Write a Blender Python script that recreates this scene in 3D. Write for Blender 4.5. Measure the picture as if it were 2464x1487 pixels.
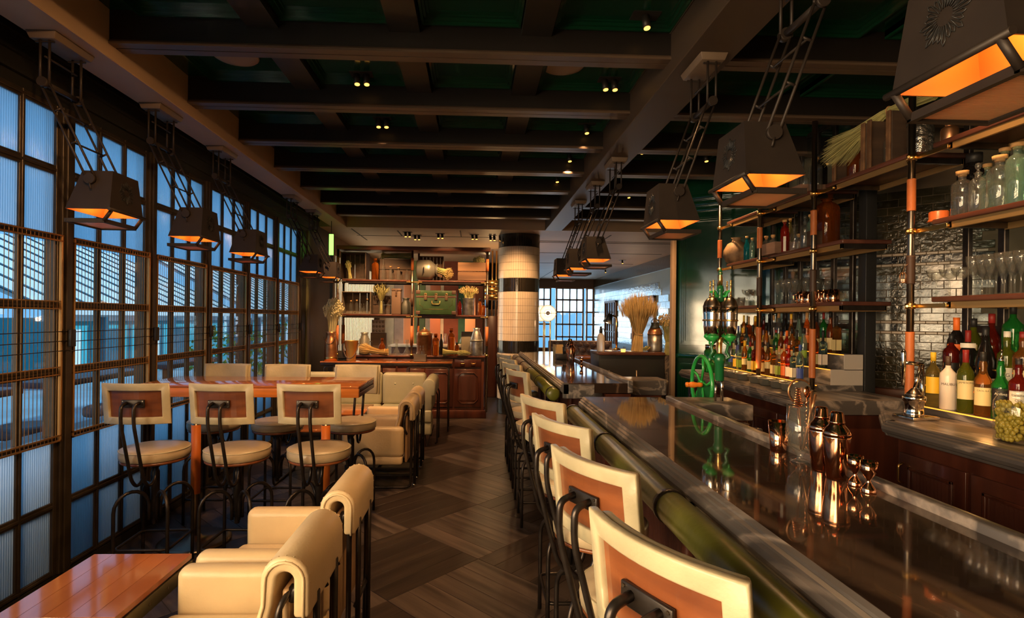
import bpy, bmesh, math, random
from mathutils import Vector, Matrix
random.seed(7)
PI = math.pi
for o in list(bpy.data.objects): bpy.data.objects.remove(o)
SC = bpy.context.scene
COL = SC.collection

# ------------------------------------------------------------------ camera
FPX, PX, PY, EYE = 1280.0, 1189.0, 766.5, 1.55
YAW, ROLL = math.atan(47/1280.0), 0.011
FW = Vector((math.sin(YAW), math.cos(YAW), 0))
R0 = Vector((math.cos(YAW), -math.sin(YAW), 0)); U0 = Vector((0, 0, 1))
RT = R0*math.cos(ROLL) + U0*math.sin(ROLL)
UP = U0*math.cos(ROLL) - R0*math.sin(ROLL)
cd = bpy.data.cameras.new('camera'); cam = bpy.data.objects.new('camera', cd); COL.objects.link(cam)
cd.sensor_fit = 'HORIZONTAL'; cd.sensor_width = 36; cd.lens = FPX*36/2464
cd.shift_x = (1232-PX)/2464; cd.shift_y = (PY-743.5)/2464
cd.clip_start = 0.02; cd.clip_end = 200
m = Matrix.Identity(4)
for i in range(3): m[i][0], m[i][1], m[i][2] = RT[i], UP[i], -FW[i]
m[0][3], m[1][3], m[2][3] = 0, 0, EYE
cam.matrix_world = m
SC.camera = cam
def ray(x, y): return FW + RT*((x-PX)/FPX) - UP*((y-PY)/FPX)
def atz(x, y, z):
    d = ray(x, y); t = (z-EYE)/d.z; return Vector((d.x*t, d.y*t, z))
def aty(x, y, Y):
    d = ray(x, y); t = Y/d.y; return Vector((d.x*t, Y, EYE+d.z*t))
def atx(x, y, X):
    d = ray(x, y); t = X/d.x; return Vector((X, d.y*t, EYE+d.z*t))

# ------------------------------------------------------------------ world, exposure, lights
W = bpy.data.worlds.new('World'); SC.world = W; W.use_nodes = True
bg = W.node_tree.nodes['Background']; bg.inputs[0].default_value = (0.19, 0.50, 0.86, 1); bg.inputs[1].default_value = 1.35
SC.view_settings.view_transform = 'Standard'; SC.view_settings.look = 'None'
SC.view_settings.exposure = 0.0; SC.view_settings.gamma = 1.0; SC.view_settings.use_curve_mapping = False
def area(name, loc, target, sx, sy, power, col):
    l = bpy.data.lights.new(name, 'AREA'); l.shape = 'RECTANGLE'; l.size = sx; l.size_y = sy; l.energy = power; l.color = col
    o = bpy.data.objects.new(name, l); COL.objects.link(o); o.location = loc
    o.rotation_euler = (Vector(target)-Vector(loc)).to_track_quat('-Z', 'Y').to_euler()
    return o
# added warm area fill for assumed daylight through unseen windows past the left edge
sl = area('assumed_side_window_fill', (-2.66, -1.35, 1.75), (-0.66, -0.55, 0.95), 4.3, 2.0, 600, (1.0, 0.66, 0.36)); sl.data.spread = math.radians(125)
sun = bpy.data.lights.new('sun', 'SUN'); sun.energy = 5.0; sun.color = (0.62, 0.86, 1.0); sun.angle = 0.02; so = bpy.data.objects.new('sun', sun); COL.objects.link(so)
so.rotation_euler = Vector((-0.78, -0.12, -0.58)).to_track_quat('-Z', 'Y').to_euler()      # over the roof onto the pavilions outside
# bay windows at the far end of the second room
area('daylight_far_windows', (3.0, 18.6, 1.7), (2.6, 10, 1.0), 3.4, 1.8, 90, (0.8, 0.9, 1.0))
def spot(loc, target, power, col=(1, 0.54, 0.23), size=1.2, blend=0.7, rad=0.03):
    l = bpy.data.lights.new('spot_light', 'SPOT'); l.energy = power; l.color = col; l.spot_size = size; l.spot_blend = blend; l.shadow_soft_size = rad
    o = bpy.data.objects.new('spot_light', l); COL.objects.link(o); o.location = loc
    o.rotation_euler = (Vector(target)-Vector(loc)).to_track_quat('-Z', 'Y').to_euler(); return o
def bulb(loc, power, col=(1, 0.5, 0.18), rad=0.03):
    l = bpy.data.lights.new('bulb_light', 'POINT'); l.energy = power; l.color = col; l.shadow_soft_size = rad
    o = bpy.data.objects.new('bulb_light', l); COL.objects.link(o); o.location = loc; return o

# ------------------------------------------------------------------ materials
MATS = {}
def mat(name, col, rough=0.5, metal=0.0, var=0.0, scale=8.0, stretch=(1, 1, 1), bump=0.0, bscale=None, coat=0.0, trans=0.0, ior=1.45,
        emit=None, estr=0.0, spec=0.5, col2=None, rnd=0.0, alpha=1.0, detail=4.0):
    """procedural principled material; var/col2 mix by noise in object space, rnd = per-object brightness"""
    m = bpy.data.materials.new(name); m.use_nodes = True; nt = m.node_tree; N, L = nt.nodes, nt.links
    b = N['Principled BSDF']; c4 = (*col, 1)
    b.inputs['Base Color'].default_value = c4; b.inputs['Roughness'].default_value = rough; b.inputs['Metallic'].default_value = metal
    b.inputs['Specular IOR Level'].default_value = spec; b.inputs['Coat Weight'].default_value = coat; b.inputs['Coat Roughness'].default_value = 0.08
    b.inputs['Transmission Weight'].default_value = trans; b.inputs['IOR'].default_value = ior; b.inputs['Alpha'].default_value = alpha
    if emit: b.inputs['Emission Color'].default_value = (*emit, 1); b.inputs['Emission Strength'].default_value = estr
    if var or col2 or bump or rnd:
        tc = N.new('ShaderNodeTexCoord'); mp = N.new('ShaderNodeMapping'); mp.inputs['Scale'].default_value = stretch
        L.new(tc.outputs['Object'], mp.inputs[0])
        oi = N.new('ShaderNodeObjectInfo')
        if rnd:
            cm = N.new('ShaderNodeCombineXYZ'); mm = N.new('ShaderNodeMath'); mm.operation = 'MULTIPLY'; mm.inputs[1].default_value = 37.0
            L.new(oi.outputs['Random'], mm.inputs[0]); L.new(mm.outputs[0], cm.inputs[0]); L.new(mm.outputs[0], cm.inputs[1]); L.new(mm.outputs[0], cm.inputs[2]); L.new(cm.outputs[0], mp.inputs['Location'])
        ns = N.new('ShaderNodeTexNoise'); ns.inputs['Scale'].default_value = scale; ns.inputs['Detail'].default_value = detail
        L.new(mp.outputs[0], ns.inputs['Vector'])
        rp = N.new('ShaderNodeValToRGB'); e = rp.color_ramp.elements
        c2 = col2 if col2 else tuple(max(0, x*(1-var)) for x in col); c1 = col if col2 else tuple(min(1, x*(1+var)) for x in col)
        e[0].position, e[1].position = 0.35, 0.68; e[0].color, e[1].color = (*c2, 1), (*c1, 1)
        L.new(ns.outputs['Fac'], rp.inputs[0]); out = rp.outputs[0]
        if rnd:
            hv = N.new('ShaderNodeHueSaturation'); mr = N.new('ShaderNodeMapRange'); mr.inputs['To Min'].default_value = 1-rnd; mr.inputs['To Max'].default_value = 1+rnd
            L.new(oi.outputs['Random'], mr.inputs[0]); L.new(mr.outputs[0], hv.inputs['Value']); L.new(out, hv.inputs['Color']); out = hv.outputs[0]
        L.new(out, b.inputs['Base Color'])
        if bump:
            bp = N.new('ShaderNodeBump'); bp.inputs['Strength'].default_value = bump; bp.inputs['Distance'].default_value = 0.01
            if bscale:
                n2 = N.new('ShaderNodeTexNoise'); n2.inputs['Scale'].default_value = bscale; n2.inputs['Detail'].default_value = 3; L.new(mp.outputs[0], n2.inputs['Vector']); L.new(n2.outputs['Fac'], bp.inputs['Height'])
            else: L.new(ns.outputs['Fac'], bp.inputs['Height'])
            L.new(bp.outputs[0], b.inputs['Normal'])
    MATS[name] = m
    return m
def marble(name, base, vein, rough, scale=2.2, wid=0.06, rot=(0.3, 0.5, 0.7)):
    m = mat(name, base, rough, spec=0.6, coat=0.3 if rough < 0.1 else 0.0); nt = m.node_tree; N, L = nt.nodes, nt.links; b = N['Principled BSDF']
    tc = N.new('ShaderNodeTexCoord'); mp = N.new('ShaderNodeMapping'); mp.inputs['Rotation'].default_value = rot; mp.inputs['Scale'].default_value = (1, 0.32, 1)
    L.new(tc.outputs['Object'], mp.inputs[0])
    n1 = N.new('ShaderNodeTexNoise'); n1.inputs['Scale'].default_value = scale; n1.inputs['Detail'].default_value = 7; n1.inputs['Distortion'].default_value = 1.6; L.new(mp.outputs[0], n1.inputs['Vector'])
    s = N.new('ShaderNodeMath'); s.operation = 'SUBTRACT'; s.inputs[1].default_value = 0.5; L.new(n1.outputs['Fac'], s.inputs[0])
    a = N.new('ShaderNodeMath'); a.operation = 'ABSOLUTE'; L.new(s.outputs[0], a.inputs[0])
    rp = N.new('ShaderNodeValToRGB'); e = rp.color_ramp.elements; e[0].position, e[1].position = 0.0, wid; e[0].color, e[1].color = (*vein, 1), (*base, 1); L.new(a.outputs[0], rp.inputs[0])
    n2 = N.new('ShaderNodeTexNoise'); n2.inputs['Scale'].default_value = 5; n2.inputs['Detail'].default_value = 5; L.new(tc.outputs['Object'], n2.inputs['Vector'])
    mx = N.new('ShaderNodeMix'); mx.data_type = 'RGBA'; mx.blend_type = 'MULTIPLY'; mx.inputs[0].default_value = 0.6
    L.new(rp.outputs[0], mx.inputs[6]); L.new(n2.outputs['Fac'], mx.inputs[7]); L.new(mx.outputs[2], b.inputs['Base Color'])
    return m
def wood(name, c1, c2, rough=0.4, axis='Y', scale=6, rnd=0.15, bump=0.08, coat=0.0):
    st = {'X': (0.12, 1.6, 1.6), 'Y': (1.6, 0.12, 1.6), 'Z': (1.6, 1.6, 0.12)}[axis]
    return mat(name, c1, rough, col2=c2, scale=scale, stretch=st, bump=bump, rnd=rnd, coat=coat, detail=8)

BRONZE = mat('window_bronze', (0.060, 0.044, 0.028), 0.38, 0.55, var=0.2)
BRASSROD = mat('brass_rod', (0.42, 0.23, 0.08), 0.38, 0.85)
BRASS = mat('brass', (0.72, 0.45, 0.16), 0.28, 1.0)
BRASSS = mat('satin_brass', (0.70, 0.46, 0.15), 0.42, 0.9)
GOLDRAIL = mat('gold_rail', (0.50, 0.31, 0.12), 0.42, 0.75)
STEEL = mat('blackened_steel', (0.050, 0.040, 0.034), 0.34, 0.75, var=0.25, scale=20)
LAMPMET = mat('lamp_metal', (0.032, 0.023, 0.018), 0.52, 0.35, var=0.12, scale=12)
LAMPIN = mat('lamp_inside', (0.62, 0.25, 0.06), 0.5)
PLATEM = mat('lamp_plate_paint', (0.15, 0.105, 0.07), 0.5)
LEATHER = mat('stone_leather', (0.46, 0.39, 0.245), 0.34, var=0.10, scale=9, bump=0.12, bscale=60, spec=0.5)
LEATHER2 = mat('stool_seat_leather', (0.44, 0.34, 0.21), 0.30, var=0.10, scale=9, bump=0.10, bscale=60)
CREAM = mat('cream_leather', (0.66, 0.49, 0.275), 0.33, var=0.06, scale=6, bump=0.10, bscale=70)
SOFA = mat('sage_leather', (0.46, 0.43, 0.28), 0.38, var=0.06, scale=6, bump=0.08, bscale=60)
WALNUT = wood('walnut', (0.25, 0.078, 0.024), (0.105, 0.030, 0.011), 0.33, 'X', 9, 0.12, 0.05, 0.2)
CHERRY = wood('cherry_top', (0.56, 0.185, 0.050), (0.40, 0.115, 0.030), 0.13, 'X', 3.0, 0.05, 0.01, 0.5)
CHERRYY = wood('cherry_top_y', (0.52, 0.165, 0.050), (0.36, 0.10, 0.030), 0.10, 'Y', 3.0, 0.05, 0.01, 1.0)
MAHOG = wood('mahogany', (0.105, 0.030, 0.015), (0.050, 0.014, 0.008), 0.30, 'Z', 7, 0.12, 0.03, 0.3)
SHELFWD = wood('shelf_wood', (0.130, 0.045, 0.026), (0.070, 0.024, 0.016), 0.35, 'Y', 7, 0.1, 0.03, 0.2)
PLANKL = wood('oak_plank_sheen', (0.105, 0.076, 0.062), (0.034, 0.024, 0.020), 0.36, 'X', 11, 0.16, 0.25)  # reflection off this plank direction painted in as a lighter tone
PLANKD = wood('oak_plank_dark', (0.042, 0.028, 0.021), (0.017, 0.011, 0.009), 0.38, 'X', 11, 0.16, 0.20)
FLOORM = mat('floor_joint', (0.035, 0.024, 0.018), 0.45, var=0.3, scale=3)
SOFFIT = mat('taupe_paint', (0.40, 0.27, 0.165), 0.55, var=0.05, scale=2)
BEAMP = mat('beam_paint', (0.012, 0.009, 0.007), 0.45)
BEAMM = mat('beam_moulding_paint', (0.10, 0.065, 0.042), 0.42, var=0.08, scale=3)
BEAMT = mat('main_beam_paint', (0.055, 0.037, 0.024), 0.5)
DARKP = mat('dark_frieze_paint', (0.014, 0.013, 0.009), 0.45)
GREENL = mat('green_lacquer', (0.003, 0.034, 0.015), 0.13, spec=0.7, coat=0.9, var=0.2, scale=3, bump=0.04, bscale=9)
GREENC = mat('green_ceiling_lacquer', (0.004, 0.045, 0.018), 0.16, spec=0.6, coat=0.6, bump=0.03, bscale=6)
MARBLE = marble('grey_marble', (0.115, 0.102, 0.096), (0.40, 0.33, 0.28), 0.30, 3.6, 0.05)
MARBLET = marble('brown_marble', (0.045, 0.027, 0.019), (0.17, 0.10, 0.06), 0.035, 1.5, 0.035, (0.2, 0.1, 0.5))
OLIVE = mat('olive_leather', (0.090, 0.092, 0.013), 0.30, var=0.25, scale=7, bump=0.06, bscale=50)
ORANGEL = mat('tan_wrap', (0.52, 0.150, 0.040), 0.5, bump=0.1, bscale=80, var=0.1)
DARKWRAP = mat('dark_wrap', (0.060, 0.032, 0.020), 0.55)
PIPE = mat('steel_pipe', (0.27, 0.22, 0.17), 0.30, 1.0)
COPPER = mat('copper', (0.90, 0.42, 0.22), 0.10, 1.0)
COPPERW = mat('worn_copper', (0.55, 0.26, 0.12), 0.36, 0.9, var=0.3, scale=8, bump=0.1)
CHROME = mat('chrome', (0.75, 0.68, 0.60), 0.12, 1.0)
ZINC = mat('galvanised_steel', (0.36, 0.35, 0.32), 0.40, 0.9, var=0.35, scale=14, bump=0.15)
PEWTER = mat('pewter', (0.30, 0.29, 0.24), 0.38, 0.6)
TILEW = mat('white_tile', (0.72, 0.60, 0.46), 0.16, var=0.06, scale=5, bump=0.05, bscale=20, coat=0.4)
TILEB = mat('black_tile', (0.020, 0.017, 0.013), 0.10, coat=0.5, bump=0.1, bscale=30)
TILED = mat('dark_glazed_brick', (0.045, 0.037, 0.016), 0.15, var=0.4, scale=9, bump=0.40, bscale=26, coat=0.6, rnd=0.35)
TILEN = mat('navy_glazed_brick', (0.020, 0.022, 0.026), 0.11, bump=0.45, bscale=24, coat=0.6)
GROUT = mat('grout', (0.21, 0.155, 0.095), 0.8)
WHITESTRIP = mat('white_strip_tile', (0.62, 0.50, 0.38), 0.3)
PLASTIC = mat('black_plastic', (0.02, 0.02, 0.02), 0.4)
CRATE = wood('crate_wood', (0.21, 0.105, 0.045), (0.10, 0.048, 0.022), 0.65, 'X', 9, 0.2, 0.2)
CRATED = wood('crate_wood_dark', (0.085, 0.050, 0.030), (0.045, 0.027, 0.018), 0.65, 'X', 9, 0.2, 0.2)
STRAW = mat('straw', (0.62, 0.42, 0.16), 0.6, rnd=0.12, var=0.2)
STRAWG = mat('green_straw', (0.46, 0.42, 0.16), 0.6, rnd=0.12, var=0.25)
BUNNY = mat('pale_grass', (0.66, 0.60, 0.34), 0.7, var=0.15)
CORK = mat('cork', (0.55, 0.31, 0.12), 0.7, var=0.2, scale=40)
def schlick(N, L, f0, f1, p=3.5):
    lw = N.new('ShaderNodeLayerWeight'); lw.inputs[0].default_value = 0.5; pw = N.new('ShaderNodeMath'); pw.operation = 'POWER'; pw.inputs[1].default_value = p; L.new(lw.outputs['Facing'], pw.inputs[0])
    mr = N.new('ShaderNodeMapRange'); mr.inputs['To Min'].default_value = f0; mr.inputs['To Max'].default_value = f1; L.new(pw.outputs[0], mr.inputs[0]); return mr.outputs[0]
def thin(name, tint, milk=0.05, ior=1.45, rough=0.03, milkcol=(0.8, 0.8, 0.76)):
    """hollow blown glass: tinted see-through shell with fresnel shine and a little haze"""
    m = mat(name, tint, rough); nt = m.node_tree; N, L = nt.nodes, nt.links; out = N['Material Output']; N.remove(N['Principled BSDF'])
    tp = N.new('ShaderNodeBsdfTransparent'); tp.inputs[0].default_value = (*tint, 1); gl = N.new('ShaderNodeBsdfGlossy'); gl.inputs['Roughness'].default_value = rough
    df = N.new('ShaderNodeBsdfDiffuse'); df.inputs[0].default_value = (*milkcol, 1)
    m1 = N.new('ShaderNodeMixShader'); m1.inputs[0].default_value = milk; L.new(tp.outputs[0], m1.inputs[1]); L.new(df.outputs[0], m1.inputs[2])
    lw = schlick(N, L, 0.06, 0.85)
    m2 = N.new('ShaderNodeMixShader'); L.new(lw, m2.inputs[0]); L.new(m1.outputs[0], m2.inputs[1]); L.new(gl.outputs[0], m2.inputs[2]); L.new(m2.outputs[0], out.inputs[0])
    return m
GLASS = thin('clear_glass', (0.93, 0.94, 0.92), 0.03)
GLASSG = thin('green_tint_glass', (0.66, 0.86, 0.76), 0.10, milkcol=(0.5, 0.7, 0.6))
GLASST = mat('teal_liquid_glass', (0.02, 0.42, 0.55), 0.03, trans=0.9, ior=1.30)
GLASSB = mat('blue_gin_glass', (0.45, 0.72, 0.75), 0.03, trans=0.95, ior=1.30)
AMBER = mat('amber_glass', (0.42, 0.10, 0.012), 0.04, trans=0.85, ior=1.30)
WHISKY = mat('whisky_glass', (0.62, 0.26, 0.05), 0.03, trans=0.9, ior=1.30)
RUM = mat('dark_rum_glass', (0.16, 0.012, 0.006), 0.04, trans=0.6, ior=1.35)
GREENB = mat('green_bottle_glass', (0.03, 0.30, 0.05), 0.04, trans=0.8, ior=1.35)
OLIVEB = mat('olive_bottle_glass', (0.16, 0.18, 0.015), 0.04, trans=0.7, ior=1.35)
BLACKB = mat('black_bottle_glass', (0.010, 0.008, 0.007), 0.06)
YELLOWB = mat('yellow_liquid_glass', (0.80, 0.62, 0.18), 0.03, trans=0.92, ior=1.30)
FROST = mat('frosted_glass', (0.80, 0.72, 0.64), 0.32, trans=0.45)
REDB = mat('red_liquid_glass', (0.50, 0.03, 0.015), 0.04, trans=0.8, ior=1.30)
ORANGEB = mat('orange_liquid_glass', (0.85, 0.17, 0.02), 0.04, trans=0.8, ior=1.30)
WHITEP = mat('white_coconut_bottle', (0.80, 0.68, 0.55), 0.25)
def paint(n, c, r=0.5, me=0.0): return mat(n, c, r, me)
LBLW, LBLC, LBLY = paint('label_white', (0.75, 0.68, 0.56)), paint('label_cream', (0.70, 0.57, 0.27)), paint('label_yellow', (0.85, 0.52, 0.03))
LBLK, LBLR, LBLG, LBLO, LBLB = paint('label_black', (0.015, 0.014, 0.013)), paint('label_red', (0.24, 0.016, 0.012)), paint('label_lime', (0.28, 0.42, 0.05)), paint('label_orange', (0.80, 0.16, 0.02)), paint('label_blue', (0.05, 0.09, 0.35))
INK = paint('ink', (0.03, 0.02, 0.02))
PAPER = paint('card_paper', (0.74, 0.52, 0.23), 0.7)
GREENPAINT = mat('green_enamel', (0.025, 0.33, 0.06), 0.25, coat=0.5, var=0.15)
DKGREENP = mat('dark_green_enamel', (0.010, 0.12, 0.035), 0.3, coat=0.4)
ORWOOD = mat('orange_turned_wood', (0.75, 0.20, 0.02), 0.3, coat=0.4, var=0.15, scale=20)
TERRA = mat('terracotta_lid', (0.52, 0.12, 0.03), 0.35)
OLIVEF = mat('olive_fruit', (0.36, 0.26, 0.035), 0.3)
TRUNKG = mat('green_trunk', (0.035, 0.075, 0.025), 0.45, var=0.25, scale=6)
TRUNKB = mat('trunk_leather', (0.085, 0.045, 0.028), 0.5)
CANVAS = mat('brown_canvas', (0.14, 0.085, 0.055), 0.7)
BUFF = mat('buff_stoneware', (0.40, 0.25, 0.12), 0.6, col2=(0.10, 0.055, 0.03), scale=9, detail=8)
MUFFIN = mat('muffin_tin', (0.55, 0.54, 0.52), 0.4, 0.5)
BURG = mat('burgundy_leather', (0.115, 0.075, 0.070), 0.36, bump=0.05, bscale=40)
CHAIRBR = mat('brown_chair_leather', (0.16, 0.060, 0.030), 0.4)
WINEGLASS = GLASS
EMO = mat('lamp_glow', (1, 0.6, 0.2), 0.5, emit=(1.0, 0.42, 0.07), estr=4.0)
EMW = mat('warm_glow', (1, 0.8, 0.5), 0.5, emit=(1.0, 0.66, 0.33), estr=4.0)
EML = mat('led_strip_glow', (1, 0.5, 0.1), 0.5, emit=(1.0, 0.33, 0.03), estr=1.6)
EMG = mat('green_sign_glow', (0.2, 1, 0.1), 0.5, emit=(0.30, 1.0, 0.12), estr=2.5)
CANDLE = mat('candle_glow', (1, 0.5, 0.1), 0.5, emit=(1.0, 0.36, 0.04), estr=6.0)
MIRROR = mat('mirror', (0.55, 0.52, 0.47), 0.03, 1.0)
TILEMIR = mat('mirror_tile', (0.60, 0.64, 0.60), 0.16, 0.75, bump=0.35, bscale=18, rnd=0.2)
PANEB = mat('reeded_glass', (0.5, 0.7, 0.85), 0.25)
def reeded():
    m = PANEB; nt = m.node_tree; N, L = nt.nodes, nt.links; out = N['Material Output']; N.remove(N['Principled BSDF'])
    tr = N.new('ShaderNodeBsdfTranslucent'); tr.inputs[0].default_value = (0.80, 0.92, 1.0, 1)
    tp = N.new('ShaderNodeBsdfTransparent'); tp.inputs[0].default_value = (0.75, 0.85, 0.95, 1)
    gl = N.new('ShaderNodeBsdfGlossy'); gl.inputs['Roughness'].default_value = 0.12
    tc = N.new('ShaderNodeTexCoord'); wv = N.new('ShaderNodeTexWave'); wv.wave_type = 'BANDS'; wv.bands_direction = 'Y'; wv.inputs['Scale'].default_value = 22; wv.inputs['Distortion'].default_value = 0
    L.new(tc.outputs['Object'], wv.inputs[0]); bp = N.new('ShaderNodeBump'); bp.inputs['Strength'].default_value = 0.9; bp.inputs['Distance'].default_value = 0.02; L.new(wv.outputs['Fac'], bp.inputs['Height'])
    for n in (tr, gl): L.new(bp.outputs[0], n.inputs['Normal'])
    m1 = N.new('ShaderNodeMixShader'); m1.inputs[0].default_value = 0.30; L.new(tr.outputs[0], m1.inputs[1]); L.new(tp.outputs[0], m1.inputs[2])
    m2 = N.new('ShaderNodeMixShader'); m2.inputs[0].default_value = 0.06; L.new(m1.outputs[0], m2.inputs[1]); L.new(gl.outputs[0], m2.inputs[2]); L.new(m2.outputs[0], out.inputs[0])
reeded()
PANEC = mat('clear_pane', (1, 1, 1), 0.0)
def clearpane():
    m = PANEC; nt = m.node_tree; N, L = nt.nodes, nt.links; out = N['Material Output']; N.remove(N['Principled BSDF'])
    tp = N.new('ShaderNodeBsdfTransparent'); tp.inputs[0].default_value = (0.90, 0.95, 0.97, 1); gl = N.new('ShaderNodeBsdfGlossy'); gl.inputs['Roughness'].default_value = 0.02
    lw = schlick(N, L, 0.04, 0.7)
    m2 = N.new('ShaderNodeMixShader'); L.new(lw, m2.inputs[0]); L.new(tp.outputs[0], m2.inputs[1]); L.new(gl.outputs[0], m2.inputs[2]); L.new(m2.outputs[0], out.inputs[0])
clearpane()

# ------------------------------------------------------------------ mesh helpers
class MB:
    def __init__(s): s.v, s.f, s.s = [], [], []
    def add(s, vs, fs, sm=False, T=None):
        o = len(s.v)
        s.v += [tuple(T @ Vector(v)) if T else tuple(v) for v in vs]
        s.f += [[i+o for i in f] for f in fs]; s.s += [sm]*len(fs); return s
    def box(s, x0, x1, y0, y1, z0, z1, T=None):
        return s.add([(x0,y0,z0),(x1,y0,z0),(x1,y1,z0),(x0,y1,z0),(x0,y0,z1),(x1,y0,z1),(x1,y1,z1),(x0,y1,z1)],
                     [(0,3,2,1),(4,5,6,7),(0,1,5,4),(1,2,6,5),(2,3,7,6),(3,0,4,7)], False, T)
    def frus(s, b, t, z0, z1, T=None):      # b,t = (x0,x1,y0,y1)
        return s.add([(b[0],b[2],z0),(b[1],b[2],z0),(b[1],b[3],z0),(b[0],b[3],z0),(t[0],t[2],z1),(t[1],t[2],z1),(t[1],t[3],z1),(t[0],t[3],z1)],
                     [(0,3,2,1),(4,5,6,7),(0,1,5,4),(1,2,6,5),(2,3,7,6),(3,0,4,7)], False, T)
    def tube(s, pts, r, n=8, closed=False, cap=True, r2=None):
        P = [Vector(p) for p in pts]; k = len(P); fr = []
        t0 = (P[1]-P[0]).normalized(); u = t0.orthogonal().normalized()
        for i in range(k):
            if closed: t = (P[(i+1) % k]-P[i-1]).normalized()
            else: t = (P[min(i+1, k-1)]-P[max(i-1, 0)]).normalized()
            u = (u-t*u.dot(t)); u = u.normalized() if u.length > 1e-6 else t.orthogonal().normalized()
            fr.append((u.copy(), t.cross(u)))
        vs, fs = [], []
        for i in range(k):
            rr = r if r2 is None else r+(r2-r)*i/(k-1)
            for j in range(n):
                a = 2*PI*j/n; vs.append(P[i]+fr[i][0]*rr*math.cos(a)+fr[i][1]*rr*math.sin(a))
        for i in range(k if closed else k-1):
            i2 = (i+1) % k
            for j in range(n): fs.append((i*n+j, i*n+(j+1) % n, i2*n+(j+1) % n, i2*n+j))
        s.add(vs, fs, True)
        if cap and not closed:
            s.add(vs[:n], [tuple(range(n))[::-1]]); s.add(vs[-n:], [tuple(range(n))])
        return s
    def cyl(s, p0, p1, r, r2=None, n=12): return s.tube([p0, p1], r, n, r2=r2)
    def lathe(s, prof, n=16, o=(0,0,0), sm=True, T=None):
        vs, fs = [], []; k = len(prof); ox, oy, oz = o
        for r, z in prof:
            for j in range(n): a = 2*PI*j/n; vs.append((ox+r*math.cos(a), oy+r*math.sin(a), oz+z))
        for i in range(k-1):
            for j in range(n): fs.append((i*n+j, i*n+(j+1) % n, (i+1)*n+(j+1) % n, (i+1)*n+j))
        s.add(vs, fs, sm, T)
        if prof[0][0] > 1e-4: s.add(vs[:n], [tuple(range(n))[::-1]], False, T)
        if prof[-1][0] > 1e-4: s.add(vs[-n:], [tuple(range(n))], False, T)
        return s
    def ball(s, c, r, n=10, m=6, sc=(1,1,1)):
        prof = [(max(1e-5, math.sin(PI*i/m)), -math.cos(PI*i/m)) for i in range(m+1)]
        T = Matrix.Translation(c) @ Matrix.Diagonal((r*sc[0], r*sc[1], r*sc[2], 1))
        return s.lathe(prof, n, T=T)
    def extr(s, poly, a0, a1, axis='Y', T=None, sm=False):
        k = len(poly)
        def P(p, a): return {'Y': (p[0], a, p[1]), 'X': (a, p[0], p[1]), 'Z': (p[0], p[1], a)}[axis]
        vs = [P(p, a0) for p in poly]+[P(p, a1) for p in poly]
        fs = [(i, (i+1) % k, k+(i+1) % k, k+i) for i in range(k)]
        s.add(vs, fs, sm, T); s.add(vs[:k], [tuple(range(k))[::-1]], False, T); s.add(vs[k:], [tuple(range(k))], False, T); return s
    def mesh(s, name, bevel=0, seg=2):
        me = bpy.data.meshes.new(name); me.from_pydata(s.v, [], s.f); me.update()
        me.polygons.foreach_set('use_smooth', s.s)
        bm = bmesh.new(); bm.from_mesh(me)
        bmesh.ops.remove_doubles(bm, verts=bm.verts, dist=1e-6)
        bmesh.ops.recalc_face_normals(bm, faces=bm.faces)
        if bevel:
            bmesh.ops.bevel(bm, geom=[e for e in bm.edges if len(e.link_faces) == 2 and e.calc_face_angle(0) > 0.5], offset=bevel, segments=seg, profile=0.5, affect='EDGES')
            if seg > 1:
                for f in bm.faces: f.smooth = True
        bm.to_mesh(me); bm.free(); return me
    def obj(s, name, mt, parent=None, bevel=0, seg=2, loc=None):
        return mk(name, s.mesh(name, bevel, seg), mt, parent, loc)
def mk(name, me, mt, parent=None, loc=None, rot=None):
    o = bpy.data.objects.new(name, me); COL.objects.link(o)
    if mt is not None and not me.materials: me.materials.append(mt)
    if parent: o.parent = parent
    if loc: o.location = loc
    if rot: o.rotation_euler = rot
    return o
def tag(o, label, cat, group=None):
    o['label'] = label; o['category'] = cat
    if group: o['group'] = group
    return o
def struct(o, label=None):
    o['kind'] = 'structure'
    if label: o['label'] = label
    return o
def thing(name, label, cat, loc=(0,0,0), rz=0, group=None):
    o = bpy.data.objects.new(name, None); COL.objects.link(o); o.empty_display_size = 0.05
    o.location = loc; o.rotation_euler = (0, 0, rz); return tag(o, label, cat, group)
KIDS = {}
def dup(root, loc, rz=0, label=None, group=None, scale=None):
    r = root.copy(); COL.objects.link(r); r.location = loc; r.rotation_euler = (0, 0, rz)
    if label: r['label'] = label
    if group: r['group'] = group
    if scale: r.scale = scale
    if root.name not in KIDS:
        KIDS[root.name] = [(c, [g for g in bpy.data.objects if g.parent == c]) for c in bpy.data.objects if c.parent == root]
    for c, gs in KIDS[root.name]:
        c2 = c.copy(); COL.objects.link(c2); c2.parent = r
        for g in gs: g2 = g.copy(); COL.objects.link(g2); g2.parent = c2
    return r
def fillet(pts, rad, n=4):
    P = [Vector(p) for p in pts]; out = [P[0]]
    for i in range(1, len(P)-1):
        a, b, c = P[i-1], P[i], P[i+1]; d1, d2 = (a-b), (c-b); l = min(rad, d1.length*0.49, d2.length*0.49)
        p0, p2 = b+d1.normalized()*l, b+d2.normalized()*l
        for k in range(n+1): t = k/n; out.append(p0*(1-t)**2+b*2*t*(1-t)+p2*t*t)
    out.append(P[-1]); return out
def rrect(x0, x1, y0, y1, r, n=4):
    out = []
    for cx, cy, a0 in ((x1-r, y1-r, 0), (x0+r, y1-r, PI/2), (x0+r, y0+r, PI), (x1-r, y0+r, 1.5*PI)):
        for k in range(n+1): a = a0+PI/2*k/n; out.append((cx+r*math.cos(a), cy+r*math.sin(a)))
    return out
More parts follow.
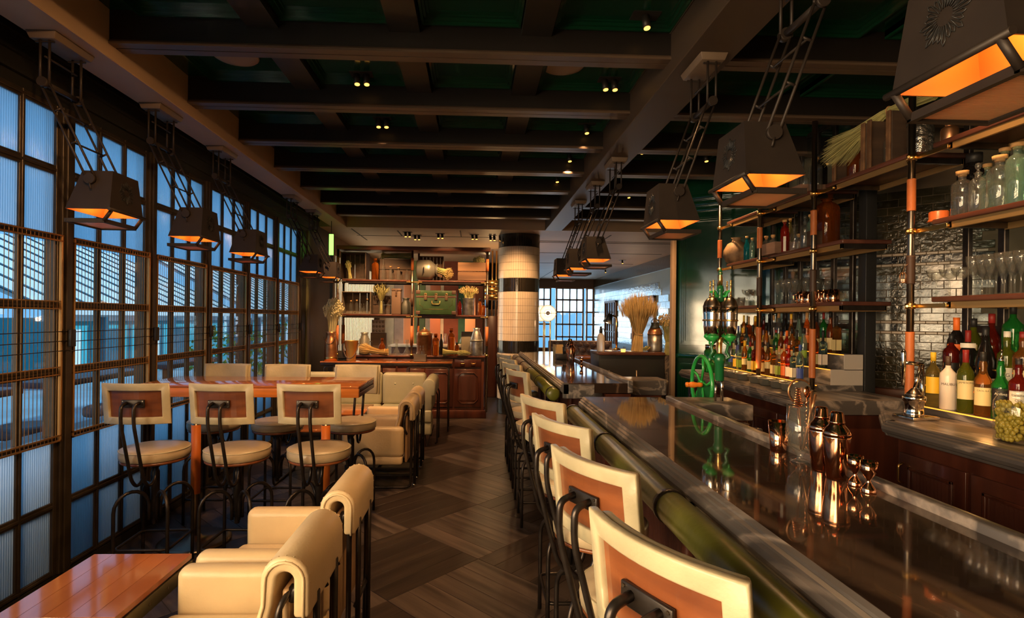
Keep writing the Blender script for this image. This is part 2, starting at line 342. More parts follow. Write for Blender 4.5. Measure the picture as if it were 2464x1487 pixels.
ORD = ['first','second','third','fourth','fifth','sixth','seventh','eighth','ninth','tenth','eleventh','twelfth','thirteenth','fourteenth','fifteenth','sixteenth','seventeenth','eighteenth','nineteenth','twentieth']+['%dth' % i for i in range(21, 60)]
# ------------------------------------------------------------------ floor
fl = struct(MB().box(-2.40, 6.0, -4, 19.5, -0.06, -0.003).obj('floor', FLOORM), 'dark oak floor of square panels laid on the diagonal')
pw = 0.7071/5
mL = MB().box(-0.3525, 0.3525, -pw/2+0.001, pw/2-0.001, -0.012, 0.0).mesh('plank', 0.0012, 1); mD = mL.copy()
mL.materials.append(PLANKL); mD.materials.append(PLANKD)
for mi in range(-5, 3):
    for ni in range(-5, 10):
        if (mi+ni) % 2: continue
        cx, cy = 0.04+mi*0.5, 3.93+ni*0.5
        if cx < -2.3 or cx > 0.75 or cy < 1.9 or cy > 8.05: continue
        light = mi % 2 == 0; a = -PI/4 if light else PI/4
        for k in range(5):
            t = (k-2)*pw
            x, y = cx-math.sin(a)*t, cy+math.cos(a)*t
            if x < -2.18 or (x > 0.72): continue
            mk('plank', mL if light else mD, None, fl, (x, y, 0), (0, 0, a))
# ------------------------------------------------------------------ window wall
XW = -2.40
YP = [3.18+0.82*k for k in range(-1, 6)]           # post centres; bays between them
wl = MB().box(-2.50, -2.395, -4, 8.2, 2.735, 3.3).box(-2.50, -2.375, -4, 8.2, -0.05, 0.055)
for k, z in enumerate((2.80, 2.90, 3.0)): wl.box(-2.42, -2.372+0.0*k, -4, 8.2, z, z+0.018)
wl.box(-2.5, -2.40, 7.70, 8.9, 0, 3.2)
wall_left = struct(wl.obj('wall_left', DARKP), 'dark window wall with bronze posts')
for y in YP: MB().box(-2.47, -2.365, y-0.042, y+0.042, 0.055, 2.735).box(-2.366, -2.352, y-0.022, y+0.022, 0.055, 2.735).obj('post', BRONZE, wall_left, 0.003, 1)
RE = [(0.084,0.429), (0.475,0.816), (0.853,1.191), (1.241,1.573), (1.621,1.965), (2.004,2.340), (2.392,2.69)]
def bay(n, y0, y1, full=True):
    a, b = y0+0.042, y1-0.042
    w = struct(MB().box(-2.415, -2.380, a, a+0.028, 0.055, 2.735).box(-2.415, -2.380, b-0.028, b, 0.055, 2.735).obj('window_%d' % n, BRONZE, None, 0.003, 1),
               'tall gridded window bay with reeded and clear panes')
    z = [0.055]+[v for r in RE for v in r]+[2.735]
    for i in range(0, len(z), 2):
        MB().box(-2.412, -2.386, a+0.028, b-0.028, z[i], z[i+1]).box(-2.388, -2.378, a+0.028, b-0.028, (z[i]+z[i+1])/2-0.008, (z[i]+z[i+1])/2+0.008).obj('rail', BRONZE, w, 0.002, 1)
    pwid = (b-a-0.056-2*0.034)/3; ys = [a+0.028+i*(pwid+0.034) for i in range(3)]
    for i in range(1, 3): MB().box(-2.412, -2.387, ys[i]-0.034, ys[i], 0.055, 2.735).box(-2.389, -2.379, ys[i]-0.025, ys[i]-0.009, 0.055, 2.735).obj('mullion', BRONZE, w, 0.002, 1)
    for r, (z0, z1) in enumerate(RE):
        for y in ys: mk('pane', MB().box(-2.402, -2.398, y-0.002, y+pwid+0.002, z0-0.002, z1+0.002).mesh('pane'), PANEC if 2 <= r <= 4 else PANEB, w)
    if full:
        g = MB(); nb = 27
        for i in range(nb+1):
            y = a+0.012+(b-a-0.024)*i/nb; g.tube([(-2.362, y, 0.822), (-2.362, y, 2.0)], 0.0017, 4, cap=False)
        for zz in (0.826, 0.855, 1.965, 1.996): g.box(-2.368, -2.356, a, b, zz-0.004, zz+0.004)
        for zz in (1.225, 1.60): g.box(-2.366, -2.359, a, b, zz-0.024, zz-0.018).box(-2.366, -2.359, a, b, zz+0.018, zz+0.024)
        o = g.obj('rod_screen', BRASSROD, w); o['kind'] = 'stuff'
        for zz in (1.335, 1.39, 1.445): MB().tube([(-2.350, a-0.04, zz), (-2.350, b+0.04, zz+0.004)], 0.0026, 5).obj('wire', STEEL, w)
        for yy, mtt in ((a+0.006, BRASSROD), (b-0.006, BRASSROD)): MB().box(-2.376, -2.356, yy-0.006, yy+0.006, 0.82, 2.0).obj('brass_jamb', mtt, w, 0.002, 1)
        MB().box(-2.345, -2.325, b+0.02, b+0.06, 1.36, 1.46).obj('lock_plate', PLASTIC, w, 0.004)
for i in range(6): bay(i+1, YP[i], YP[i+1])
for i, y in enumerate([2.36-0.82*k for k in range(1, 8)]):
    bay(7+i, y, y+0.82, False); MB().box(-2.49, -2.352, y-0.042, y+0.042, 0.055, 2.735).obj('post', BRONZE, wall_left)  # assumed bays out of view, where the added warm fill comes in
MB().box(-2.43, -2.35, 7.33, 7.72, 0.0, 2.735).obj('corner_pier', DARKP, wall_left, 0.004)
MB().box(-2.36, -2.33, 7.50, 7.58, 0.0, 2.75).obj('corner_bead', mat('olive_frame', (0.10, 0.10, 0.045), 0.4), wall_left, 0.004)
# enclosing walls (mostly unseen)
struct(MB().box(-2.5, 6.1, -4.15, -4.0, 0, 3.4).obj('wall_back', SOFFIT), 'plain wall behind the viewpoint')
struct(MB().box(5.2, 5.35, -4, 9.0, 0, 3.4).obj('wall_right', DARKP), 'plain dark wall behind the back bar')
# ------------------------------------------------------------------ ceiling
ce = struct(MB().box(-2.6, 6.2, -4.1, 8.27, 3.20, 3.30).obj('ceiling', GREENC), 'dark green lacquered coffered ceiling with painted beams')
def edge(c, x0, x1, y0, y1, z, wid=0.045):   # moulded frame of one coffer
    for q, (w_, d_) in enumerate(((wid, 0.018), (wid*0.62, 0.034), (wid*0.28, 0.048))):
        c.box(x0, x1, y0, y0+w_, z-d_, z).box(x0, x1, y1-w_, y1, z-d_, z).box(x0, x0+w_, y0+w_, y1-w_, z-d_, z).box(x1-w_, x1, y0+w_, y1-w_, z-d_, z)
CB = [2.985+0.785*k for k in range(-1, 7)]     # cross beam centres
RIB = [-1.165, -0.40, 0.325]
xs = [-1.98]+[v for r in RIB for v in (r-0.085, r+0.085)]+[1.08]
for k, y in enumerate(CB[:-1]):
    for i in range(0, len(xs), 2):
        c = MB(); edge(c, xs[i]+(0.01 if i else 0.16), xs[i+1]-0.004, y+0.06, CB[k+1]-0.06, 3.2)
        c.box(xs[i], xs[i+1], y+0.05, CB[k+1]-0.05, 3.190, 3.20).obj('coffer_panel', GREENC, ce)
for y in CB:
    for x0, x1 in ((-1.985, 1.085), (1.34, 5.2)):
        cb = MB().box(x0, x1, y-0.050, y+0.050, 3.0305, 3.21).obj('cross_beam', BEAMP, ce)
        MB().extr([(y-0.050, 3.03), (y-0.058, 3.018), (y-0.058, 3.005), (y-0.004, 3.005), (y-0.004, 3.012), (y+0.004, 3.012), (y+0.004, 3.005), (y+0.058, 3.005), (y+0.058, 3.018), (y+0.050, 3.03)], x0, x1, 'X').obj('beam_moulding', BEAMM, cb)
for x in RIB: MB().box(x-0.083, x+0.083, 1.9, 8.26, 3.115, 3.205).obj('ceiling_rib', mat('rib_paint', (0.020, 0.017, 0.013), 0.4) if 'rib_paint' not in MATS else MATS['rib_paint'], ce)
xs2 = [1.345, 2.15, 2.30, 3.15, 3.3, 4.2]
for k, y in enumerate(CB[:-1]):
    for i in range(0, 6, 2):
        c = MB(); edge(c, xs2[i], xs2[i+1], y+0.06, CB[k+1]-0.06, 3.2); c.obj('coffer_panel', GREENC, ce)
# longitudinal soffit, beam and flat ceiling of the next room
MB().box(-2.21, -1.98, -4, 8.6, 2.93, 3.21).box(-2.235, -2.21, -4, 8.6, 2.945, 3.21).obj('window_soffit', SOFFIT, ce, 0.004, 1)
MB().box(1.08, 1.343, -4, 8.27, 2.93, 3.21).box(1.07, 1.08, -4, 8.27, 3.15, 3.21).obj('main_beam', BEAMT, ce, 0.004, 1)
ce2 = struct(MB().box(-2.5, 6.2, 8.25, 19.6, 2.932, 3.3).obj('trim_1', SOFFIT), 'flat beige ceiling of the room behind')
slot = mat('shadow_gap', (0.02, 0.015, 0.01), 0.7)
for (x0, x1, y0, y1) in ((-2.0, -1.25, 9.05, 9.07), (-1.23, 0.35, 9.05, 9.07), (-1.25, -1.23, 8.5, 9.07), (-0.25, -0.235, 8.4, 9.07), (0.3, 3.9, 9.35, 9.38), (0.3, 3.9, 9.5, 9.53), (2.2, 2.22, 8.6, 18), (1.2, 3.9, 11.0, 11.03), (-1.95, -1.93, 8.4, 9.6), (1.4, 3.9, 13.0, 13.03)):
    MB().box(x0, x1, y0, y1, 2.928, 2.934).obj('ceiling_groove', slot, ce2)
# ------------------------------------------------------------------ far room shell
XR2, YF = 4.1, 18.2
wf = MB().box(0.2, XR2+0.1, YF, YF+0.15, 0, 0.55).box(0.2, XR2+0.1, YF, YF+0.15, 2.62, 2.95).box(-2.5, 0.25, 13.0, 13.1, 0, 2.95)
wall_front = struct(wf.obj('wall_front', mat('far_wall_paint', (0.20, 0.12, 0.075), 0.5)), 'end wall of the far dining room with gridded windows')
ORFR = mat('orange_frame_paint', (0.42, 0.22, 0.10), 0.45)
k = 0
for (x0, x1, nc) in ((0.9, 2.62, 7), (2.78, 3.75, 4), (3.83, 4.1, 1)):
    w = struct(MB().box(x0, x0+0.05, YF-0.04, YF+0.06, 0.5, 2.65).box(x1-0.05, x1, YF-0.04, YF+0.06, 0.5, 2.65).obj('window_%d' % (21+k), ORFR), 'far bay window with orange painted glazing bars'); k += 1
    zz = [0.55, 0.95, 1.38, 1.80, 2.22, 2.62]
    for z in zz: MB().box(x0, x1, YF-0.03, YF+0.05, z-0.025, z+0.025).obj('rail', ORFR, w)
    dx = (x1-x0)/nc
    for i in range(1, nc): MB().box(x0+i*dx-0.018, x0+i*dx+0.018, YF-0.03, YF+0.05, 0.5, 2.65).obj('mullion', ORFR, w)
    for i in range(nc):
        for j in range(5): mk('pane', MB().box(x0+i*dx+0.01, x0+(i+1)*dx-0.01, YF, YF+0.004, zz[j], zz[j+1]).mesh('pane'), PANEB if j >= 3 else PANEC, w)
# mirrored tile wall on the right of the far room
wr = MB().box(XR2, XR2+0.12, 9.0, 18.3, 0, 2.95)
wall_side = struct(wr.obj('wall_side', mat('sage_wall_paint', (0.30, 0.34, 0.28), 0.35, coat=0.3)), 'pale sage wall with mirror tiles and dark window recesses')
tm = MB().box(-0.006, 0.006, -0.148, 0.148, -0.073, 0.073).mesh('mirror_tile', 0.003, 1); tm.materials.append(TILEMIR)
for row in range(10):
    z = 0.98+row*0.15
    for i in range(30):
        y = 9.3+i*0.3+(0.15 if row % 2 else 0)
        if z > 2.1 and y < 11.6: continue
        if any(a < y+0.1 and y-0.1 < b for a, b in ((9.5, 10.9), (11.9, 13.6), (15.2, 16.5))) and z < 2.15: continue
        if y > 18: continue
        mk('mirror_tile', tm, None, wall_side, (XR2-0.006, y, z))
MB().box(XR2-0.02, XR2, 9.0, 18.2, 2.66, 2.94).obj('frieze_band', mat('bronze_frieze', (0.12, 0.09, 0.045), 0.14, 0.6, bump=0.3, bscale=12), wall_side)
for a, b, n in ((9.5, 10.9, 31), (11.9, 13.6, 32), (15.2, 16.5, 33)):
    w = struct(MB().box(XR2-0.05, XR2-0.01, a, a+0.06, 0.85, 2.12).box(XR2-0.05, XR2-0.01, b-0.06, b, 0.85, 2.12).box(XR2-0.05, XR2-0.01, a, b, 2.06, 2.12).obj('window_%d' % n, ORFR, None, 0.004, 1), 'dark recess framed in tan wood on the sage wall')
    mk('pane', MB().box(XR2-0.014, XR2-0.008, a+0.05, b-0.05, 0.85, 2.07).mesh('pane'), mat('dark_pane_%d' % n, (0.03, 0.018, 0.010), 0.12), w)
    if n != 32:
        for i in range(1, 5): MB().box(XR2-0.035, XR2-0.013, a+i*(b-a)/5-0.02, a+i*(b-a)/5+0.02, 0.85, 2.07).obj('mullion', mat('shutter_%d_%d' % (n, i), (0.22, 0.15, 0.11), 0.5), w)
        for z in (1.2, 1.62): MB().box(XR2-0.032, XR2-0.013, a+0.05, b-0.05, z-0.015, z+0.015).obj('rail', MATS['shutter_%d_1' % n], w)
# ------------------------------------------------------------------ tiled column(s)
def column(x, y, r, label, bands, n=56):
    c = thing('column', label, 'column', (x, y, 0))
    for z0, z1, mt in bands:
        b = MB(); hz = 0.115 if mt is TILEW else (z1-z0); rows = max(1, round((z1-z0)/hz)); h = (z1-z0)/rows; g = 0.0022
        for q in range(n):
            a0, a1 = 2*PI*q/n+0.004, 2*PI*(q+1)/n-0.004
            if math.sin((a0+a1)/2) > 0.35: continue
            for k in range(rows):
                za, zb = z0+k*h+g, z0+(k+1)*h-g
                P = [(math.cos(a)*rr, math.sin(a)*rr) for a in (a0, a1) for rr in (r,)]
                Q = [(math.cos(a)*(r-0.006), math.sin(a)*(r-0.006)) for a in (a0, a1)]
                vs = [(P[0][0],P[0][1],za),(P[1][0],P[1][1],za),(P[1][0],P[1][1],zb),(P[0][0],P[0][1],zb),(Q[0][0],Q[0][1],za),(Q[1][0],Q[1][1],za),(Q[1][0],Q[1][1],zb),(Q[0][0],Q[0][1],zb)]
                b.add(vs, [(0,1,2,3),(0,4,5,1),(3,2,6,7),(0,3,7,4),(1,5,6,2)])
        o = b.obj('tile_band', mt, c); o['kind'] = 'stuff'
    MB().lathe([(r-0.004, 0), (r-0.004, bands[-1][1])], 40).obj('core', GROUT, c)
    return c
column(0.73, 8.86, 0.345, 'thick round column in white and black glazed tile bands', [(0, 0.24, TILEB), (0.24, 0.99, TILEW), (0.99, 1.19, TILEB), (1.19, 1.99, TILEW), (1.99, 2.21, TILEB), (2.21, 2.72, TILEW), (2.72, 2.93, TILEB)])
column(0.62, 13.6, 0.32, 'slimmer-looking white tiled column far behind the thick one', [(0, 0.24, TILEB), (0.24, 0.9, TILEW), (0.9, 1.12, TILEB), (1.12, 1.78, TILEW), (1.78, 2.0, TILEB), (2.0, 2.5, TILEW), (2.5, 2.93, TILEB)], 44)
# ------------------------------------------------------------------ outdoors
OUTROOF = mat('pale_roof_sheet', (0.62, 0.60, 0.57), 0.6, var=0.08, scale=1.2)
OUTTEAL = mat('teal_render', (0.05, 0.36, 0.42), 0.6); OUTDK = mat('dark_teal_post', (0.03, 0.10, 0.14), 0.6); OUTW = mat('white_fascia', (0.75, 0.78, 0.8), 0.5)
struct(MB().box(-40, -2.5, -10, 45, -0.3, -0.12).obj('ground', mat('terrace_paving', (0.20, 0.30, 0.36), 0.7, var=0.2, scale=1)), 'blue grey terrace paving outdoors')
def house(y0, y1, label, h=1.0):
    b = thing('pavilion', label, 'building', (-9.5, y0, -0.12)); L_ = y1-y0
    MB().box(-3, 0, 0.2, L_-0.2, 0, 1.55).obj('wall', OUTTEAL, b); MB().box(0.02, 0.12, 0, L_, 1.5, 1.78).obj('fascia', OUTW, b)
    rf = MB().extr([(0.35, 1.75), (-4.6, 1.75+2.4*h), (-4.6, 1.65+2.4*h), (0.35, 1.65)], -0.2, L_+0.2, 'Y').obj('roof', OUTROOF, b)
    n = int(L_/0.75)
    for i in range(n+1):
        y = -0.2+i*(L_+0.4)/n; MB().tube([(0.35, y, 1.77), (-4.6, y, 1.77+2.4*h)], 0.03, 4).obj('roof_seam', OUTDK, rf)
    for i in range(int(L_/1.5)+1): MB().box(0.25, 0.37, i*1.5, i*1.5+0.14, 0, 1.6).obj('post', OUTDK, b)
    for i in range(int(L_/1.6)): MB().box(0.005, 0.02, 0.5+i*1.6, 1.2+i*1.6, 0.35, 1.3).obj('window', OUTDK if i % 2 else OUTW, b)
house(2.0, 10.5, 'pale roofed teal pavilion outside the nearest window bays')
house(12.0, 21.0, 'pale roofed teal pavilion seen through the middle bays', 0.95)
house(23.0, 40.0, 'distant pale roofed pavilion farthest along the terrace', 1.1)
BENCH = mat('dark_terrace_furniture', (0.05, 0.055, 0.07), 0.5)
t = thing('sky_blocker', 'unseen dark block beneath the windows, added to shade the lower panes', 'light blocker', (-2.86, 3.0, -0.12))  # added out of view to keep sky light off the lower panes
MB().box(-0.18, 0.18, -4.5, 4.6, 0.78, 0.84).obj('seat', BENCH, t, 0.01); MB().box(-0.16, 0.16, -4.4, 4.5, 0, 0.7795).obj('base', BENCH, t)
for i, y in enumerate((4.0, 5.7, 7.6)):
    t = thing('terrace_table', 'dark terrace table outside the window, %s from the camera' % ORD[i], 'table', (-4.3, y, -0.12), 0, 'terrace tables')
    MB().box(-0.45, 0.45, -0.7, 0.7, 0.98, 1.04).obj('table_top', BENCH, t, 0.01); MB().cyl((0, 0, 0), (0, 0, 0.98), 0.05).obj('leg', BENCH, t); MB().lathe([(0.28, 0), (0.28, 0.03), (0.05, 0.05)]).obj('base', BENCH, t)
    for q, (sx, sy) in enumerate(((0.75, -0.4), (0.75, 0.35))):
        s = thing('terrace_stool', 'dark terrace stool %s at the %s outdoor table' % (['nearer', 'farther'][q], ORD[i]), 'stool', (-4.3+sx, y+sy, -0.12), 0, 'terrace stools')
        MB().lathe([(0.19, 0.70), (0.2, 0.72), (0.2, 0.77), (0.17, 0.79)]).obj('seat', BENCH, s)
        for a in range(4): MB().cyl((0.17*math.cos(a*PI/2+0.8), 0.17*math.sin(a*PI/2+0.8), 0), (0.1*math.cos(a*PI/2+0.8), 0.1*math.sin(a*PI/2+0.8), 0.71), 0.012, n=6).obj('leg', BENCH, s)
LEAF = mat('hedge_leaf', (0.10, 0.34, 0.03), 0.5, rnd=0.3)
def bush(x, y, r, label, n=260):
    b = MB(); rg = random.Random(int(y*10))
    for i in range(n):
        v = Vector((rg.gauss(0, 1), rg.gauss(0, 1), rg.gauss(0, 1))).normalized()*r*rg.uniform(0.55, 1); c = Vector((x, y, 0.35+r*0.9))+v; q = Vector((rg.uniform(-1, 1), rg.uniform(-1, 1), rg.uniform(-1, 1))).normalized(); p = q.orthogonal().normalized()
        s_ = 0.05; b.add([c+q*s_, c+p*s_*0.5, c-q*s_, c-p*s_*0.5], [(0, 1, 2, 3)])
    b.tube([(x, y, -0.12), (x, y, 0.5)], 0.04, 6)
    tag(b.obj('shrub', LEAF), label, 'shrub', 'shrubs outside the windows')
bush(-4.4, 9.3, 0.55, 'sunlit green shrub outside the third window bay'); bush(-4.6, 11.6, 0.5, 'green shrub outside the fourth window bay'); bush(-4.9, 14.6, 0.6, 'farthest green shrub along the terrace')
# ------------------------------------------------------------------ bar stools
def curved_panel(w, h, th, rad, z0, y0, nx=10, nz=2, inset=0.0, tilt=0.10):
    """slab bent around a vertical axis; concave towards +Y; centre back at y0"""
    b = MB(); vs = []
    for s_, off in ((0, 0), (1, th)):
        for j in range(nz+1):
            for i in range(nx+1):
                u = (i/nx-0.5)*(w-2*inset); z = z0+inset+(h-2*inset)*j/nz; a = u/rad
                vs.append((math.sin(a)*(rad-off), y0+rad-math.cos(a)*(rad-off)-tilt*(z-z0), z))
    n1 = (nx+1)*(nz+1); fs = []
    for j in range(nz):
        for i in range(nx):
            a = j*(nx+1)+i; fs.append((a, a+1, a+nx+2, a+nx+1)); fs.append((n1+a, n1+a+nx+1, n1+a+nx+2, n1+a+1))
    for i in range(nx): fs.append((i, n1+i, n1+i+1, i+1)); t = nz*(nx+1)+i; fs.append((t, t+1, n1+t+1, n1+t))
    for j in range(nz): a = j*(nx+1); fs.append((a, a+nx+1, n1+a+nx+1, n1+a)); a += nx; fs.append((a, n1+a, n1+a+nx+1, a+nx+1))
    return b.add(vs, fs)
def frame_panel(w, h, bw, th, rad, z0, y0, tilt):
    """bent border frame (four mitred strips) around a panel"""
    b = MB(); nx = 10
    def P(u, z, off): a = u/rad; return (math.sin(a)*(rad-off), y0+rad-math.cos(a)*(rad-off)-tilt*(z-z0), z)
    def strip(quads):
        k = len(quads)-1; vs = []
        for q in quads:
            for off in (-0.010, th): vs += [P(q[0][0], q[0][1], off), P(q[1][0], q[1][1], off)]
        fs = []
        for i in range(k):
            a = i*4; c = a+4
            fs += [(a, c, c+1, a+1), (a+2, a+3, c+3, c+2), (a, a+2, c+2, c), (a+1, c+1, c+3, a+3)]
        fs += [(0, 1, 3, 2), (k*4, k*4+2, k*4+3, k*4+1)]
        b.add(vs, fs)
    W, H = w/2, h
    for zo, zi in ((z0+H, z0+H-bw), (z0, z0+bw)):
        strip([((-W+2*W*i/nx, zo), (-W+bw+(2*W-2*bw)*i/nx, zi)) for i in range(nx+1)])
    for sx in (-1, 1):
        strip([((sx*W, z0+H*i/3), (sx*(W-bw), z0+bw+(H-2*bw)*i/3)) for i in range(4)])
    return b
def make_stool(label, seatm=LEATHER2):
    t = thing('bar_stool', label, 'bar stool')
    MB().lathe([(0.10, 0.690), (0.178, 0.690), (0.188, 0.698), (0.190, 0.720), (0.187, 0.742), (0.176, 0.754), (0.12, 0.760), (0.0, 0.761)], 28).obj('seat', seatm, t)
    MB().lathe([(0.188, 0.7435), (0.1905, 0.746), (0.187, 0.749)], 28).obj('seat_piping', LEATHER, t)
    MB().lathe([(0.06, 0.672), (0.172, 0.672), (0.182, 0.678), (0.182, 0.690)], 28).obj('seat_base', WALNUT, t)
    MB().lathe([(0.012, 0.285), (0.016, 0.29), (0.016, 0.36), (0.024, 0.365), (0.024, 0.60), (0.016, 0.62), (0.05, 0.662), (0.07, 0.672)], 12).obj('spindle', STEEL, t)
    for a in range(4):
        an = PI/4+a*PI/2; d = Vector((math.cos(an), math.sin(an), 0)); R_, r_ = 0.212, 0.030; c = (R_+r_)/2; rr = (R_-r_)/2
        pts = [d*R_, d*R_+Vector((0, 0, 0.20)), d*R_+Vector((0, 0, 0.40))]
        for k in range(1, 10): th = PI*k/10; pts.append(d*(c+rr*math.cos(th))+Vector((0, 0, 0.40+math.sin(th)*0.105)))
        pts += [d*r_+Vector((0, 0, 0.40)), d*r_+Vector((0, 0, 0.315))]
        MB().tube(pts, 0.0105, 8).obj('leg', STEEL, t)
    s = 0.150
    MB().tube([(x, y, 0.185) for x, y in rrect(-s, s, -s, s, 0.03, 3)], 0.009, 6, closed=True).obj('foot_ring', STEEL, t)
    z0, y0, tl = 0.932, -0.215, 0.12
    pad = curved_panel(0.355, 0.225, 0.030, 0.46, z0, y0+0.008, tilt=tl).obj('back_pad', LEATHER, t, 0.009, 2)
    frame_panel(0.372, 0.235, 0.042, 0.012, 0.46, z0-0.005, y0, tl).obj('back_border', LEATHER, t, 0.005, 2)
    curved_panel(0.30, 0.165, 0.010, 0.455, z0+0.03, y0+0.000, tilt=tl).obj('back_panel', WALNUT, t)
    zp = 1.048; yb = y0-0.12*(zp-z0)
    pl = MB().box(-0.062, 0.062, yb-0.008, yb+0.002, zp-0.022, zp+0.022).obj('back_plate', STEEL, t, 0.003)
    for sx in (-1, 1):
        for sz in (-1, 1): MB().cyl((sx*0.053, yb-0.008, zp+sz*0.014), (sx*0.053, yb-0.011, zp+sz*0.014), 0.004, n=6).obj('bolt', PIPE, pl)
        x = sx*0.034
        pts = fillet([(x, yb-0.005, zp+0.004), (x, yb-0.058, zp-0.005), (x, yb-0.060, zp-0.10), (x, -0.185, 0.60), (x, -0.130, 0.545), (x, -0.065, 0.57), (x, -0.040, 0.672)], 0.05, 5)
        MB().tube(pts, 0.0098, 8).obj('back_rod', STEEL, t)
    return t
st0 = make_stool('bar stool nearest the camera at the near marble bar')
st0.location = (0.515, 1.03, 0); st0.rotation_euler = (0, 0, -PI/2)
def swivel(st, a):      # seat and back turn on the spindle, legs stay
    for c in bpy.data.objects:
        if c.parent == st and c.name.split('.')[0] in ('seat', 'seat_piping', 'seat_base', 'back_pad', 'back_border', 'back_panel', 'back_plate', 'back_rod'): c.rotation_euler = (0, 0, a)
GR = 'bar stools along the marble bars'; st0['group'] = GR
for y, lb in ((1.58, 'second bar stool from the camera at the near marble bar'), (2.13, 'third bar stool from the camera at the near marble bar'), (2.69, 'bar stool at the far end of the near marble bar'),
              (4.09, 'bar stool at the near end of the far marble bar'), (4.70, 'second bar stool from the near end of the far marble bar'), (5.24, 'third bar stool along the far marble bar'), (5.82, 'bar stool farthest along the far marble bar, beside the tiled column')):
    swivel(dup(st0, (0.515, y, 0), -PI/2, lb, GR), 0.47 if y < 3 else 0.36)
GH = 'bar stools around the high wooden table'
for x, y, rz, lb in ((-1.925, 3.30, 0.04, 'left bar stool on the camera side of the high table'), (-1.435, 3.30, -0.03, 'middle bar stool on the camera side of the high table'), (-0.945, 3.31, -0.02, 'right bar stool on the camera side of the high table'),
                     (-1.985, 4.16, PI, 'left bar stool on the sofa side of the high table'), (-1.50, 4.14, PI, 'middle bar stool on the sofa side of the high table'), (-0.945, 4.16, PI, 'right bar stool on the sofa side of the high table')):
    dup(st0, (x, y, 0), rz, lb, GH)
swivel(st0, 0.47)
# ------------------------------------------------------------------ high table
ht = thing('high_table', 'long high wooden table with tan-wrapped steel legs', 'table', (-1.44, 3.72, 0))
MB().box(-0.72, 0.70, -0.27, 0.26, 1.088, 1.104).obj('table_top', CHERRY, ht, 0.003)
MB().box(-0.72, 0.70, -0.27, -0.245, 1.030, 1.0875).box(-0.72, 0.70, 0.235, 0.26, 1.030, 1.0875).obj('front_apron', mat('apron_wood', (0.70, 0.22, 0.035), 0.3, var=0.15, stretch=(0.2, 1, 4), scale=9, coat=0.3), ht, 0.002)
MB().box(0.68, 0.702, -0.245, 0.235, 1.030, 1.060).box(0.68, 0.700, -0.245, 0.235, 1.064, 1.0875).obj('side_apron', SHELFWD, ht, 0.002)
for x in (-0.46, 0.42):
    MB().cyl((x, 0, 0.02), (x, 0, 1.03), 0.027, n=16).obj('leg', PIPE, ht); MB().cyl((x, 0, 0.33), (x, 0, 0.80), 0.0305, n=16).obj('leg_wrap', mat('bright_tan_wrap_%d' % int(x*100), (0.80, 0.20, 0.03), 0.45), ht)
    MB().lathe([(0.23, 0), (0.23, 0.012), (0.20, 0.022), (0.05, 0.032), (0.035, 0.05)], 28, (x, 0, 0)).obj('base_plate', PIPE, ht)
# ------------------------------------------------------------------ low wooden table in the foreground
lt = thing('low_table', 'low wooden table with reddish planked top in the foreground', 'table', (-1.415, 2.10, 0))
for i in range(5):
    x0 = -0.205+i*0.082; MB().box(x0+0.0004, x0+0.0816, -0.245, 0.245, 0.500, 0.52).obj('plank', CHERRYY, lt, 0.0004, 1)
MB().box(-0.200, 0.200, -0.24, 0.24, 0.492, 0.4995).obj('sub_top', MAHOG, lt)
MB().box(-0.208, -0.192, -0.248, 0.248, 0.435, 0.4915).box(0.192, 0.208, -0.248, 0.248, 0.435, 0.4915).box(-0.192, 0.192, -0.248, -0.232, 0.435, 0.4915).box(-0.192, 0.192, 0.232, 0.248, 0.435, 0.4915).obj('steel_frame', mat('olive_steel', (0.10, 0.085, 0.045), 0.4, 0.6), lt, 0.003)
for sx in (-1, 1):
    for y in (-0.18, -0.06, 0.06, 0.18): MB().cyl((sx*0.208, y, 0.465), (sx*0.211, y, 0.465), 0.005, n=6).obj('rivet', PIPE, lt)
    MB().tube(fillet([(sx*0.185, 0.22, 0.45), (sx*0.185, 0.245, 0.40), (sx*0.185, 0.245, 0.011), (sx*0.185, -0.225, 0.011), (sx*0.185, -0.245, 0.40), (sx*0.185, -0.22, 0.45)], 0.05), 0.011, 8).obj('leg', STEEL, lt)
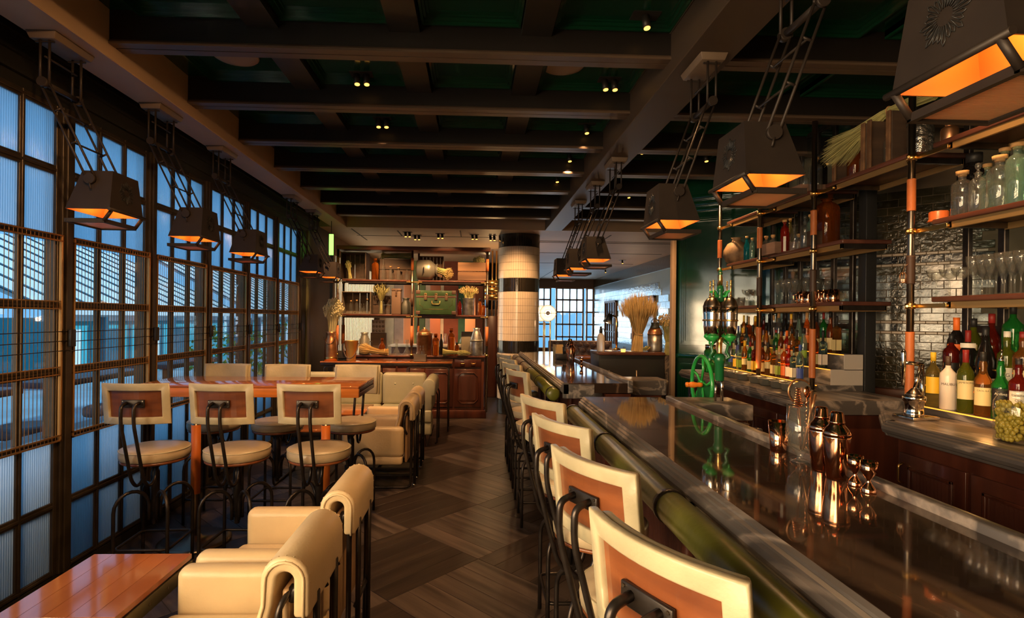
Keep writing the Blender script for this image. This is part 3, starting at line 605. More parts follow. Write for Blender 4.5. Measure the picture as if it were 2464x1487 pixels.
# ------------------------------------------------------------------ cream armchairs (face -X)
def make_armchair(label):
    t = thing('armchair', label, 'armchair'); w = 0.215
    # hooked backrest: outline in X-Z, swept along Y
    def hook(off):
        P = [(-0.10+off, 0.36)]; P += [(-0.055+off*0.9, 0.52), (-0.015+off*0.8, 0.66)]; c = (0.060, 0.735); r = 0.075-off
        for k in range(0, 11): a = PI*1.02-k*PI*1.05/10; P.append((c[0]+r*math.cos(a), c[1]+r*math.sin(a)))
        P += [(0.135-off, 0.62)]; return P
    o_, i_ = hook(0), hook(0.048)
    poly = o_+i_[::-1]
    MB().extr(poly, -w, w, 'Y').obj('backrest', CREAM, t, 0.012, 3)
    for sy in (-1, 1):
        mid = hook(0.016)
        MB().tube([(x, sy*(w+0.001), z) for x, z in mid], 0.005, 6).obj('piping', CREAM, t)
        pleat = MB()
        for k in range(4, 15):
            i = min(k, len(o_)-1)
            if k < len(o_)-1: pleat.tube([(o_[i][0], sy*w*0.93, o_[i][1]), (mid[i][0], sy*(w+0.002), mid[i][1])], 0.0035, 4)
        pl = pleat.obj('pleats', CREAM, t); pl['kind'] = 'stuff'
    MB().box(0.045, 0.070, -w+0.02, w-0.02, 0.24, 0.70).obj('rear_panel', mat('tan_leather_back', (0.42, 0.26, 0.13), 0.4) if 'tan_leather_back' not in MATS else MATS['tan_leather_back'], t, 0.01)
    MB().box(-0.52, 0.03, -w+0.012, w-0.012, 0.27, 0.425).obj('seat', CREAM, t, 0.045, 4)
    for sy in (-1, 1):
        a = MB().box(-0.50, 0.045, sy*(w+0.035)-0.045, sy*(w+0.035)+0.045, 0.31, 0.575).obj('arm', CREAM, t, 0.035, 4)
        MB().box(-0.49, 0.035, sy*(w+0.035)-0.040, sy*(w+0.035)+0.040, 0.24, 0.315).obj('arm_base', CREAM, t, 0.02, 3)
        y = sy*(w-0.03)
        MB().tube(fillet([(0.075, y, 0.66), (0.085, y, 0.70), (0.105, y, 0.69), (0.105, y, 0.30), (0.100, y, 0.03), (0.06, y, 0.014), (-0.44, y, 0.014), (-0.48, y, 0.04), (-0.48, y, 0.26)], 0.05), 0.012, 8).obj('frame_tube', STEEL, t)
        MB().tube([(0.13, y*0.62, 0.66), (0.13, y*0.62, 0.02)], 0.012, 8).obj('rear_upright', STEEL, t)
        MB().ball((0.125, y*0.62, 0.016), 0.016).obj('foot', CHROME, t)
        MB().tube(fillet([(0.075, y*0.9, 0.70), (0.045, sy*(w+0.012), 0.66), (0.045, sy*(w+0.012), 0.55), (0.07, sy*(w+0.012), 0.50)], 0.04), 0.010, 8).obj('side_loop', STEEL, t)
    MB().tube([(-0.30, -w+0.03, 0.014), (-0.30, w-0.03, 0.014)], 0.011, 8).obj('stretcher', STEEL, t)
    MB().tube([(0.12, -w*0.56, 0.27), (0.12, w*0.56, 0.27)], 0.010, 8).obj('rear_stretcher', STEEL, t)
    return t
GA = 'cream leather armchairs facing the windows'
ac = make_armchair('cream leather armchair nearest the camera, beside the low wooden table'); ac['group'] = GA; ac.location = (-0.635, 1.87, 0)
dup(ac, (-0.635, 2.50, 0), 0, 'second cream leather armchair, just behind the nearest one', GA)
dup(ac, (-0.665, 5.03, 0), 0, 'cream leather armchair right of the high table, nearer of the far pair', GA)
dup(ac, (-0.665, 5.62, 0), 0, 'cream leather armchair next to the sofa, farther of the far pair', GA)
# small low tables by the window behind the high table
def lowtable2(x, y, label):
    t = thing('low_table', label, 'table', (x, y, 0), 0, 'low tables by the sofa')
    MB().box(-0.24, 0.24, -0.32, 0.32, 0.50, 0.52).obj('table_top', CHERRY, t, 0.003); MB().box(-0.23, 0.23, -0.31, 0.31, 0.455, 0.4995).obj('steel_frame', STEEL, t, 0.003)
    for sx in (-1, 1): MB().tube(fillet([(sx*0.21, 0.29, 0.46), (sx*0.21, 0.30, 0.011), (sx*0.21, -0.30, 0.011), (sx*0.21, -0.29, 0.46)], 0.05), 0.011, 8).obj('leg', STEEL, t)
lowtable2(-1.60, 5.20, 'low wooden table between the high table and the sofa'); lowtable2(-1.42, 6.02, 'low wooden table directly in front of the sofa seats')
# ------------------------------------------------------------------ corner sofa
sf = thing('corner_sofa', 'pale sage leather corner sofa with button cushions', 'sofa', (-1.43, 6.85, 0))
for i in range(3):
    x0 = -0.88+i*0.565
    MB().box(x0+0.004, x0+0.561, -0.48, 0.10, 0.30, 0.44).obj('seat_cushion', SOFA, sf, 0.04, 4)
    c = MB().box(x0+0.004, x0+0.561, 0.02, 0.20, 0.43, 0.835).obj('back_cushion', SOFA, sf, 0.045, 4)
    for bx in (0.17, 0.40): MB().ball((x0+bx, 0.022, 0.70), 0.014, sc=(1, 0.5, 1)).obj('button', SOFA, c)
MB().box(-0.90, 0.90, -0.46, 0.18, 0.15, 0.30).obj('sofa_base', SOFA, sf, 0.02, 3)
arm = MB().extr([(0.82, 0.44), (0.82, 0.72)]+[(0.895+0.075*math.cos(a), 0.735+0.085*math.sin(a)) for a in [PI-k*PI/8 for k in range(9)]]+[(0.97, 0.62), (0.93, 0.62), (0.93, 0.44)], -0.48, 0.20, 'Y').obj('side_back', SOFA, sf, 0.012, 2)
MB().box(0.82, 0.93, -0.50, -0.36, 0.30, 0.445).box(0.82, 0.93, -0.49, -0.36, 0.15, 0.295).obj('side_front', SOFA, sf, 0.02, 3)
for (x, y) in ((-0.8, -0.40), (0.88, -0.44), (-0.8, 0.12), (0.88, 0.10)):
    MB().tube(fillet([(x-0.035, y+0.03, 0.155), (x, y-0.02, 0.006), (x+0.035, y+0.03, 0.155)], 0.02), 0.006, 6).obj('hairpin_leg', STEEL, sf)
for y in (-0.30, 0.02): MB().tube(fillet([(0.95, y, 0.66), (0.985, y, 0.62), (0.985, y, 0.02), (0.96, y, 0.01)], 0.03), 0.010, 6).obj('rear_upright', STEEL, sf)
# ------------------------------------------------------------------ console table behind the sofa
co = thing('console_table', 'slim high console table behind the sofa', 'console table', (-1.19, 7.40, 0))
MB().box(-0.89, 0.89, -0.14, 0.14, 0.93, 0.945).obj('table_top', CHERRY, co, 0.002); MB().box(-0.885, 0.885, -0.135, 0.135, 0.888, 0.9295).obj('steel_apron', STEEL, co, 0.003)
for x0, x1 in ((-0.84, -0.10), (0.28, 0.84)):
    for y in (-0.115, 0.115): MB().tube(fillet([(x0, y, 0.0), (x0, y, 0.875), (x1, y, 0.875), (x1, y, 0.0)], 0.04), 0.009, 6).obj('leg_frame', PIPE, co)
    for x in (x0, x1): MB().tube([(x, -0.115, 0.012), (x, 0.115, 0.012)], 0.009, 6).obj('foot_bar', STEEL, co)
    MB().tube([(x1, -0.115, 0.32), (x1, 0.115, 0.32)], 0.008, 6).tube([(x0, -0.115, 0.32), (x1, -0.115, 0.32)], 0.006, 6).obj('stretcher', STEEL, co)
# ------------------------------------------------------------------ pendant lamps
def make_lamp(label, tilt, ex):
    """origin on the ceiling plane; room side is +X"""
    t = thing('pendant_lamp', label, 'lamp')
    MB().frus((-0.060, 0.060, -0.125, 0.125), (-0.072, 0.072, -0.137, 0.137), -0.035, 0).obj('ceiling_plate', PLATEM, t, 0.003)
    yf, yb = -0.105, 0.105; pz = -0.245
    for y in (yf, yb):
        for x in (-0.022, 0.022): MB().cyl((x, y, -0.035), (x, y, pz-0.01), 0.0062, n=8).obj('drop_rod', LAMPMET, t)
        MB().box(-0.045, 0.045, y-0.004, y+0.004, -0.048, -0.040).obj('rod_bracket', LAMPMET, t)
        MB().cyl((0, y-0.022*(1 if y < 0 else -1), pz), (0, y+0.006, pz), 0.024, n=14).obj('pivot_knob', LAMPMET, t)
    MB().cyl((0.0, yf, -0.115), (0.0, yb, -0.115), 0.005, n=6).obj('spacer', LAMPMET, t)
    MB().cyl((0, yf, pz), (0, yb, pz), 0.014, n=10).obj('pivot_bar', LAMPMET, t)
    E = Vector((ex, 0, -0.715))           # lower joint
    d = Vector((E.x, 0, E.z-pz)).normalized(); nrm = Vector((d.z, 0, -d.x))
    for y in (yf, yb):
        for q in (-0.020, 0.020): MB().cyl(Vector((0, y, pz))+nrm*q, Vector((E.x, y, E.z))+nrm*q, 0.0058, n=8).obj('arm_rod', LAMPMET, t)
        for f in (0.28, 0.62): c = Vector((E.x*f, y, pz+(E.z-pz)*f)); MB().cyl(c+nrm*0.02, c-nrm*0.02, 0.005, n=6).obj('arm_rung', LAMPMET, t)
    for f in (0.28, 0.62): c = Vector((E.x*f, 0, pz+(E.z-pz)*f)); MB().cyl(c+Vector((0, yf, 0)), c+Vector((0, yb, 0)), 0.005, n=6).obj('arm_spacer', LAMPMET, t)
    T = Matrix.Translation(E) @ Matrix.Rotation(tilt, 4, 'Y')
    z0, z1 = -0.150, 0.045; bw, bd, tw, td = 0.106, 0.132, 0.078, 0.098
    xo, xr = -0.050, 0.098           # top edges: sloping outer side, steep room side
    def ring(w_, d_, z):
        a, b = (-w_, w_) if z < 0 else (xo+(0.078-w_), xr-(0.078-w_))
        return [(a, -d_, z), (b, -d_, z), (b, d_, z), (a, d_, z)]
    sh = MB(); th = 0.004
    vo = ring(bw, bd, z0)+ring(tw, td, z1); sh.add(vo, [(0, 1, 5, 4), (1, 2, 6, 5), (2, 3, 7, 6), (3, 0, 4, 7), (4, 5, 6, 7)], False, T)
    hood = sh.obj('hood', LAMPMET, t)
    si = MB().add(ring(bw-th, bd-th, z0)+ring(tw-th, td-th, z1-th), [(1, 0, 4, 5), (2, 1, 5, 6), (3, 2, 6, 7), (0, 3, 7, 4), (7, 6, 5, 4)], False, T)
    si.add(ring(bw, bd, z0)+ring(bw-th, bd-th, z0), [(0, 4, 5, 1), (1, 5, 6, 2), (2, 6, 7, 3), (3, 7, 4, 0)], False, T)
    si.obj('reflector', LAMPIN, hood)
    for y in (-td-0.028, td+0.028):
        b = MB(); b.tube([T @ Vector((0, y*0.86, 0)), T @ Vector((0, y, 0))], 0.026, 14); b.obj('hood_bolt', LAMPMET, t)
        MB().tube([T @ Vector((0.004, y, -0.02)), T @ Vector((0.012, y, -0.052))], 0.004, 6).obj('wing_pin', LAMPMET, t)
    # hinge rod and hanging diffuser frame on the room side
    P = lambda x, y, z: T @ Vector((x, y, z))
    MB().tube([P(bw+0.004, -bd-0.012, z0), P(bw+0.004, bd+0.012, z0)], 0.0085, 8).obj('hinge_rod', LAMPMET, hood)
    for y in (-bd+0.012, bd-0.012): MB().tube([P(bw+0.004, y, z0), P(bw-0.035, y, z0-0.055)], 0.009, 6).obj('hinge_arm', LAMPMET, hood)
    fr = MB(); zf = z0-0.055; x0, x1, y0, y1 = -0.115, bw-0.03, -bd+0.006, bd-0.006
    fr.box(x0, x1, y0, y0+0.014, zf-0.010, zf+0.010, T).box(x0, x1, y1-0.014, y1, zf-0.010, zf+0.010, T).box(x0, x0+0.014, y0, y1, zf-0.010, zf+0.010, T).box(x1-0.014, x1, y0, y1, zf-0.010, zf+0.010, T)
    fr.obj('diffuser_frame', LAMPMET, t, 0.002, 1)
    g = MB(); n = 30
    for i in range(n):
        y = y0+0.014+(y1-y0-0.028)*(i+0.5)/n; g.box(x0+0.014, x1-0.014, y-0.0030, y+0.0030, zf-0.004, zf+0.002, T)
    g.obj('diffuser', mat('ribbed_diffuser', (0.75, 0.42, 0.20), 0.35, trans=0.3) if 'ribbed_diffuser' not in MATS else MATS['ribbed_diffuser'], t)['kind'] = 'stuff'
    # sunburst emblem on the room-side face
    em = MB(); nx = math.atan2(bw-tw, z1-z0)
    def F(u, v): z = -0.045+v; xx = bw+(xr-bw)*(z-z0)/(z1-z0)+0.002; return P(xx, u, z)
    for k in range(24):
        a = 2*PI*k/24; ro = 0.050 if k % 3 else 0.060; ri = 0.019
        c, s_ = math.cos(a), math.sin(a); pe = Vector((-s_, c))*0.0045
        em.tube([F(c*ri, s_*ri), F(c*ro*0.85+pe.x, s_*ro*0.85+pe.y), F(c*ro, s_*ro), F(c*ro*0.85-pe.x, s_*ro*0.85-pe.y)], 0.0014, 4, closed=True)
    em.obj('emblem', PLASTIC, hood)['kind'] = 'stuff'
    bl = T @ Vector((0, 0, -0.045))
    MB().ball(bl, 0.026).obj('light_bulb', EMO, t)
    return t, bl
GL = 'trapezoid pendant lamps on jointed arms'
l0, bl0 = make_lamp('window-side pendant lamp nearest the camera', 0.0, 0.23); l0['group'] = GL; l0.location = (-2.125, 2.80, 2.93)
l1, bl1 = make_lamp('bar-side pendant lamp nearest the camera, top right corner', 0.0, 0.17); l1['group'] = GL; l1.location = (1.215, 1.04, 2.93); l1.rotation_euler = (0, 0, PI)
lamps = [(l0, bl0, (-2.125, 2.80), 0), (l1, bl1, (1.215, 1.04), PI)]
for y, lb in ((3.67, 'second window-side pendant lamp from the camera'), (4.53, 'third window-side pendant lamp from the camera'), (6.24, 'window-side pendant lamp, second from the far end'), (7.05, 'window-side pendant lamp at the far end, before the display shelf')):
    lamps.append((dup(l0, (-2.125, y, 2.93), 0, lb, GL), bl0, (-2.125, y), 0))
for y, lb in ((1.95, 'second bar-side pendant lamp from the camera, before the bottle shelves'), (2.82, 'third bar-side pendant lamp, before the green wall'), (4.60, 'bar-side pendant lamp, third from the far end'), (5.39, 'bar-side pendant lamp, second from the far end'), (6.25, 'bar-side pendant lamp at the far end of the beam')):
    lamps.append((dup(l1, (1.215, y, 2.93), PI, lb, GL), bl1, (1.215, y), PI))
for o, bl, (x, y), rz in lamps:
    sx = 1 if rz == 0 else -1
    bulb((x+sx*bl.x, y, 2.93+bl.z-0.045), 1.6 if y > 1.5 else 1.2, (1.0, 0.45, 0.13), 0.02)
# ------------------------------------------------------------------ recessed spotlights
SPK = mat('spot_housing', (0.05, 0.042, 0.035), 0.4, 0.4)
def make_spot(label, n=1):
    t = thing('spotlight', label, 'spotlight', (0, 0, 0), 0, 'recessed ceiling spotlights')
    MB().box(-0.075, 0.075, -0.045, 0.045, -0.004, 0).obj('trim_plate', SPK, t)
    for i in range(n):
        x = (-0.032+0.064*i) if n == 2 else 0.0
        c = MB().tube([(x, 0, -0.004), (x+0.006, -0.012, -0.075)], 0.021, 12).obj('can', SPK, t)
        MB().tube([(x+0.006, -0.012, -0.075), (x+0.0062, -0.0125, -0.078)], 0.017, 12).obj('lens', EMO, c)
    return t
s1 = make_spot('x', 1); s2 = make_spot('x', 2)
sp = [(0.90, 2.83, 3.19, 1, 'single spotlight in the front right green coffer'), (-0.78, 3.62, 3.19, 2, 'twin spotlight in the second row of coffers, left of centre'), (0.90, 3.60, 3.19, 2, 'twin spotlight in the second row of coffers beside the main beam'),
      (-0.78, 4.42, 3.19, 2, 'twin spotlight in the third row of coffers'), (0.92, 4.45, 3.19, 1, 'single spotlight in the third row beside the main beam'), (0.92, 5.25, 3.19, 1, 'single spotlight in the fourth row beside the main beam'), (0.92, 6.05, 3.19, 1, 'single spotlight in the fifth row beside the main beam'),
      (-1.45, 7.3, 3.19, 1, 'added spotlight in the last coffer row, left'), (-0.35, 7.3, 3.19, 1, 'added spotlight in the last coffer row, centre'), (0.35, 7.3, 3.19, 1, 'added spotlight in the last coffer row, right'), (-1.45, 6.52, 3.19, 1, 'added spotlight above the end of the sofa'), (-0.85, 5.73, 3.19, 1, 'added spotlight above the low tables'), (1.55, 4.95, 3.19, 1, 'added spotlight aimed at the wheat sheaf'), (1.98, 2.42, 3.19, 1, 'spotlight over the back bar near the corner lamp'), (2.25, 5.15, 3.19, 1, 'spotlight over the bottle shelves'), (1.95, 6.75, 3.19, 1, 'spotlight above the green wall'),  # last-row, sofa, low-table and sheaf spotlights are added for extra light
      (-1.10, 8.65, 2.931, 2, 'twin spotlight over the left of the display shelf'), (-0.98, 8.95, 2.931, 2, 'second twin spotlight over the left of the display shelf'), (-0.58, 8.75, 2.931, 2, 'twin spotlight over the middle of the display shelf'), (-0.02, 8.80, 2.931, 2, 'twin spotlight over the right of the display shelf'), (0.28, 8.9, 2.931, 2, 'twin spotlight beside the tiled column'), (3.4, 12.2, 2.931, 1, 'nearer spotlight by the mirror tile wall'), (3.6, 14.6, 2.931, 1, 'farther spotlight by the mirror tile wall')]
used = {1: False, 2: False}
for x, y, z, n, lb in sp:
    src = s1 if n == 1 else s2
    if not used[n]: used[n] = True; src.location = (x, y, z); src['label'] = lb
    else: dup(src, (x, y, z), 0, lb)
for x, y, z, tx, ty, tz, p in ((0.90, 2.83, 3.08, 0.7, 2.3, 0.9, 60), (0.90, 3.6, 3.08, 0.8, 3.2, 1.1, 60), (0.92, 4.45, 3.08, 0.75, 4.2, 1.1, 60), (0.92, 5.25, 3.08, 0.8, 5.0, 1.1, 60), (-0.78, 3.6, 3.08, -1.2, 3.5, 1.1, 70), (-0.78, 4.4, 3.08, -1.0, 4.9, 0.6, 70),
                               (1.98, 2.42, 3.08, 2.5, 2.5, 1.1, 80), (2.25, 5.15, 3.08, 2.6, 4.6, 1.1, 80), (-1.0, 8.6, 2.85, -1.2, 8.4, 1.0, 0), (-0.35, 7.3, 3.0, -0.5, 8.35, 1.5, 170), (0.35, 7.3, 3.0, 0.65, 8.6, 1.5, 150), (-1.45, 7.3, 3.0, -1.5, 8.35, 1.5, 170), (-1.45, 6.52, 3.0, -1.8, 7.4, 1.2, 120), (-0.85, 5.73, 3.0, -1.2, 6.7, 0.6, 170), (-0.78, 1.20, 3.0, -1.9, 3.3, 1.7, 80), (0.2, 1.20, 3.0, -1.0, 3.3, 1.0, 60), (-0.9, 0.4, 3.0, -1.6, 2.6, 1.9, 50), (1.55, 4.95, 3.0, 1.8, 5.95, 1.5, 80), (3.4, 12.2, 2.85, 3.2, 12, 0.5, 120), (2.0, 14.0, 2.85, 2.2, 13, 0.5, 250), (-0.4, 11.0, 2.85, -0.6, 12, 1.0, 200)):  # includes three added fill lights near the viewpoint with no fixture
    if p: spot((x, y, z), (tx, ty, tz), p*1.5)
# round ceiling speakers
SPKR = mat('speaker_grille', (0.30, 0.215, 0.15), 0.6)
for i, (x, y) in enumerate(((-1.52, 3.40), (0.55, 3.40), (1.75, 2.12))):
    o = MB().lathe([(0.125, 0), (0.14, -0.006), (0.132, -0.014), (0.10, -0.018), (0.0, -0.022)], 32).obj('ceiling_speaker', SPKR, None, loc=(x, y, 3.19))
    tag(o, ['round ceiling speaker in the left coffer', 'round ceiling speaker in the right coffer', 'round ceiling speaker behind the hanging bar lamps'][i], 'speaker', 'round ceiling speakers')
# ------------------------------------------------------------------ marble bars
ZB = 1.10
def lip(x, z, s=1):   # moulded edge, outline (x,z); s=+1: room side is -x
    return [(x+s*0.060, z-0.0005), (x+s*0.030, z-0.0005), (x+s*0.020, z-0.006), (x+s*0.020, z-0.013), (x+s*0.010, z-0.017), (x+s*0.010, z-0.024), (x+s*0.002, z-0.030), (x, z-0.045), (x+s*0.006, z-0.060), (x+s*0.018, z-0.066), (x+s*0.022, z-0.078), (x+s*0.060, z-0.078)]
BEAD = mat('beadboard_mahogany', (0.085, 0.030, 0.020), 0.32, var=0.25, stretch=(1, 1, 0.1), scale=9, coat=0.2)
def bar(name, label, y0, y1, ring_y, boff=0.0):
    t = thing(name, label, 'bar counter', (0, 0, 0))
    MB().extr(lip(0.61, ZB), y0, y1, 'Y').obj('moulded_edge', MARBLE, t)
    n = max(2, round((y1-y0)/1.25)); L_ = (y1-y0)/n
    for i in range(n): MB().box(0.640, 1.092, y0+i*L_+0.0006, y0+(i+1)*L_-0.0006, ZB-0.070, ZB).obj('marble_slab', MARBLET, t, 0.001, 1)
    MB().box(1.092, 1.132, y0, y1-0.085, ZB-0.07, ZB+0.022).obj('rear_kerb', MARBLE, t, 0.006)
    MB().box(0.94, 1.12, y0+0.02, y1-0.05, 0.10, ZB-0.0785).obj('bar_body', MAHOG, t); MB().box(0.97, 1.10, y0+0.05, y1-0.08, 0, 0.0995).obj('plinth', PLASTIC, t)
    b = MB(); k = int((y1-y0-0.1)/0.021)
    for i in range(k): y = y0+0.04+i*0.021; b.box(0.925, 0.9395, y, y+0.0165, 0.12, 0.99)
    b.obj('beadboard', BEAD, t)['kind'] = 'stuff'
    y = y1-0.12
    while y > max(y0, 0.2): MB().lathe([(0.035, 0.10), (0.035, 0.16), (0.028, 0.18), (0.028, 0.90), (0.036, 0.93), (0.036, 1.02)], 14, (0.905, y, 0)).obj('half_column', MAHOG, t); y -= 0.76
    for yy in (y1-0.10, (y0+y1)/2): MB().box(0.70, 0.93, yy-0.012, yy+0.012, 0.94, 1.0215).obj('bracket', PIPE, t, 0.003)
    ax, az, r = 0.565, 1.018, 0.046
    bo = MB().lathe([(0.0, 0), (0.030, 0.001), (r, 0.010), (r, y1-0.06-boff-y0-0.010), (0.030, y1-0.06-boff-y0-0.001), (0.0, y1-0.06-boff-y0)], 20, T=Matrix.Translation((ax, y0, az)) @ Matrix.Rotation(-PI/2, 4, 'X')).obj('arm_bolster', OLIVE, t)
    for yy in ring_y:
        c = MB(); c.tube([(ax, yy-0.012, az), (ax, yy+0.012, az)], r+0.004, 20); c.obj('bolster_ring', STEEL, bo)
        MB().tube([(ax+0.03, yy, az+0.01), (0.66, yy, 1.019)], 0.009, 6).obj('ring_stay', STEEL, bo)
    MB().tube([(0.80, y0+0.1, 0.22), (0.80, y1-0.15, 0.22)], 0.019, 10).obj('foot_rail', BRASS, t)
    for q in range(4): yy = y0+0.3+(y1-y0-0.6)*q/3; MB().tube([(0.80, yy, 0.22), (0.93, yy, 0.22)], 0.012, 8).obj('rail_bracket', BRASS, t)
    return t
b1 = bar('bar_counter', 'near marble bar with brown polished top and olive bolster', -0.9, 3.08, (2.99, 2.26, 1.50, 0.74))
MB().box(1.132, 1.46, 2.72, 3.00, ZB-0.07, ZB+0.014).obj('end_ledge', MARBLE, b1, 0.008); MB().box(1.16, 1.42, 2.74, 2.97, 0.10, ZB-0.0705).obj('ledge_cabinet', MAHOG, b1)
MB().box(1.133, 1.36, 1.6, 2.71, 0.955, 0.97).obj('speed_rack', PIPE, b1, 0.003)
b2 = bar('bar_counter', 'far marble bar ending before the tiled column', 3.74, 7.35, (3.80, 4.55, 5.3, 6.05, 6.8))
pf = [(0.625, 3.74), (0.86, 3.74), (0.92, 3.78), (0.97, 3.88), (1.06, 3.93), (1.44, 3.93), (1.47, 3.97), (1.47, 4.20), (1.0, 4.20), (0.7, 3.99)]
MB().extr(pf, ZB-0.112, ZB-0.0005, 'Z').obj('end_return', MARBLE, b2, 0.010, 2)
MB().box(1.14, 1.42, 3.98, 4.18, 0.1, ZB-0.113).obj('return_cabinet', MAHOG, b2)
# ------------------------------------------------------------------ things on the near bar
def lobj(name, prof, mt, loc, label, cat, group=None, n=24):
    return tag(MB().lathe(prof, n).obj(name, mt, None, loc=loc), label, cat, group)
cup = lobj('copper_cup', [(0.024, 0), (0.0255, 0.003), (0.0335, 0.104), (0.0315, 0.104), (0.0235, 0.006), (0, 0.005)], COPPER, (1.062, 1.815, ZB), 'open copper mixing tin on the near bar', 'mixing tin')
gl = thing('tool_glass', 'footed glass holding bar tools beside the copper shakers', 'glass', (1.049, 1.67, ZB))
MB().lathe([(0.026, 0), (0.028, 0.004), (0.012, 0.010), (0.009, 0.020), (0.016, 0.030), (0.034, 0.052), (0.042, 0.085), (0.040, 0.182), (0.038, 0.182), (0.0395, 0.085), (0.030, 0.052), (0.004, 0.036)], 28).obj('bowl', GLASS, gl)
def tool(name, label, parts, loc, cat='bar tool'):
    t = thing(name, label, cat, loc, 0, 'bar tools in the footed glass')
    for nm, mb, mt in parts: mb.obj(nm, mt, t)
zb = ZB+0.04
tool('fine_strainer', 'round steel mesh strainer standing in the footed glass', [('rim', MB().tube([(0.036*math.cos(a), 0.008, 0.185+0.038*math.sin(a)) for a in [k*PI/12 for k in range(24)]], 0.0035, 6, closed=True), COPPERW), ('mesh', MB().lathe([(0, 0), (0.018, 0.004), (0.034, 0.014)], 20, T=Matrix.Translation((0, 0.012, 0.185)) @ Matrix.Rotation(PI/2, 4, 'X')), ZINC), ('handle', MB().tube([(0, 0.008, 0.150), (0.004, 0.004, 0.0)], 0.0035), COPPERW)], (1.056, 1.682, zb))
tool('spring_strainer', 'copper spring strainer leaning in the footed glass', [('coil', MB().tube([(-0.012+0.019*math.cos(k*0.9)*(1-k/90), -0.006+0.004*math.sin(k*0.9), 0.135+k*0.0011) for k in range(60)], 0.0016, 5), COPPER), ('handle', MB().tube([(-0.012, -0.006, 0.14), (0.004, 0, 0.002)], 0.003), COPPER)], (1.044, 1.665, zb))
tool('bar_spoon', 'twisted copper bar spoon in the footed glass', [('shaft', MB().tube([(0.020+0.002*math.cos(k), 0.002*math.sin(k), 0.002+k*0.0042) for k in range(40)], 0.0024, 5), COPPER), ('bowl', MB().ball((0.022, 0, 0.185), 0.012, sc=(1, 0.4, 1.6)), COPPER)], (1.049, 1.672, zb))
tool('tongs', 'dark copper ice tongs in the footed glass', [('arm', MB().tube([(0.030, 0.004, 0.19), (0.020, 0.0, 0.10), (0.0, 0, 0.002)], 0.004), COPPERW), ('arm', MB().tube([(0.036, -0.006, 0.18), (0.020, 0.0, 0.10)], 0.004), COPPERW)], (1.051, 1.66, zb))
def shaker(x, y, s, label, mt=COPPER, z=ZB):
    t = thing('cocktail_shaker', label, 'shaker', (x, y, z), 0, 'copper cocktail shakers')
    MB().lathe([(0.0, 0), (0.024*s, 0), (0.026*s, 0.004*s), (0.034*s, 0.085*s), (0.0355*s, 0.118*s), (0.0355*s, 0.125*s)], 28).obj('body', mt, t)
    MB().lathe([(0.036*s, 0.1245*s), (0.036*s, 0.130*s), (0.030*s, 0.142*s), (0.0205*s, 0.154*s), (0.0195*s, 0.160*s)], 28).obj('shoulder', mt, t)
    MB().lathe([(0.0205*s, 0.1595*s), (0.0205*s, 0.163*s), (0.0190*s, 0.165*s), (0.0170*s, 0.187*s), (0.014*s, 0.192*s), (0, 0.193*s)], 24).obj('cap', mt, t)
shaker(1.061, 1.585, 1.0, 'left of the two tall copper cocktail shakers on the near bar'); shaker(1.05, 1.501, 1.0, 'right of the two tall copper cocktail shakers on the near bar')
jp = [(0.0, 0.0), (0.0175, 0.0), (0.0185, 0.003), (0.015, 0.014), (0.006, 0.026), (0.005, 0.034), (0.010, 0.042), (0.0185, 0.055), (0.0200, 0.083), (0.0185, 0.083), (0.017, 0.056), (0.004, 0.045), (0, 0.044)]
lobj('jigger', jp, COPPER, (1.055, 1.432, ZB), 'left small copper goblet jigger on the near bar', 'jigger', 'copper jiggers', 20)
lobj('jigger', jp, COPPER, (1.048, 1.372, ZB), 'right small copper goblet jigger, nearest the camera', 'jigger', 'copper jiggers', 20)
tum = MB().lathe([(0.0, 0.004), (0.030, 0.0), (0.036, 0.002), (0.038, 0.02), (0.037, 0.078), (0.033, 0.088), (0.0, 0.090)], 14).mesh('rocks_glass'); tum.materials.append(GLASS)
for i, (x, y) in enumerate(((1.19, 2.72), (1.28, 2.74), (1.19, 2.62), (1.28, 2.63), (1.20, 2.51), (1.29, 2.52), (1.20, 2.40), (1.29, 2.40), (1.21, 2.28), (1.21, 2.16))):
    tag(mk('rocks_glass', tum, None, None, (x, y, 0.97)), 'upturned cut rocks glass behind the near bar kerb, %s from the beer engine' % ORD[i], 'glass', 'upturned rocks glasses')
# things on the far bar
for i, (x, y, s) in enumerate(((1.04, 5.75, 1.25), (1.02, 5.55, 1.15))): shaker(x, y, s, ['copper cocktail shaker on the far bar, farther of two', 'copper cocktail shaker on the far bar, nearer of two'][i])
mc = thing('menu_card', 'folded cream menu card standing on the far bar', 'menu card', (1.05, 6.55, ZB), 0.5)
MB().box(-0.055, 0.055, -0.002, 0.002, 0, 0.14, Matrix.Rotation(0.12, 4, 'X')).obj('front_leaf', PAPER, mc); MB().box(-0.055, 0.055, -0.002, 0.002, 0, 0.14, Matrix.Translation((-0.055, 0.002, 0)) @ Matrix.Rotation(1.2, 4, 'Z') @ Matrix.Translation((0.055, 0, 0))).obj('rear_leaf', PAPER, mc)
cd_ = thing('bar_caddy', 'black bar caddy with straws on the far bar', 'caddy', (1.0, 5.98, ZB))
MB().box(-0.08, 0.08, -0.06, 0.06, 0, 0.06).obj('tray', PLASTIC, cd_, 0.006); MB().lathe([(0.03, 0.06), (0.034, 0.14), (0.03, 0.14), (0.026, 0.065)], 16, (0.03, 0, 0)).obj('straw_cup', PLASTIC, cd_)
for k in range(9): a = k*0.7; MB().cyl((0.03+0.012*math.cos(a), 0.012*math.sin(a), 0.065), (0.03+0.03*math.cos(a), 0.03*math.sin(a), 0.21), 0.003, n=5).obj('straw', PLASTIC, cd_)
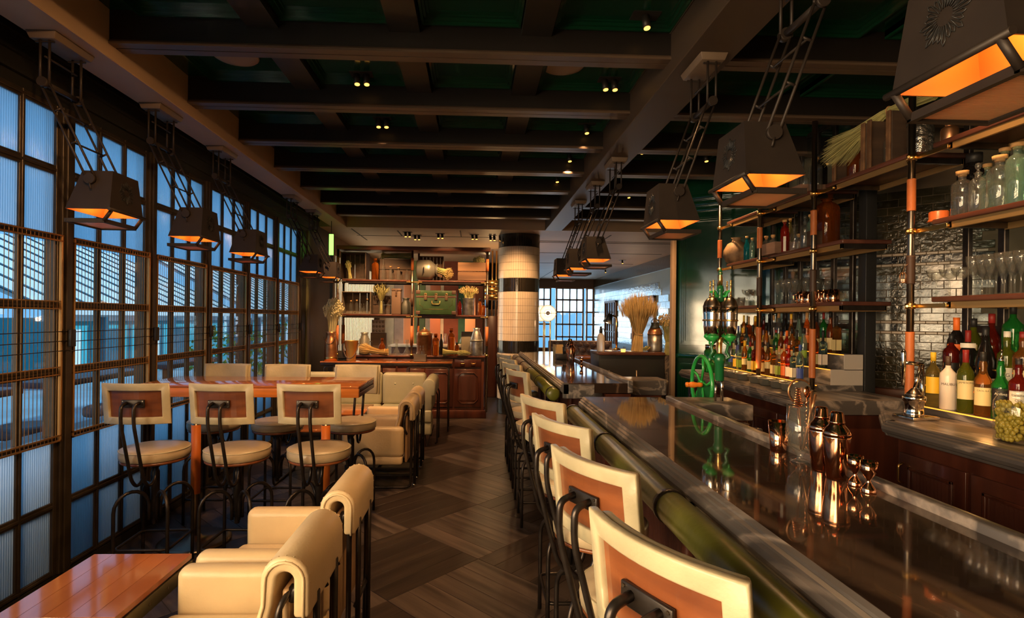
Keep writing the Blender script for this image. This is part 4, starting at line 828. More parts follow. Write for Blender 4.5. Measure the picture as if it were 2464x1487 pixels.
for i, (x, y) in enumerate(((1.04, 5.3), (0.98, 5.38))): lobj('bitters_bottle', [(0.0, 0), (0.022, 0), (0.022, 0.085), (0.008, 0.105), (0.008, 0.13), (0.011, 0.135), (0, 0.14)], GLASS, (x, y, ZB), ['small clear dasher bottle nearest on the far bar', 'second small clear dasher bottle on the far bar'][i], 'bottle', 'dasher bottles', 16)
lobj('jigger', jp, COPPER, (1.04, 5.12, ZB), 'copper jigger on the far bar', 'jigger', 'copper jiggers', 16)
# ------------------------------------------------------------------ beer engine
be = thing('beer_engine', 'green beer engine with four glass-like cylinders and flywheel', 'beer engine', (1.325, 2.86, ZB+0.014)); be.scale = (1, 1, 0.955)
MB().cyl((0.03, 0, 0), (0.03, 0, 0.16), 0.0085, n=10).cyl((-0.005, 0, 0), (-0.005, 0, 0.12), 0.006, n=8).obj('rod', CHROME, be)
MB().lathe([(0.022, 0.115), (0.024, 0.12), (0.024, 0.215), (0.030, 0.225), (0.030, 0.255), (0.018, 0.27)], 16, (0.015, 0, 0)).obj('pump_body', DKGREENP, be)
MB().lathe([(0.016, 0.265), (0.012, 0.28), (0.014, 0.33), (0.022, 0.355), (0.010, 0.365)], 14, (0.015, 0, 0)).obj('brass_stem', BRASS, be)
MB().cyl((0.015, 0, 0.36), (0.015, 0, 0.60), 0.008, n=8).obj('centre_rod', PIPE, be)
for sx in (-1, 1): MB().tube([(0.015+sx*0.012, 0, 0.35), (0.015+sx*0.048, 0, 0.32), (0.015+sx*0.038, 0, 0.28), (0.015+sx*0.056, 0, 0.25), (0.015+sx*0.02, 0, 0.235)], 0.009, 8).obj('scroll', DKGREENP, be)
hub = MB().lathe([(0.010, 0.565), (0.020, 0.57), (0.022, 0.60), (0.014, 0.62), (0.020, 0.63), (0.016, 0.655), (0.009, 0.66), (0.008, 0.72), (0.013, 0.725), (0.004, 0.76)], 14, (0.015, 0, 0)).obj('hub', DKGREENP, be)
MB().lathe([(0.011, 0.66), (0.013, 0.70), (0.009, 0.72), (0.012, 0.73), (0.0, 0.765)], 12, (0.015, 0, 0)).obj('finial', BRASS, hub)
for k in range(4):
    a = 0.55+k*PI/2; cx, cy = 0.015+0.062*math.cos(a), 0.062*math.sin(a)
    MB().tube(fillet([(0.015+0.015*math.cos(a), 0.015*math.sin(a), 0.60), (0.015+0.035*math.cos(a), 0.035*math.sin(a), 0.595), (0.015+0.045*math.cos(a), 0.045*math.sin(a), 0.625), (cx, cy, 0.625)], 0.02), 0.007, 6).obj('bracket_arm', GREENPAINT, be)
    cy_ = MB().lathe([(0.028, 0.375), (0.034, 0.43), (0.037, 0.50), (0.0365, 0.535)], 18, (cx, cy, 0)).obj('cylinder', CHROME, be)
    MB().lathe([(0.0375, 0.535), (0.0375, 0.54), (0.035, 0.548), (0.030, 0.566), (0.019, 0.584), (0.006, 0.594)], 18, (cx, cy, 0)).obj('dome', PIPE, cy_)
    MB().lathe([(0.006, 0.594), (0.008, 0.60), (0.004, 0.606), (0.004, 0.655), (0.007, 0.66), (0.004, 0.668), (0.0035, 0.68), (0.006, 0.684), (0, 0.69)], 10, (cx, cy, 0)).obj('spindle', BRASS, cy_)
    MB().lathe([(0.0375, 0.455), (0.040, 0.460), (0.0375, 0.465)], 18, (cx, cy, 0)).obj('brass_hoop', BRASS, cy_)
    MB().lathe([(0.003, 0.318), (0.006, 0.33), (0.005, 0.338), (0.012, 0.342), (0.020, 0.350), (0.031, 0.362), (0.032, 0.372), (0.028, 0.375)], 18, (cx, cy, 0)).obj('cup', GREENPAINT, cy_)
# flywheel
fw = thing('flywheel', 'bright green spoked flywheel of the beer engine with orange handle', 'flywheel', (1.39, 3.20, 1.165), -0.06)
Rr = 0.168
MB().tube([(0, Rr*math.cos(a), Rr*math.sin(a)) for a in [k*PI/24 for k in range(48)]], 0.012, 8, closed=True).obj('rim', GREENPAINT, fw)
MB().tube([(-0.018, 0, 0), (0.018, 0, 0)], 0.022, 12).obj('hub', GREENPAINT, fw)
for k in range(5):
    a = k*2*PI/5+0.3; MB().tube([(0, 0.02*math.cos(a), 0.02*math.sin(a)), (0, 0.09*math.cos(a+0.28), 0.09*math.sin(a+0.28)), (0, Rr*math.cos(a+0.12), Rr*math.sin(a+0.12))], 0.008, 6).obj('spoke', GREENPAINT, fw)
MB().lathe([(0.0, 0), (0.012, 0.003), (0.015, 0.02), (0.013, 0.03), (0.019, 0.055), (0.017, 0.075), (0.012, 0.082), (0.016, 0.088), (0.014, 0.10), (0, 0.104)], 14, T=Matrix.Translation((-0.012, -0.05, 0.0)) @ Matrix.Rotation(-PI/2, 4, 'Y')).obj('handle', ORWOOD, fw)
MB().box(-0.02, 0.05, -0.02, 0.02, -0.24, -0.0).obj('mount', DKGREENP, fw); MB().box(-0.03, 0.06, -0.04, 0.04, -1.165, -0.24).obj('pedestal', MAHOG, fw, 0.004)
jar = thing('glass_jar', 'green glass jar with silver lid behind the flywheel', 'jar', (2.30, 5.10, 1.05)); MB().lathe([(0.055, 0), (0.06, 0.01), (0.06, 0.2), (0.045, 0.23)], 16).obj('body', GREENB, jar); MB().lathe([(0.05, 0.228), (0.05, 0.27), (0, 0.272)], 16).obj('lid', CHROME, jar)
# ------------------------------------------------------------------ back bar: cabinets, worktops, risers
ZC = 1.05
def cabinet(y0, y1, label, nd):
    t = thing('back_bar_cabinet', label, 'cabinet', (0, 0, 0), 0, 'back bar cabinets')
    MB().box(2.20, 2.83, y0, y1, 0.0, ZC-0.092).obj('carcass', MAHOG, t)
    w = (y1-y0)/nd
    for i in range(nd):
        a, b = y0+i*w+0.012, y0+(i+1)*w-0.012
        d = MB().box(2.182, 2.1995, a, b, 0.16, ZC-0.16).obj('door', MAHOG, t, 0.003)
        for (p, q, r_, s_) in ((a+0.06, b-0.06, ZC-0.235, ZC-0.22), (a+0.06, b-0.06, 0.24, 0.255), (a+0.06, a+0.075, 0.24, ZC-0.22), (b-0.075, b-0.06, 0.24, ZC-0.22)): MB().box(2.172, 2.1818, p, q, r_, s_).obj('door_moulding', MAHOG, d, 0.003)
        bd = MB(); k = int((b-a-0.16)/0.02)
        for j in range(k): bd.box(2.178, 2.1818, a+0.08+j*0.02, a+0.095+j*0.02, 0.26, ZC-0.24)
        bd.obj('door_beading', BEAD, d)['kind'] = 'stuff'
        hy = b-0.028 if i % 2 else a+0.028
        MB().tube(fillet([(2.181, hy, ZC-0.21), (2.155, hy, ZC-0.22), (2.155, hy, ZC-0.30), (2.181, hy, ZC-0.31)], 0.02), 0.006, 6).obj('handle', BRASS, d)
cabinet(3.34, 5.36, 'far mahogany back bar cabinet below the far bottle display', 5); cabinet(0.30, 2.66, 'near mahogany back bar cabinet with brass handles', 6)
def worktop(y0, y1, label):
    t = thing('marble_worktop', label, 'worktop', (0, 0, 0), 0, 'back bar worktops')
    MB().box(2.165, 2.84, y0, y1, ZC-0.09, ZC).obj('slab', MARBLE, t, 0.002, 1); MB().extr(lip(2.105, ZC), y0, y1, 'Y').obj('moulded_edge', MARBLE, t)
    e = lip(y0-0.06, ZC); MB().extr([(p[0], p[1]) for p in e], 2.13, 2.84, 'X').obj('moulded_edge', MARBLE, t) if False else None
worktop(3.30, 5.40, 'far grey marble back bar worktop with small metal bowls on it'); 
t = thing('marble_worktop', 'near grey marble back bar worktop holding the juice press', 'worktop', (0, 0, 0), 0, 'back bar worktops')
MB().extr([(2.165, 0.25), (2.84, 0.25), (2.84, 2.99), (2.385, 2.99), (2.165, 2.69)], ZC-0.09, ZC, 'Z').obj('slab', MARBLE, t, 0.002, 1); MB().extr(lip(2.105, ZC), 0.25, 2.672, 'Y').obj('moulded_edge', MARBLE, t)
MB().extr(lip(0, ZC), 0, 0.392, 'Y', Matrix.Translation((2.105, 2.672, 0)) @ Matrix.Rotation(-math.atan2(0.22, 0.30), 4, 'Z')).obj('moulded_edge', MARBLE, t)
MB().extr([(2.22, 2.663), (2.84, 2.663), (2.84, 2.97), (2.42, 2.97), (2.22, 2.70)], 0, ZC-0.0905, 'Z').obj('end_cabinet', MAHOG, t)
def riser(y0, y1, label):
    t = thing('bottle_riser', label, 'riser', (0, 0, 0), 0, 'lit marble bottle risers')
    for i, (x, z) in enumerate(((2.50, 1.09), (2.60, 1.205), (2.70, 1.315))):
        MB().box(x, 2.84, y0, y1, ZC+0.0003 if i == 0 else z-0.1148, z).obj('step', MARBLE, t, 0.002, 1)
        MB().box(x-0.003, x-0.0002, y0+0.002, y1-0.002, z-0.006, z+0.0003).obj('led_strip', EML, t)
        MB().box(x+0.0, 2.84, y0-0.004, y0-0.0002, z-0.1145 if i else ZC, z).obj('end_block', FROST if i else MARBLE, t)
riser(3.79, 5.30, 'far lit marble bottle riser'); riser(0.4, 2.95, 'near lit marble bottle riser')
for y in (4.9, 4.5, 4.1, 2.4, 2.0, 1.4): bulb((2.40, y, 1.16), 0.6, (1, 0.45, 0.12), 0.03)
# ------------------------------------------------------------------ pipe shelving
XP = 2.45
pipes = [(5.25, 'farthest vertical shelf pipe, behind the beer engine'), (4.50, 'second vertical shelf pipe from the far end'), (3.77, 'third vertical shelf pipe beside the stacked vodka bottles'), (2.907, 'nearest vertical shelf pipe beside the juice press')]
for y, lb in pipes:
    t = thing('shelf_pipe', lb, 'pipe', (XP, y, ZC), 0, 'leather wrapped shelf pipes')
    MB().cyl((0, 0, 0), (0, 0, 3.19-ZC), 0.018, n=14).obj('tube', PIPE, t); MB().lathe([(0.03, 0), (0.03, 0.006), (0.02, 0.012)], 14).obj('foot', PIPE, t)
    for z0, z1, mt in ((1.145, 1.50, ORANGEL), (1.77, 1.93, DARKWRAP), (2.18, 2.36, ORANGEL)):
        w_ = MB(); n = int((z1-z0)/0.008)
        w_.lathe([p for k in range(n) for p in ((0.0212, z0-ZC+k*0.008), (0.0225, z0-ZC+k*0.008+0.004))]+[(0.0212, z1-ZC)], 14).obj('leather_wrap', mt, t)
    for z in (1.645, 2.065, 2.48):
        c = MB().cyl((0, 0, z-ZC-0.016), (0, 0, z-ZC+0.016), 0.025, n=14).obj('clamp', BRASS, t)
        MB().cyl((-0.035, -0.02, z-ZC), (0.03, 0.035, z-ZC), 0.007, n=6).obj('clamp_bolt', BRASS, c)
def shelf(y0, y1, z, label, ya=None):
    """y0 < y1; board on two gilt rails, arm towards the pipe at y1"""
    t = thing('bar_shelf', label, 'shelf', (0, 0, 0), 0, 'back bar shelves')
    MB().box(2.475, 2.82, y0, y1, z+0.020, z+0.048).obj('board', SHELFWD, t, 0.006)
    for x in (2.485, 2.79): MB().box(x, x+0.014, y0+0.02, y1-0.09, z-0.016, z+0.0195).obj('gilt_rail', GOLDRAIL, t, 0.002, 1)
    MB().box(2.485, 2.80, y1-0.11, y1-0.09, z-0.012, z+0.0195).obj('cross_rail', STEEL, t); MB().box(2.485, 2.80, y0+0.02, y0+0.04, z-0.012, z+0.0195).obj('cross_rail', STEEL, t)
    if ya:
        MB().box(2.465, 2.477, y1-0.10, ya-0.018, z-0.012, z+0.012).obj('gilt_arm', BRASS, t, 0.002, 1); MB().cyl((2.461, y1-0.095, z), (2.482, y1-0.095, z), 0.013, n=12).obj('arm_bolt', BRASS, t)
    return t
shelf(4.56, 5.16, 1.645, 'lower far shelf holding tumblers and coupes', 5.25); shelf(3.50, 4.42, 1.645, 'lower shelf holding stemware and copper mugs', 4.50)
shelf(4.56, 5.16, 2.065, 'middle far shelf holding the round jug', 5.25); shelf(3.50, 4.42, 2.065, 'middle shelf holding the amber demijohn', 4.50)
shelf(4.56, 5.16, 2.48, 'top far shelf behind the hanging lamp', 5.25); shelf(3.82, 4.42, 2.48, 'top shelf holding the decanter and wooden box', 4.50); shelf(2.94, 3.69, 2.48, 'top shelf holding the wooden crates', 3.77)
shelf(0.6, 2.80, 1.645, 'lower near shelf holding coupes and flutes', 2.907); shelf(0.6, 2.80, 2.065, 'middle near shelf holding corked bottles', 2.907); shelf(0.6, 2.80, 2.48, 'top near shelf above the corked bottles', 2.907)
# steel framed screens behind the shelving
def screen(name, ys, label):
    t = thing(name, label, 'screen', (2.86, 0, ZC), 0, 'steel framed glass screens')
    for y in ys: MB().box(-0.014, 0.014, y-0.020, y+0.020, 0, 2.12).obj('upright', STEEL, t, 0.003, 1)
    for z in (0.0, 0.45, 2.08): MB().box(-0.012, 0.012, min(ys), max(ys), z, z+0.04).obj('rail', STEEL, t)
    for a, b in zip(ys[:-1], ys[1:]): mk('pane', MB().box(-0.002, 0.002, b+0.018, a-0.018, 0.02, 2.10).mesh('pane'), PANEC, t)
screen('glass_screen', [5.24, 5.02, 4.80, 4.58, 4.36, 4.14, 3.93], 'steel framed glass screen behind the far bottles'); screen('glass_screen', [2.99, 2.78, 2.57, 2.36, 2.15, 1.94, 1.73], 'steel framed glass screen behind the near bottles')
tag(MB().box(2.85, 2.93, 3.78, 3.86, 0, 3.19).obj('steel_post', PLASTIC, None, 0.003), 'thick black steel post between far screen and brick wall', 'post')
# ------------------------------------------------------------------ diagonal glazed brick wall
wd = struct(MB().box(-0.10, 2.6, 0.012, 0.10, 0, 3.19).obj('wall_diagonal', GROUT), 'dark glazed brick wall set diagonally behind the back bar')
wd.location = (3.02, 4.90, 0); wd.rotation_euler = (0, 0, -PI/4)
bm_ = {}
def brick(mt, L_, h, d=0.0):
    k = (mt.name, L_, h)
    if k not in bm_: bm_[k] = MB().box(-L_/2+0.002, L_/2-0.002, 0, 0.014, 0.002, h-0.002).mesh('brick', 0.0015, 1); bm_[k].materials.append(mt)
    return bm_[k]
z = 1.0; row = 0; BL = 0.150; BH = 0.0655; seq = []
while z < 2.60:
    if abs(z-1.475) < 0.033 and not any(s[0] == 'a' for s in seq): seq += [('a', z)]; kinds = [('w', 0.022), ('n', BH), ('w', 0.022)]
    elif abs(z-2.045) < 0.033 and not any(s[0] == 'b' for s in seq): seq += [('b', z)]; kinds = [('w', 0.022), ('n', BH), ('w', 0.022)]
    else: kinds = [('d', BH)]
    for kd, h in kinds:
        L_ = BL if kd != 'w' else 0.075
        x = -0.06+(L_/2 if row % 2 and kd != 'w' else 0)
        while x < 1.32:
            if not (kd == 'd' and False): mk('brick', brick({'d': TILED, 'n': TILEN, 'w': WHITESTRIP}[kd], L_, h), None, wd, (x, 0 if kd != 'd' else random.uniform(-0.001, 0.001), z))
            x += L_
        z += h; row += 1
MB().box(-0.05, 2.2, -0.10, 0.012, 0.90, 1.0).obj('timber_ledge', WALNUT, wd, 0.004)
# green panelled wall beyond the far shelf
gw = struct(MB().box(0, 1.35, 0, 0.12, 0, 3.19).obj('wall_green', GREENL), 'glossy dark green panelled wall beside the beer engine')
gw.location = (2.24, 5.86, 0); gw.rotation_euler = (0, 0, -0.62)
def gpanel(x0, x1, z0, z1):
    for q, (w_, d_) in enumerate(((0.05, 0.012), (0.032, 0.022), (0.014, 0.03))): MB().box(x0, x1, -d_, 0, z0, z0+w_).box(x0, x1, -d_, 0, z1-w_, z1).box(x0, x0+w_, -d_, 0, z0+w_, z1-w_).box(x1-w_, x1, -d_, 0, z0+w_, z1-w_).obj('panel_moulding', GREENL, gw, 0.002, 1)
gpanel(0.06, 1.0, 1.28, 2.68); gpanel(0.06, 1.0, 0.3, 1.08)
for z, d in ((1.14, 0.05), (2.74, 0.03), (2.80, 0.05), (2.87, 0.07)): MB().box(-0.02, 1.35, -d, 0, z, z+0.045).obj('cornice', GREENL, gw, 0.006)
tag(MB().box(2.17, 2.215, 5.78, 5.85, 0, 2.93).obj('edge_post', SOFFIT, None, 0.003), 'slim brown post capping the green wall edge', 'post')
struct(MB().box(4.1, 5.3, 8.95, 9.1, 0, 3.2).obj('wall_return', DARKP), 'dark return wall behind the green wall')
struct(MB().box(-2.5, -2.4, 8.9, 19.4, 0, 0.6).box(-2.5, -2.4, 8.9, 19.4, 2.6, 3.2).box(-2.5, -2.4, 12.9, 19.4, 0.6, 2.6).obj('wall_beyond', mat('brown_plaster', (0.16, 0.09, 0.05), 0.6)), 'brown side wall of the room behind the display shelf')
# ------------------------------------------------------------------ bottles
def yx(x, X): return atx(x, 770, X).y
def wrap_text(txt, size, r, z, ang, mt, parent, name='lettering', stack=0):
    cu = bpy.data.curves.new('t', 'FONT'); cu.body = txt; cu.size = size; cu.align_x = 'CENTER'; cu.extrude = 0.0
    o = bpy.data.objects.new('t', cu); COL.objects.link(o); bpy.context.view_layer.update()
    me = bpy.data.meshes.new_from_object(o.evaluated_get(bpy.context.evaluated_depsgraph_get())); bpy.data.objects.remove(o)
    for v in me.vertices: a = ang+v.co.x/r; v.co = (math.cos(a)*r, math.sin(a)*r, z+v.co.y)
    me.name = name; me.materials.clear(); return mk(name, me, mt, parent)
SHAPES = {  # (radius, height) profile of glass in unit form: list of (r/R, z/H)
    'wine':   [(0.0, 0.0), (0.92, 0.0), (1, 0.015), (1, 0.58), (0.9, 0.66), (0.42, 0.76), (0.33, 0.82), (0.33, 0.94)],
    'round':  [(0.0, 0.0), (0.92, 0.0), (1, 0.015), (1, 0.62), (0.93, 0.68), (0.55, 0.74), (0.32, 0.79), (0.30, 0.93)],
    'whisky': [(0.0, 0.0), (0.94, 0.0), (1, 0.012), (1, 0.60), (0.96, 0.64), (0.45, 0.71), (0.36, 0.76), (0.42, 0.84), (0.33, 0.94)],
    'bulge':  [(0.0, 0.0), (0.9, 0.0), (0.97, 0.012), (1, 0.50), (0.92, 0.57), (0.50, 0.66), (0.40, 0.72), (0.48, 0.79), (0.36, 0.86), (0.34, 0.94)],
    'champ':  [(0.0, 0.0), (0.93, 0.0), (1, 0.02), (1, 0.45), (0.8, 0.58), (0.42, 0.76), (0.34, 0.93)],
    'square': [(0.0, 0.0), (0.95, 0.0), (1, 0.01), (1, 0.64), (0.93, 0.68), (0.40, 0.72), (0.34, 0.76), (0.34, 0.93)],
    'tall':   [(0.0, 0.0), (0.9, 0.0), (0.95, 0.01), (1, 0.55), (0.85, 0.66), (0.45, 0.78), (0.40, 0.95)],
    'apoth':  [(0.0, 0.0), (0.95, 0.0), (1, 0.015), (1, 0.66), (0.93, 0.74), (0.65, 0.80), (0.36, 0.83), (0.36, 0.91), (0.46, 0.92), (0.46, 0.945)],
    'deca':   [(0.0, 0.0), (0.92, 0.0), (1, 0.02), (1, 0.52), (0.6, 0.62), (0.35, 0.66), (0.35, 0.72), (0.52, 0.735), (0.50, 0.745)],
    'flask':  [(0.0, 0.0), (0.7, 0.0), (0.9, 0.04), (1, 0.30), (0.9, 0.52), (0.5, 0.68), (0.32, 0.74), (0.32, 0.93)]}
CACHE = {}
def gmesh(shape, R_, H_, mt, n=18):
    k = (shape, round(R_, 4), round(H_, 4), mt.name)
    if k not in CACHE:
        nn = 4 if shape == 'square' else n
        b = MB(); pr = [(r*R_*(1.3 if nn == 4 and r > 0.9 else 1), z*H_) for r, z in SHAPES[shape]]
        if nn == 4:
            pr2 = pr[:5]; lo = []
            for r, z in pr2: lo.append((r, z))
            T = Matrix.Rotation(PI/4, 4, 'Z'); b.lathe(lo, 4, sm=False, T=T); b.lathe([(p[0]*0.9, p[1]) for p in pr[4:]], 14)
            CACHE[k] = b.mesh('bottle_glass', 0.004, 2)
        else: CACHE[k] = b.lathe(pr, n).mesh('bottle_glass')
        CACHE[k].materials.append(mt)
    return CACHE[k]
def bottle(loc, label, shape='wine', R_=0.038, H_=0.30, glass=GLASS, cap=LBLK, lab=None, lz=(0.12, 0.42), group='bottles on the back bar', text=None, capstyle='cap', cat='bottle', ang=None, arc=1.0):
    t = thing('bottle', label, cat, loc, 0, group)
    g = mk('glass_body', gmesh(shape, R_, H_, glass), None, t)
    top = SHAPES[shape][-1]; rn = top[0]*R_; zt = top[1]*H_
    if capstyle == 'cap': MB().lathe([(rn*1.08, zt-0.030), (rn*1.12, zt), (rn*1.1, H_), (0, H_)], 12).obj('cap', cap, t)
    elif capstyle == 'foil': MB().lathe([(rn*1.12, zt-0.085), (rn*1.10, zt), (rn*1.15, H_), (0, H_)], 12).obj('foil', cap, t)
    elif capstyle == 'cork': MB().lathe([(rn*0.82, zt-0.01), (rn*0.86, zt), (rn*1.25, zt+0.001), (rn*1.3, zt+0.018), (0, zt+0.020)], 12).obj('cork', CORK, t)
    elif capstyle == 'ball':
        MB().lathe([(rn*0.8, zt-0.01), (rn*0.5, zt+0.005), (rn*0.25, zt+0.015), (rn*0.6, zt+0.022), (rn*0.85, zt+0.035), (rn*0.6, zt+0.048), (0, zt+0.052)], 12).obj('stopper', GLASS, t)
    elif capstyle == 'spire': MB().lathe([(rn*0.7, zt-0.01), (rn*0.5, zt+0.01), (rn*0.7, zt+0.025), (rn*0.3, zt+0.04), (rn*0.5, zt+0.06), (rn*0.15, zt+0.085), (0, zt+0.10)], 8, sm=False).obj('stopper', GLASS, t)
    elif capstyle == 'pour': MB().lathe([(rn*0.9, zt-0.005), (rn*0.8, zt+0.012), (0.004, zt+0.016)], 10).tube([(0, 0, zt+0.012), (0.004, 0.0, zt+0.055)], 0.004, 6).obj('pourer', CHROME, t)
    if lab:
        if ang is None: ang = math.atan2(-loc[1], -loc[0])
        z0, z1 = lz[0]*H_, lz[1]*H_
        if shape == 'square':
            r = R_*1.3*0.7071+0.0022
            MB().box(-r, -r+0.0012, -r*0.85, r*0.85, z0, z1).box(-r*0.85, r*0.85, -r, -r+0.0012, z0, z1).obj('label', lab, t)
        else:
            b = MB(); k = 10; rr = R_+0.0012; vs = []
            for i in range(k+1): a = ang-arc+2*arc*i/k; vs += [(rr*math.cos(a), rr*math.sin(a), z0), (rr*math.cos(a), rr*math.sin(a), z1)]
            b.add(vs, [(2*i, 2*i+2, 2*i+3, 2*i+1) for i in range(k)], True).obj('label', lab, t)
        if text:
            for tx, sz, zz, ink in text: wrap_text(tx, sz, R_+0.0022, zz*H_, ang, ink, t)
    return t
GN = 'spirit bottles on the near riser'
def near(x, X, z, *a, **k): return bottle((X, yx(x, X), z), *a, **k)
near(2247, 2.545, 1.09, 'clear rum bottle with yellow label and gold cap beside the juice press', 'wine', 0.036, 0.30, YELLOWB, LBLY, LBLY, (0.25, 0.55), GN)
near(2283, 2.545, 1.09, 'white coconut liqueur bottle in the front row of the near riser', 'round', 0.037, 0.285, WHITEP, TRUNKB, LBLW, (0.18, 0.5), GN, [('MALIBU', 0.018, 0.46, INK)], arc=0.02)
near(2325, 2.545, 1.09, 'green whiskey bottle with cream label and red foil, front row', 'wine', 0.037, 0.325, OLIVEB, LBLR, LBLC, (0.22, 0.52), GN, [('JAMESON', 0.014, 0.47, INK)], 'foil')
near(2367, 2.545, 1.09, 'pale whisky bottle with cream square label and black cap, front row', 'bulge', 0.037, 0.32, WHISKY, LBLK, LBLC, (0.17, 0.45), GN, [('CAOL ILA', 0.011, 0.39, INK)])
near(2410, 2.545, 1.09, 'dark green whisky bottle with black label and steel pourer', 'bulge', 0.037, 0.30, GREENB, LBLK, LBLK, (0.15, 0.5), GN, [('Ardbeg', 0.016, 0.40, LBLW)], 'pour')
near(2453, 2.545, 1.09, 'brown whisky bottle with white script label at the right edge', 'whisky', 0.036, 0.30, RUM, LBLK, LBLW, (0.22, 0.5), GN, [('Canadian', 0.014, 0.42, INK), ('Club', 0.014, 0.34, INK)])
near(2290, 2.645, 1.205, 'very dark rum bottle with black cap behind the white bottle', 'round', 0.037, 0.29, RUM, LBLK, LBLK, (0.2, 0.45), GN)
near(2330, 2.645, 1.205, 'dark bottle with red capsule and white neck label, second row', 'wine', 0.036, 0.31, BLACKB, LBLR, LBLW, (0.70, 0.78), GN, None, 'foil')
near(2372, 2.645, 1.205, 'tall black champagne-shaped bottle in the second row', 'champ', 0.042, 0.33, BLACKB, LBLK, LBLW, (0.1, 0.2), GN, None, 'foil')
near(2424, 2.645, 1.205, 'green gin bottle with white cap and white label, second row', 'whisky', 0.038, 0.31, OLIVEB, LBLW, LBLW, (0.08, 0.42), GN, [('IG', 0.024, 0.28, INK)])
near(2462, 2.645, 1.205, 'amber bottle with cream label cut by the right edge', 'whisky', 0.037, 0.31, WHISKY, LBLR, LBLC, (0.1, 0.4), GN)
near(2302, 2.755, 1.315, 'round black liqueur bottle with orange neck band, back row', 'flask', 0.045, 0.27, BLACKB, LBLO, LBLO, (0.30, 0.44), GN, None, 'foil')
near(2343, 2.755, 1.315, 'round dark olive liqueur bottle with gold seal, back row', 'flask', 0.045, 0.265, OLIVEB, LBLK, LBLC, (0.34, 0.46), GN, arc=0.35)
near(2387, 2.755, 1.315, 'dark red cognac bottle in the back row of the near riser', 'flask', 0.042, 0.29, RUM, LBLR, None, (0, 0), GN)
near(2438, 2.755, 1.315, 'bright green gin bottle with black cap, back row', 'round', 0.044, 0.34, GREENB, LBLK, None, (0, 0), GN)
# three rows on the far riser
GF = 'spirit bottles on the far riser'
PAL = [(GLASS, LBLK, LBLB, 'clear', 'blue label'), (GLASS, LBLK, LBLY, 'clear', 'yellow label'), (GLASSG, LBLK, LBLG, 'pale green', 'green label'), (WHISKY, LBLY, LBLC, 'amber', 'cream label'), (GREENB, LBLR, LBLC, 'green', 'straw wrap'),
       (RUM, LBLK, LBLY, 'dark red', 'yellow label'), (AMBER, LBLK, LBLC, 'brown', 'cream label'), (WHISKY, LBLK, LBLC, 'golden', 'buff label'), (WHISKY, LBLK, LBLC, 'square golden', 'buff label'), (GLASS, CORK, LBLG, 'clear', 'lime band'), (ORANGEB, CORK, LBLO, 'orange', 'orange band'), (REDB, LBLO, LBLW, 'red', 'white label'), (GLASSB, LBLK, LBLW, 'pale blue', 'white label'), (GLASSB, LBLB, LBLB, 'sky blue', 'blue label')]
rows = [(2.535, 1.09, [1760, 1771, 1781, 1793, 1806, 1817, 1836, 1849, 1864, 1876, 1888, 1899, 1911, 1926], 'front'), (2.645, 1.205, [1768, 1777, 1787, 1797, 1812, 1832, 1844, 1858, 1868, 1880, 1894, 1906, 1918, 1934, 1962, 1981], 'middle'), (2.755, 1.315, [1790, 1802, 1818, 1838, 1851, 1862, 1874, 1890, 1904, 1922, 1942, 1964, 1982, 1998, 2014], 'back')]
pick = random.Random(11); PI_ = [0, 1, 2, 3, 4, 5, 6, 7, 8, 9, 10, 11, 12, 13]
for X, z, xs_, rw in rows:
    last = 0; q = 0
    for i, x in enumerate(xs_):
        y = yx(x, X)
        if y < 3.84: continue
        j = PI_[i % 14] if rw == 'front' else pick.randrange(14)
        g, c, l, a, b = PAL[j]
        if rw == 'middle' and x in (1966, 1978): g, c, l, a, b = FROST, LBLW if x == 1966 else LBLB, LBLW if x == 1966 else LBLB, 'tall frosted', 'white print' if x == 1966 else 'blue band'
        if rw == 'back' and i in (4, 7): g, c, l, a, b = BLACKB, LBLK, LBLC, 'black champagne', 'gold seal'
        sh = ['wine', 'round', 'whisky', 'tall', 'square', 'champ', 'bulge'][pick.randrange(7)] if 'square' not in a else 'square'
        if 'champagne' in a: sh = 'champ'
        H_ = {'front': 0.275, 'middle': 0.29, 'back': 0.30}[rw]*pick.uniform(0.93, 1.07)
        if 'frosted' in a: sh, H_ = 'tall', 0.31
        R_ = 0.0275 if sh != 'square' else 0.024
        if 'frosted' in a: R_ = 0.034
        bottle((X, y, z), '%s bottle, %s, %s from left in %s row of far riser' % (a, b, ORD[q], rw), sh, R_, H_, g, c, l, (0.08, 0.36) if sh != 'tall' else (0.2, 0.4), GF, None, 'cap' if pick.random() < 0.6 else 'foil'); q += 1
# ------------------------------------------------------------------ metal bowls on the far worktop
bw_ = MB().lathe([(0.0, 0.0), (0.040, 0.0), (0.046, 0.004), (0.060, 0.050), (0.066, 0.053), (0.060, 0.055), (0.042, 0.010), (0.0, 0.008)], 20).mesh('metal_bowl'); bw_.materials.append(PEWTER)
for i, x in enumerate((1751, 1769, 1790, 1821, 1846, 1874, 1900)):
    tag(mk('metal_bowl', bw_, None, None, (2.30, yx(x, 2.30), ZC)), 'small pewter bowl on the far worktop, %s from the left' % ORD[i], 'bowl', 'pewter bowls on the far worktop')
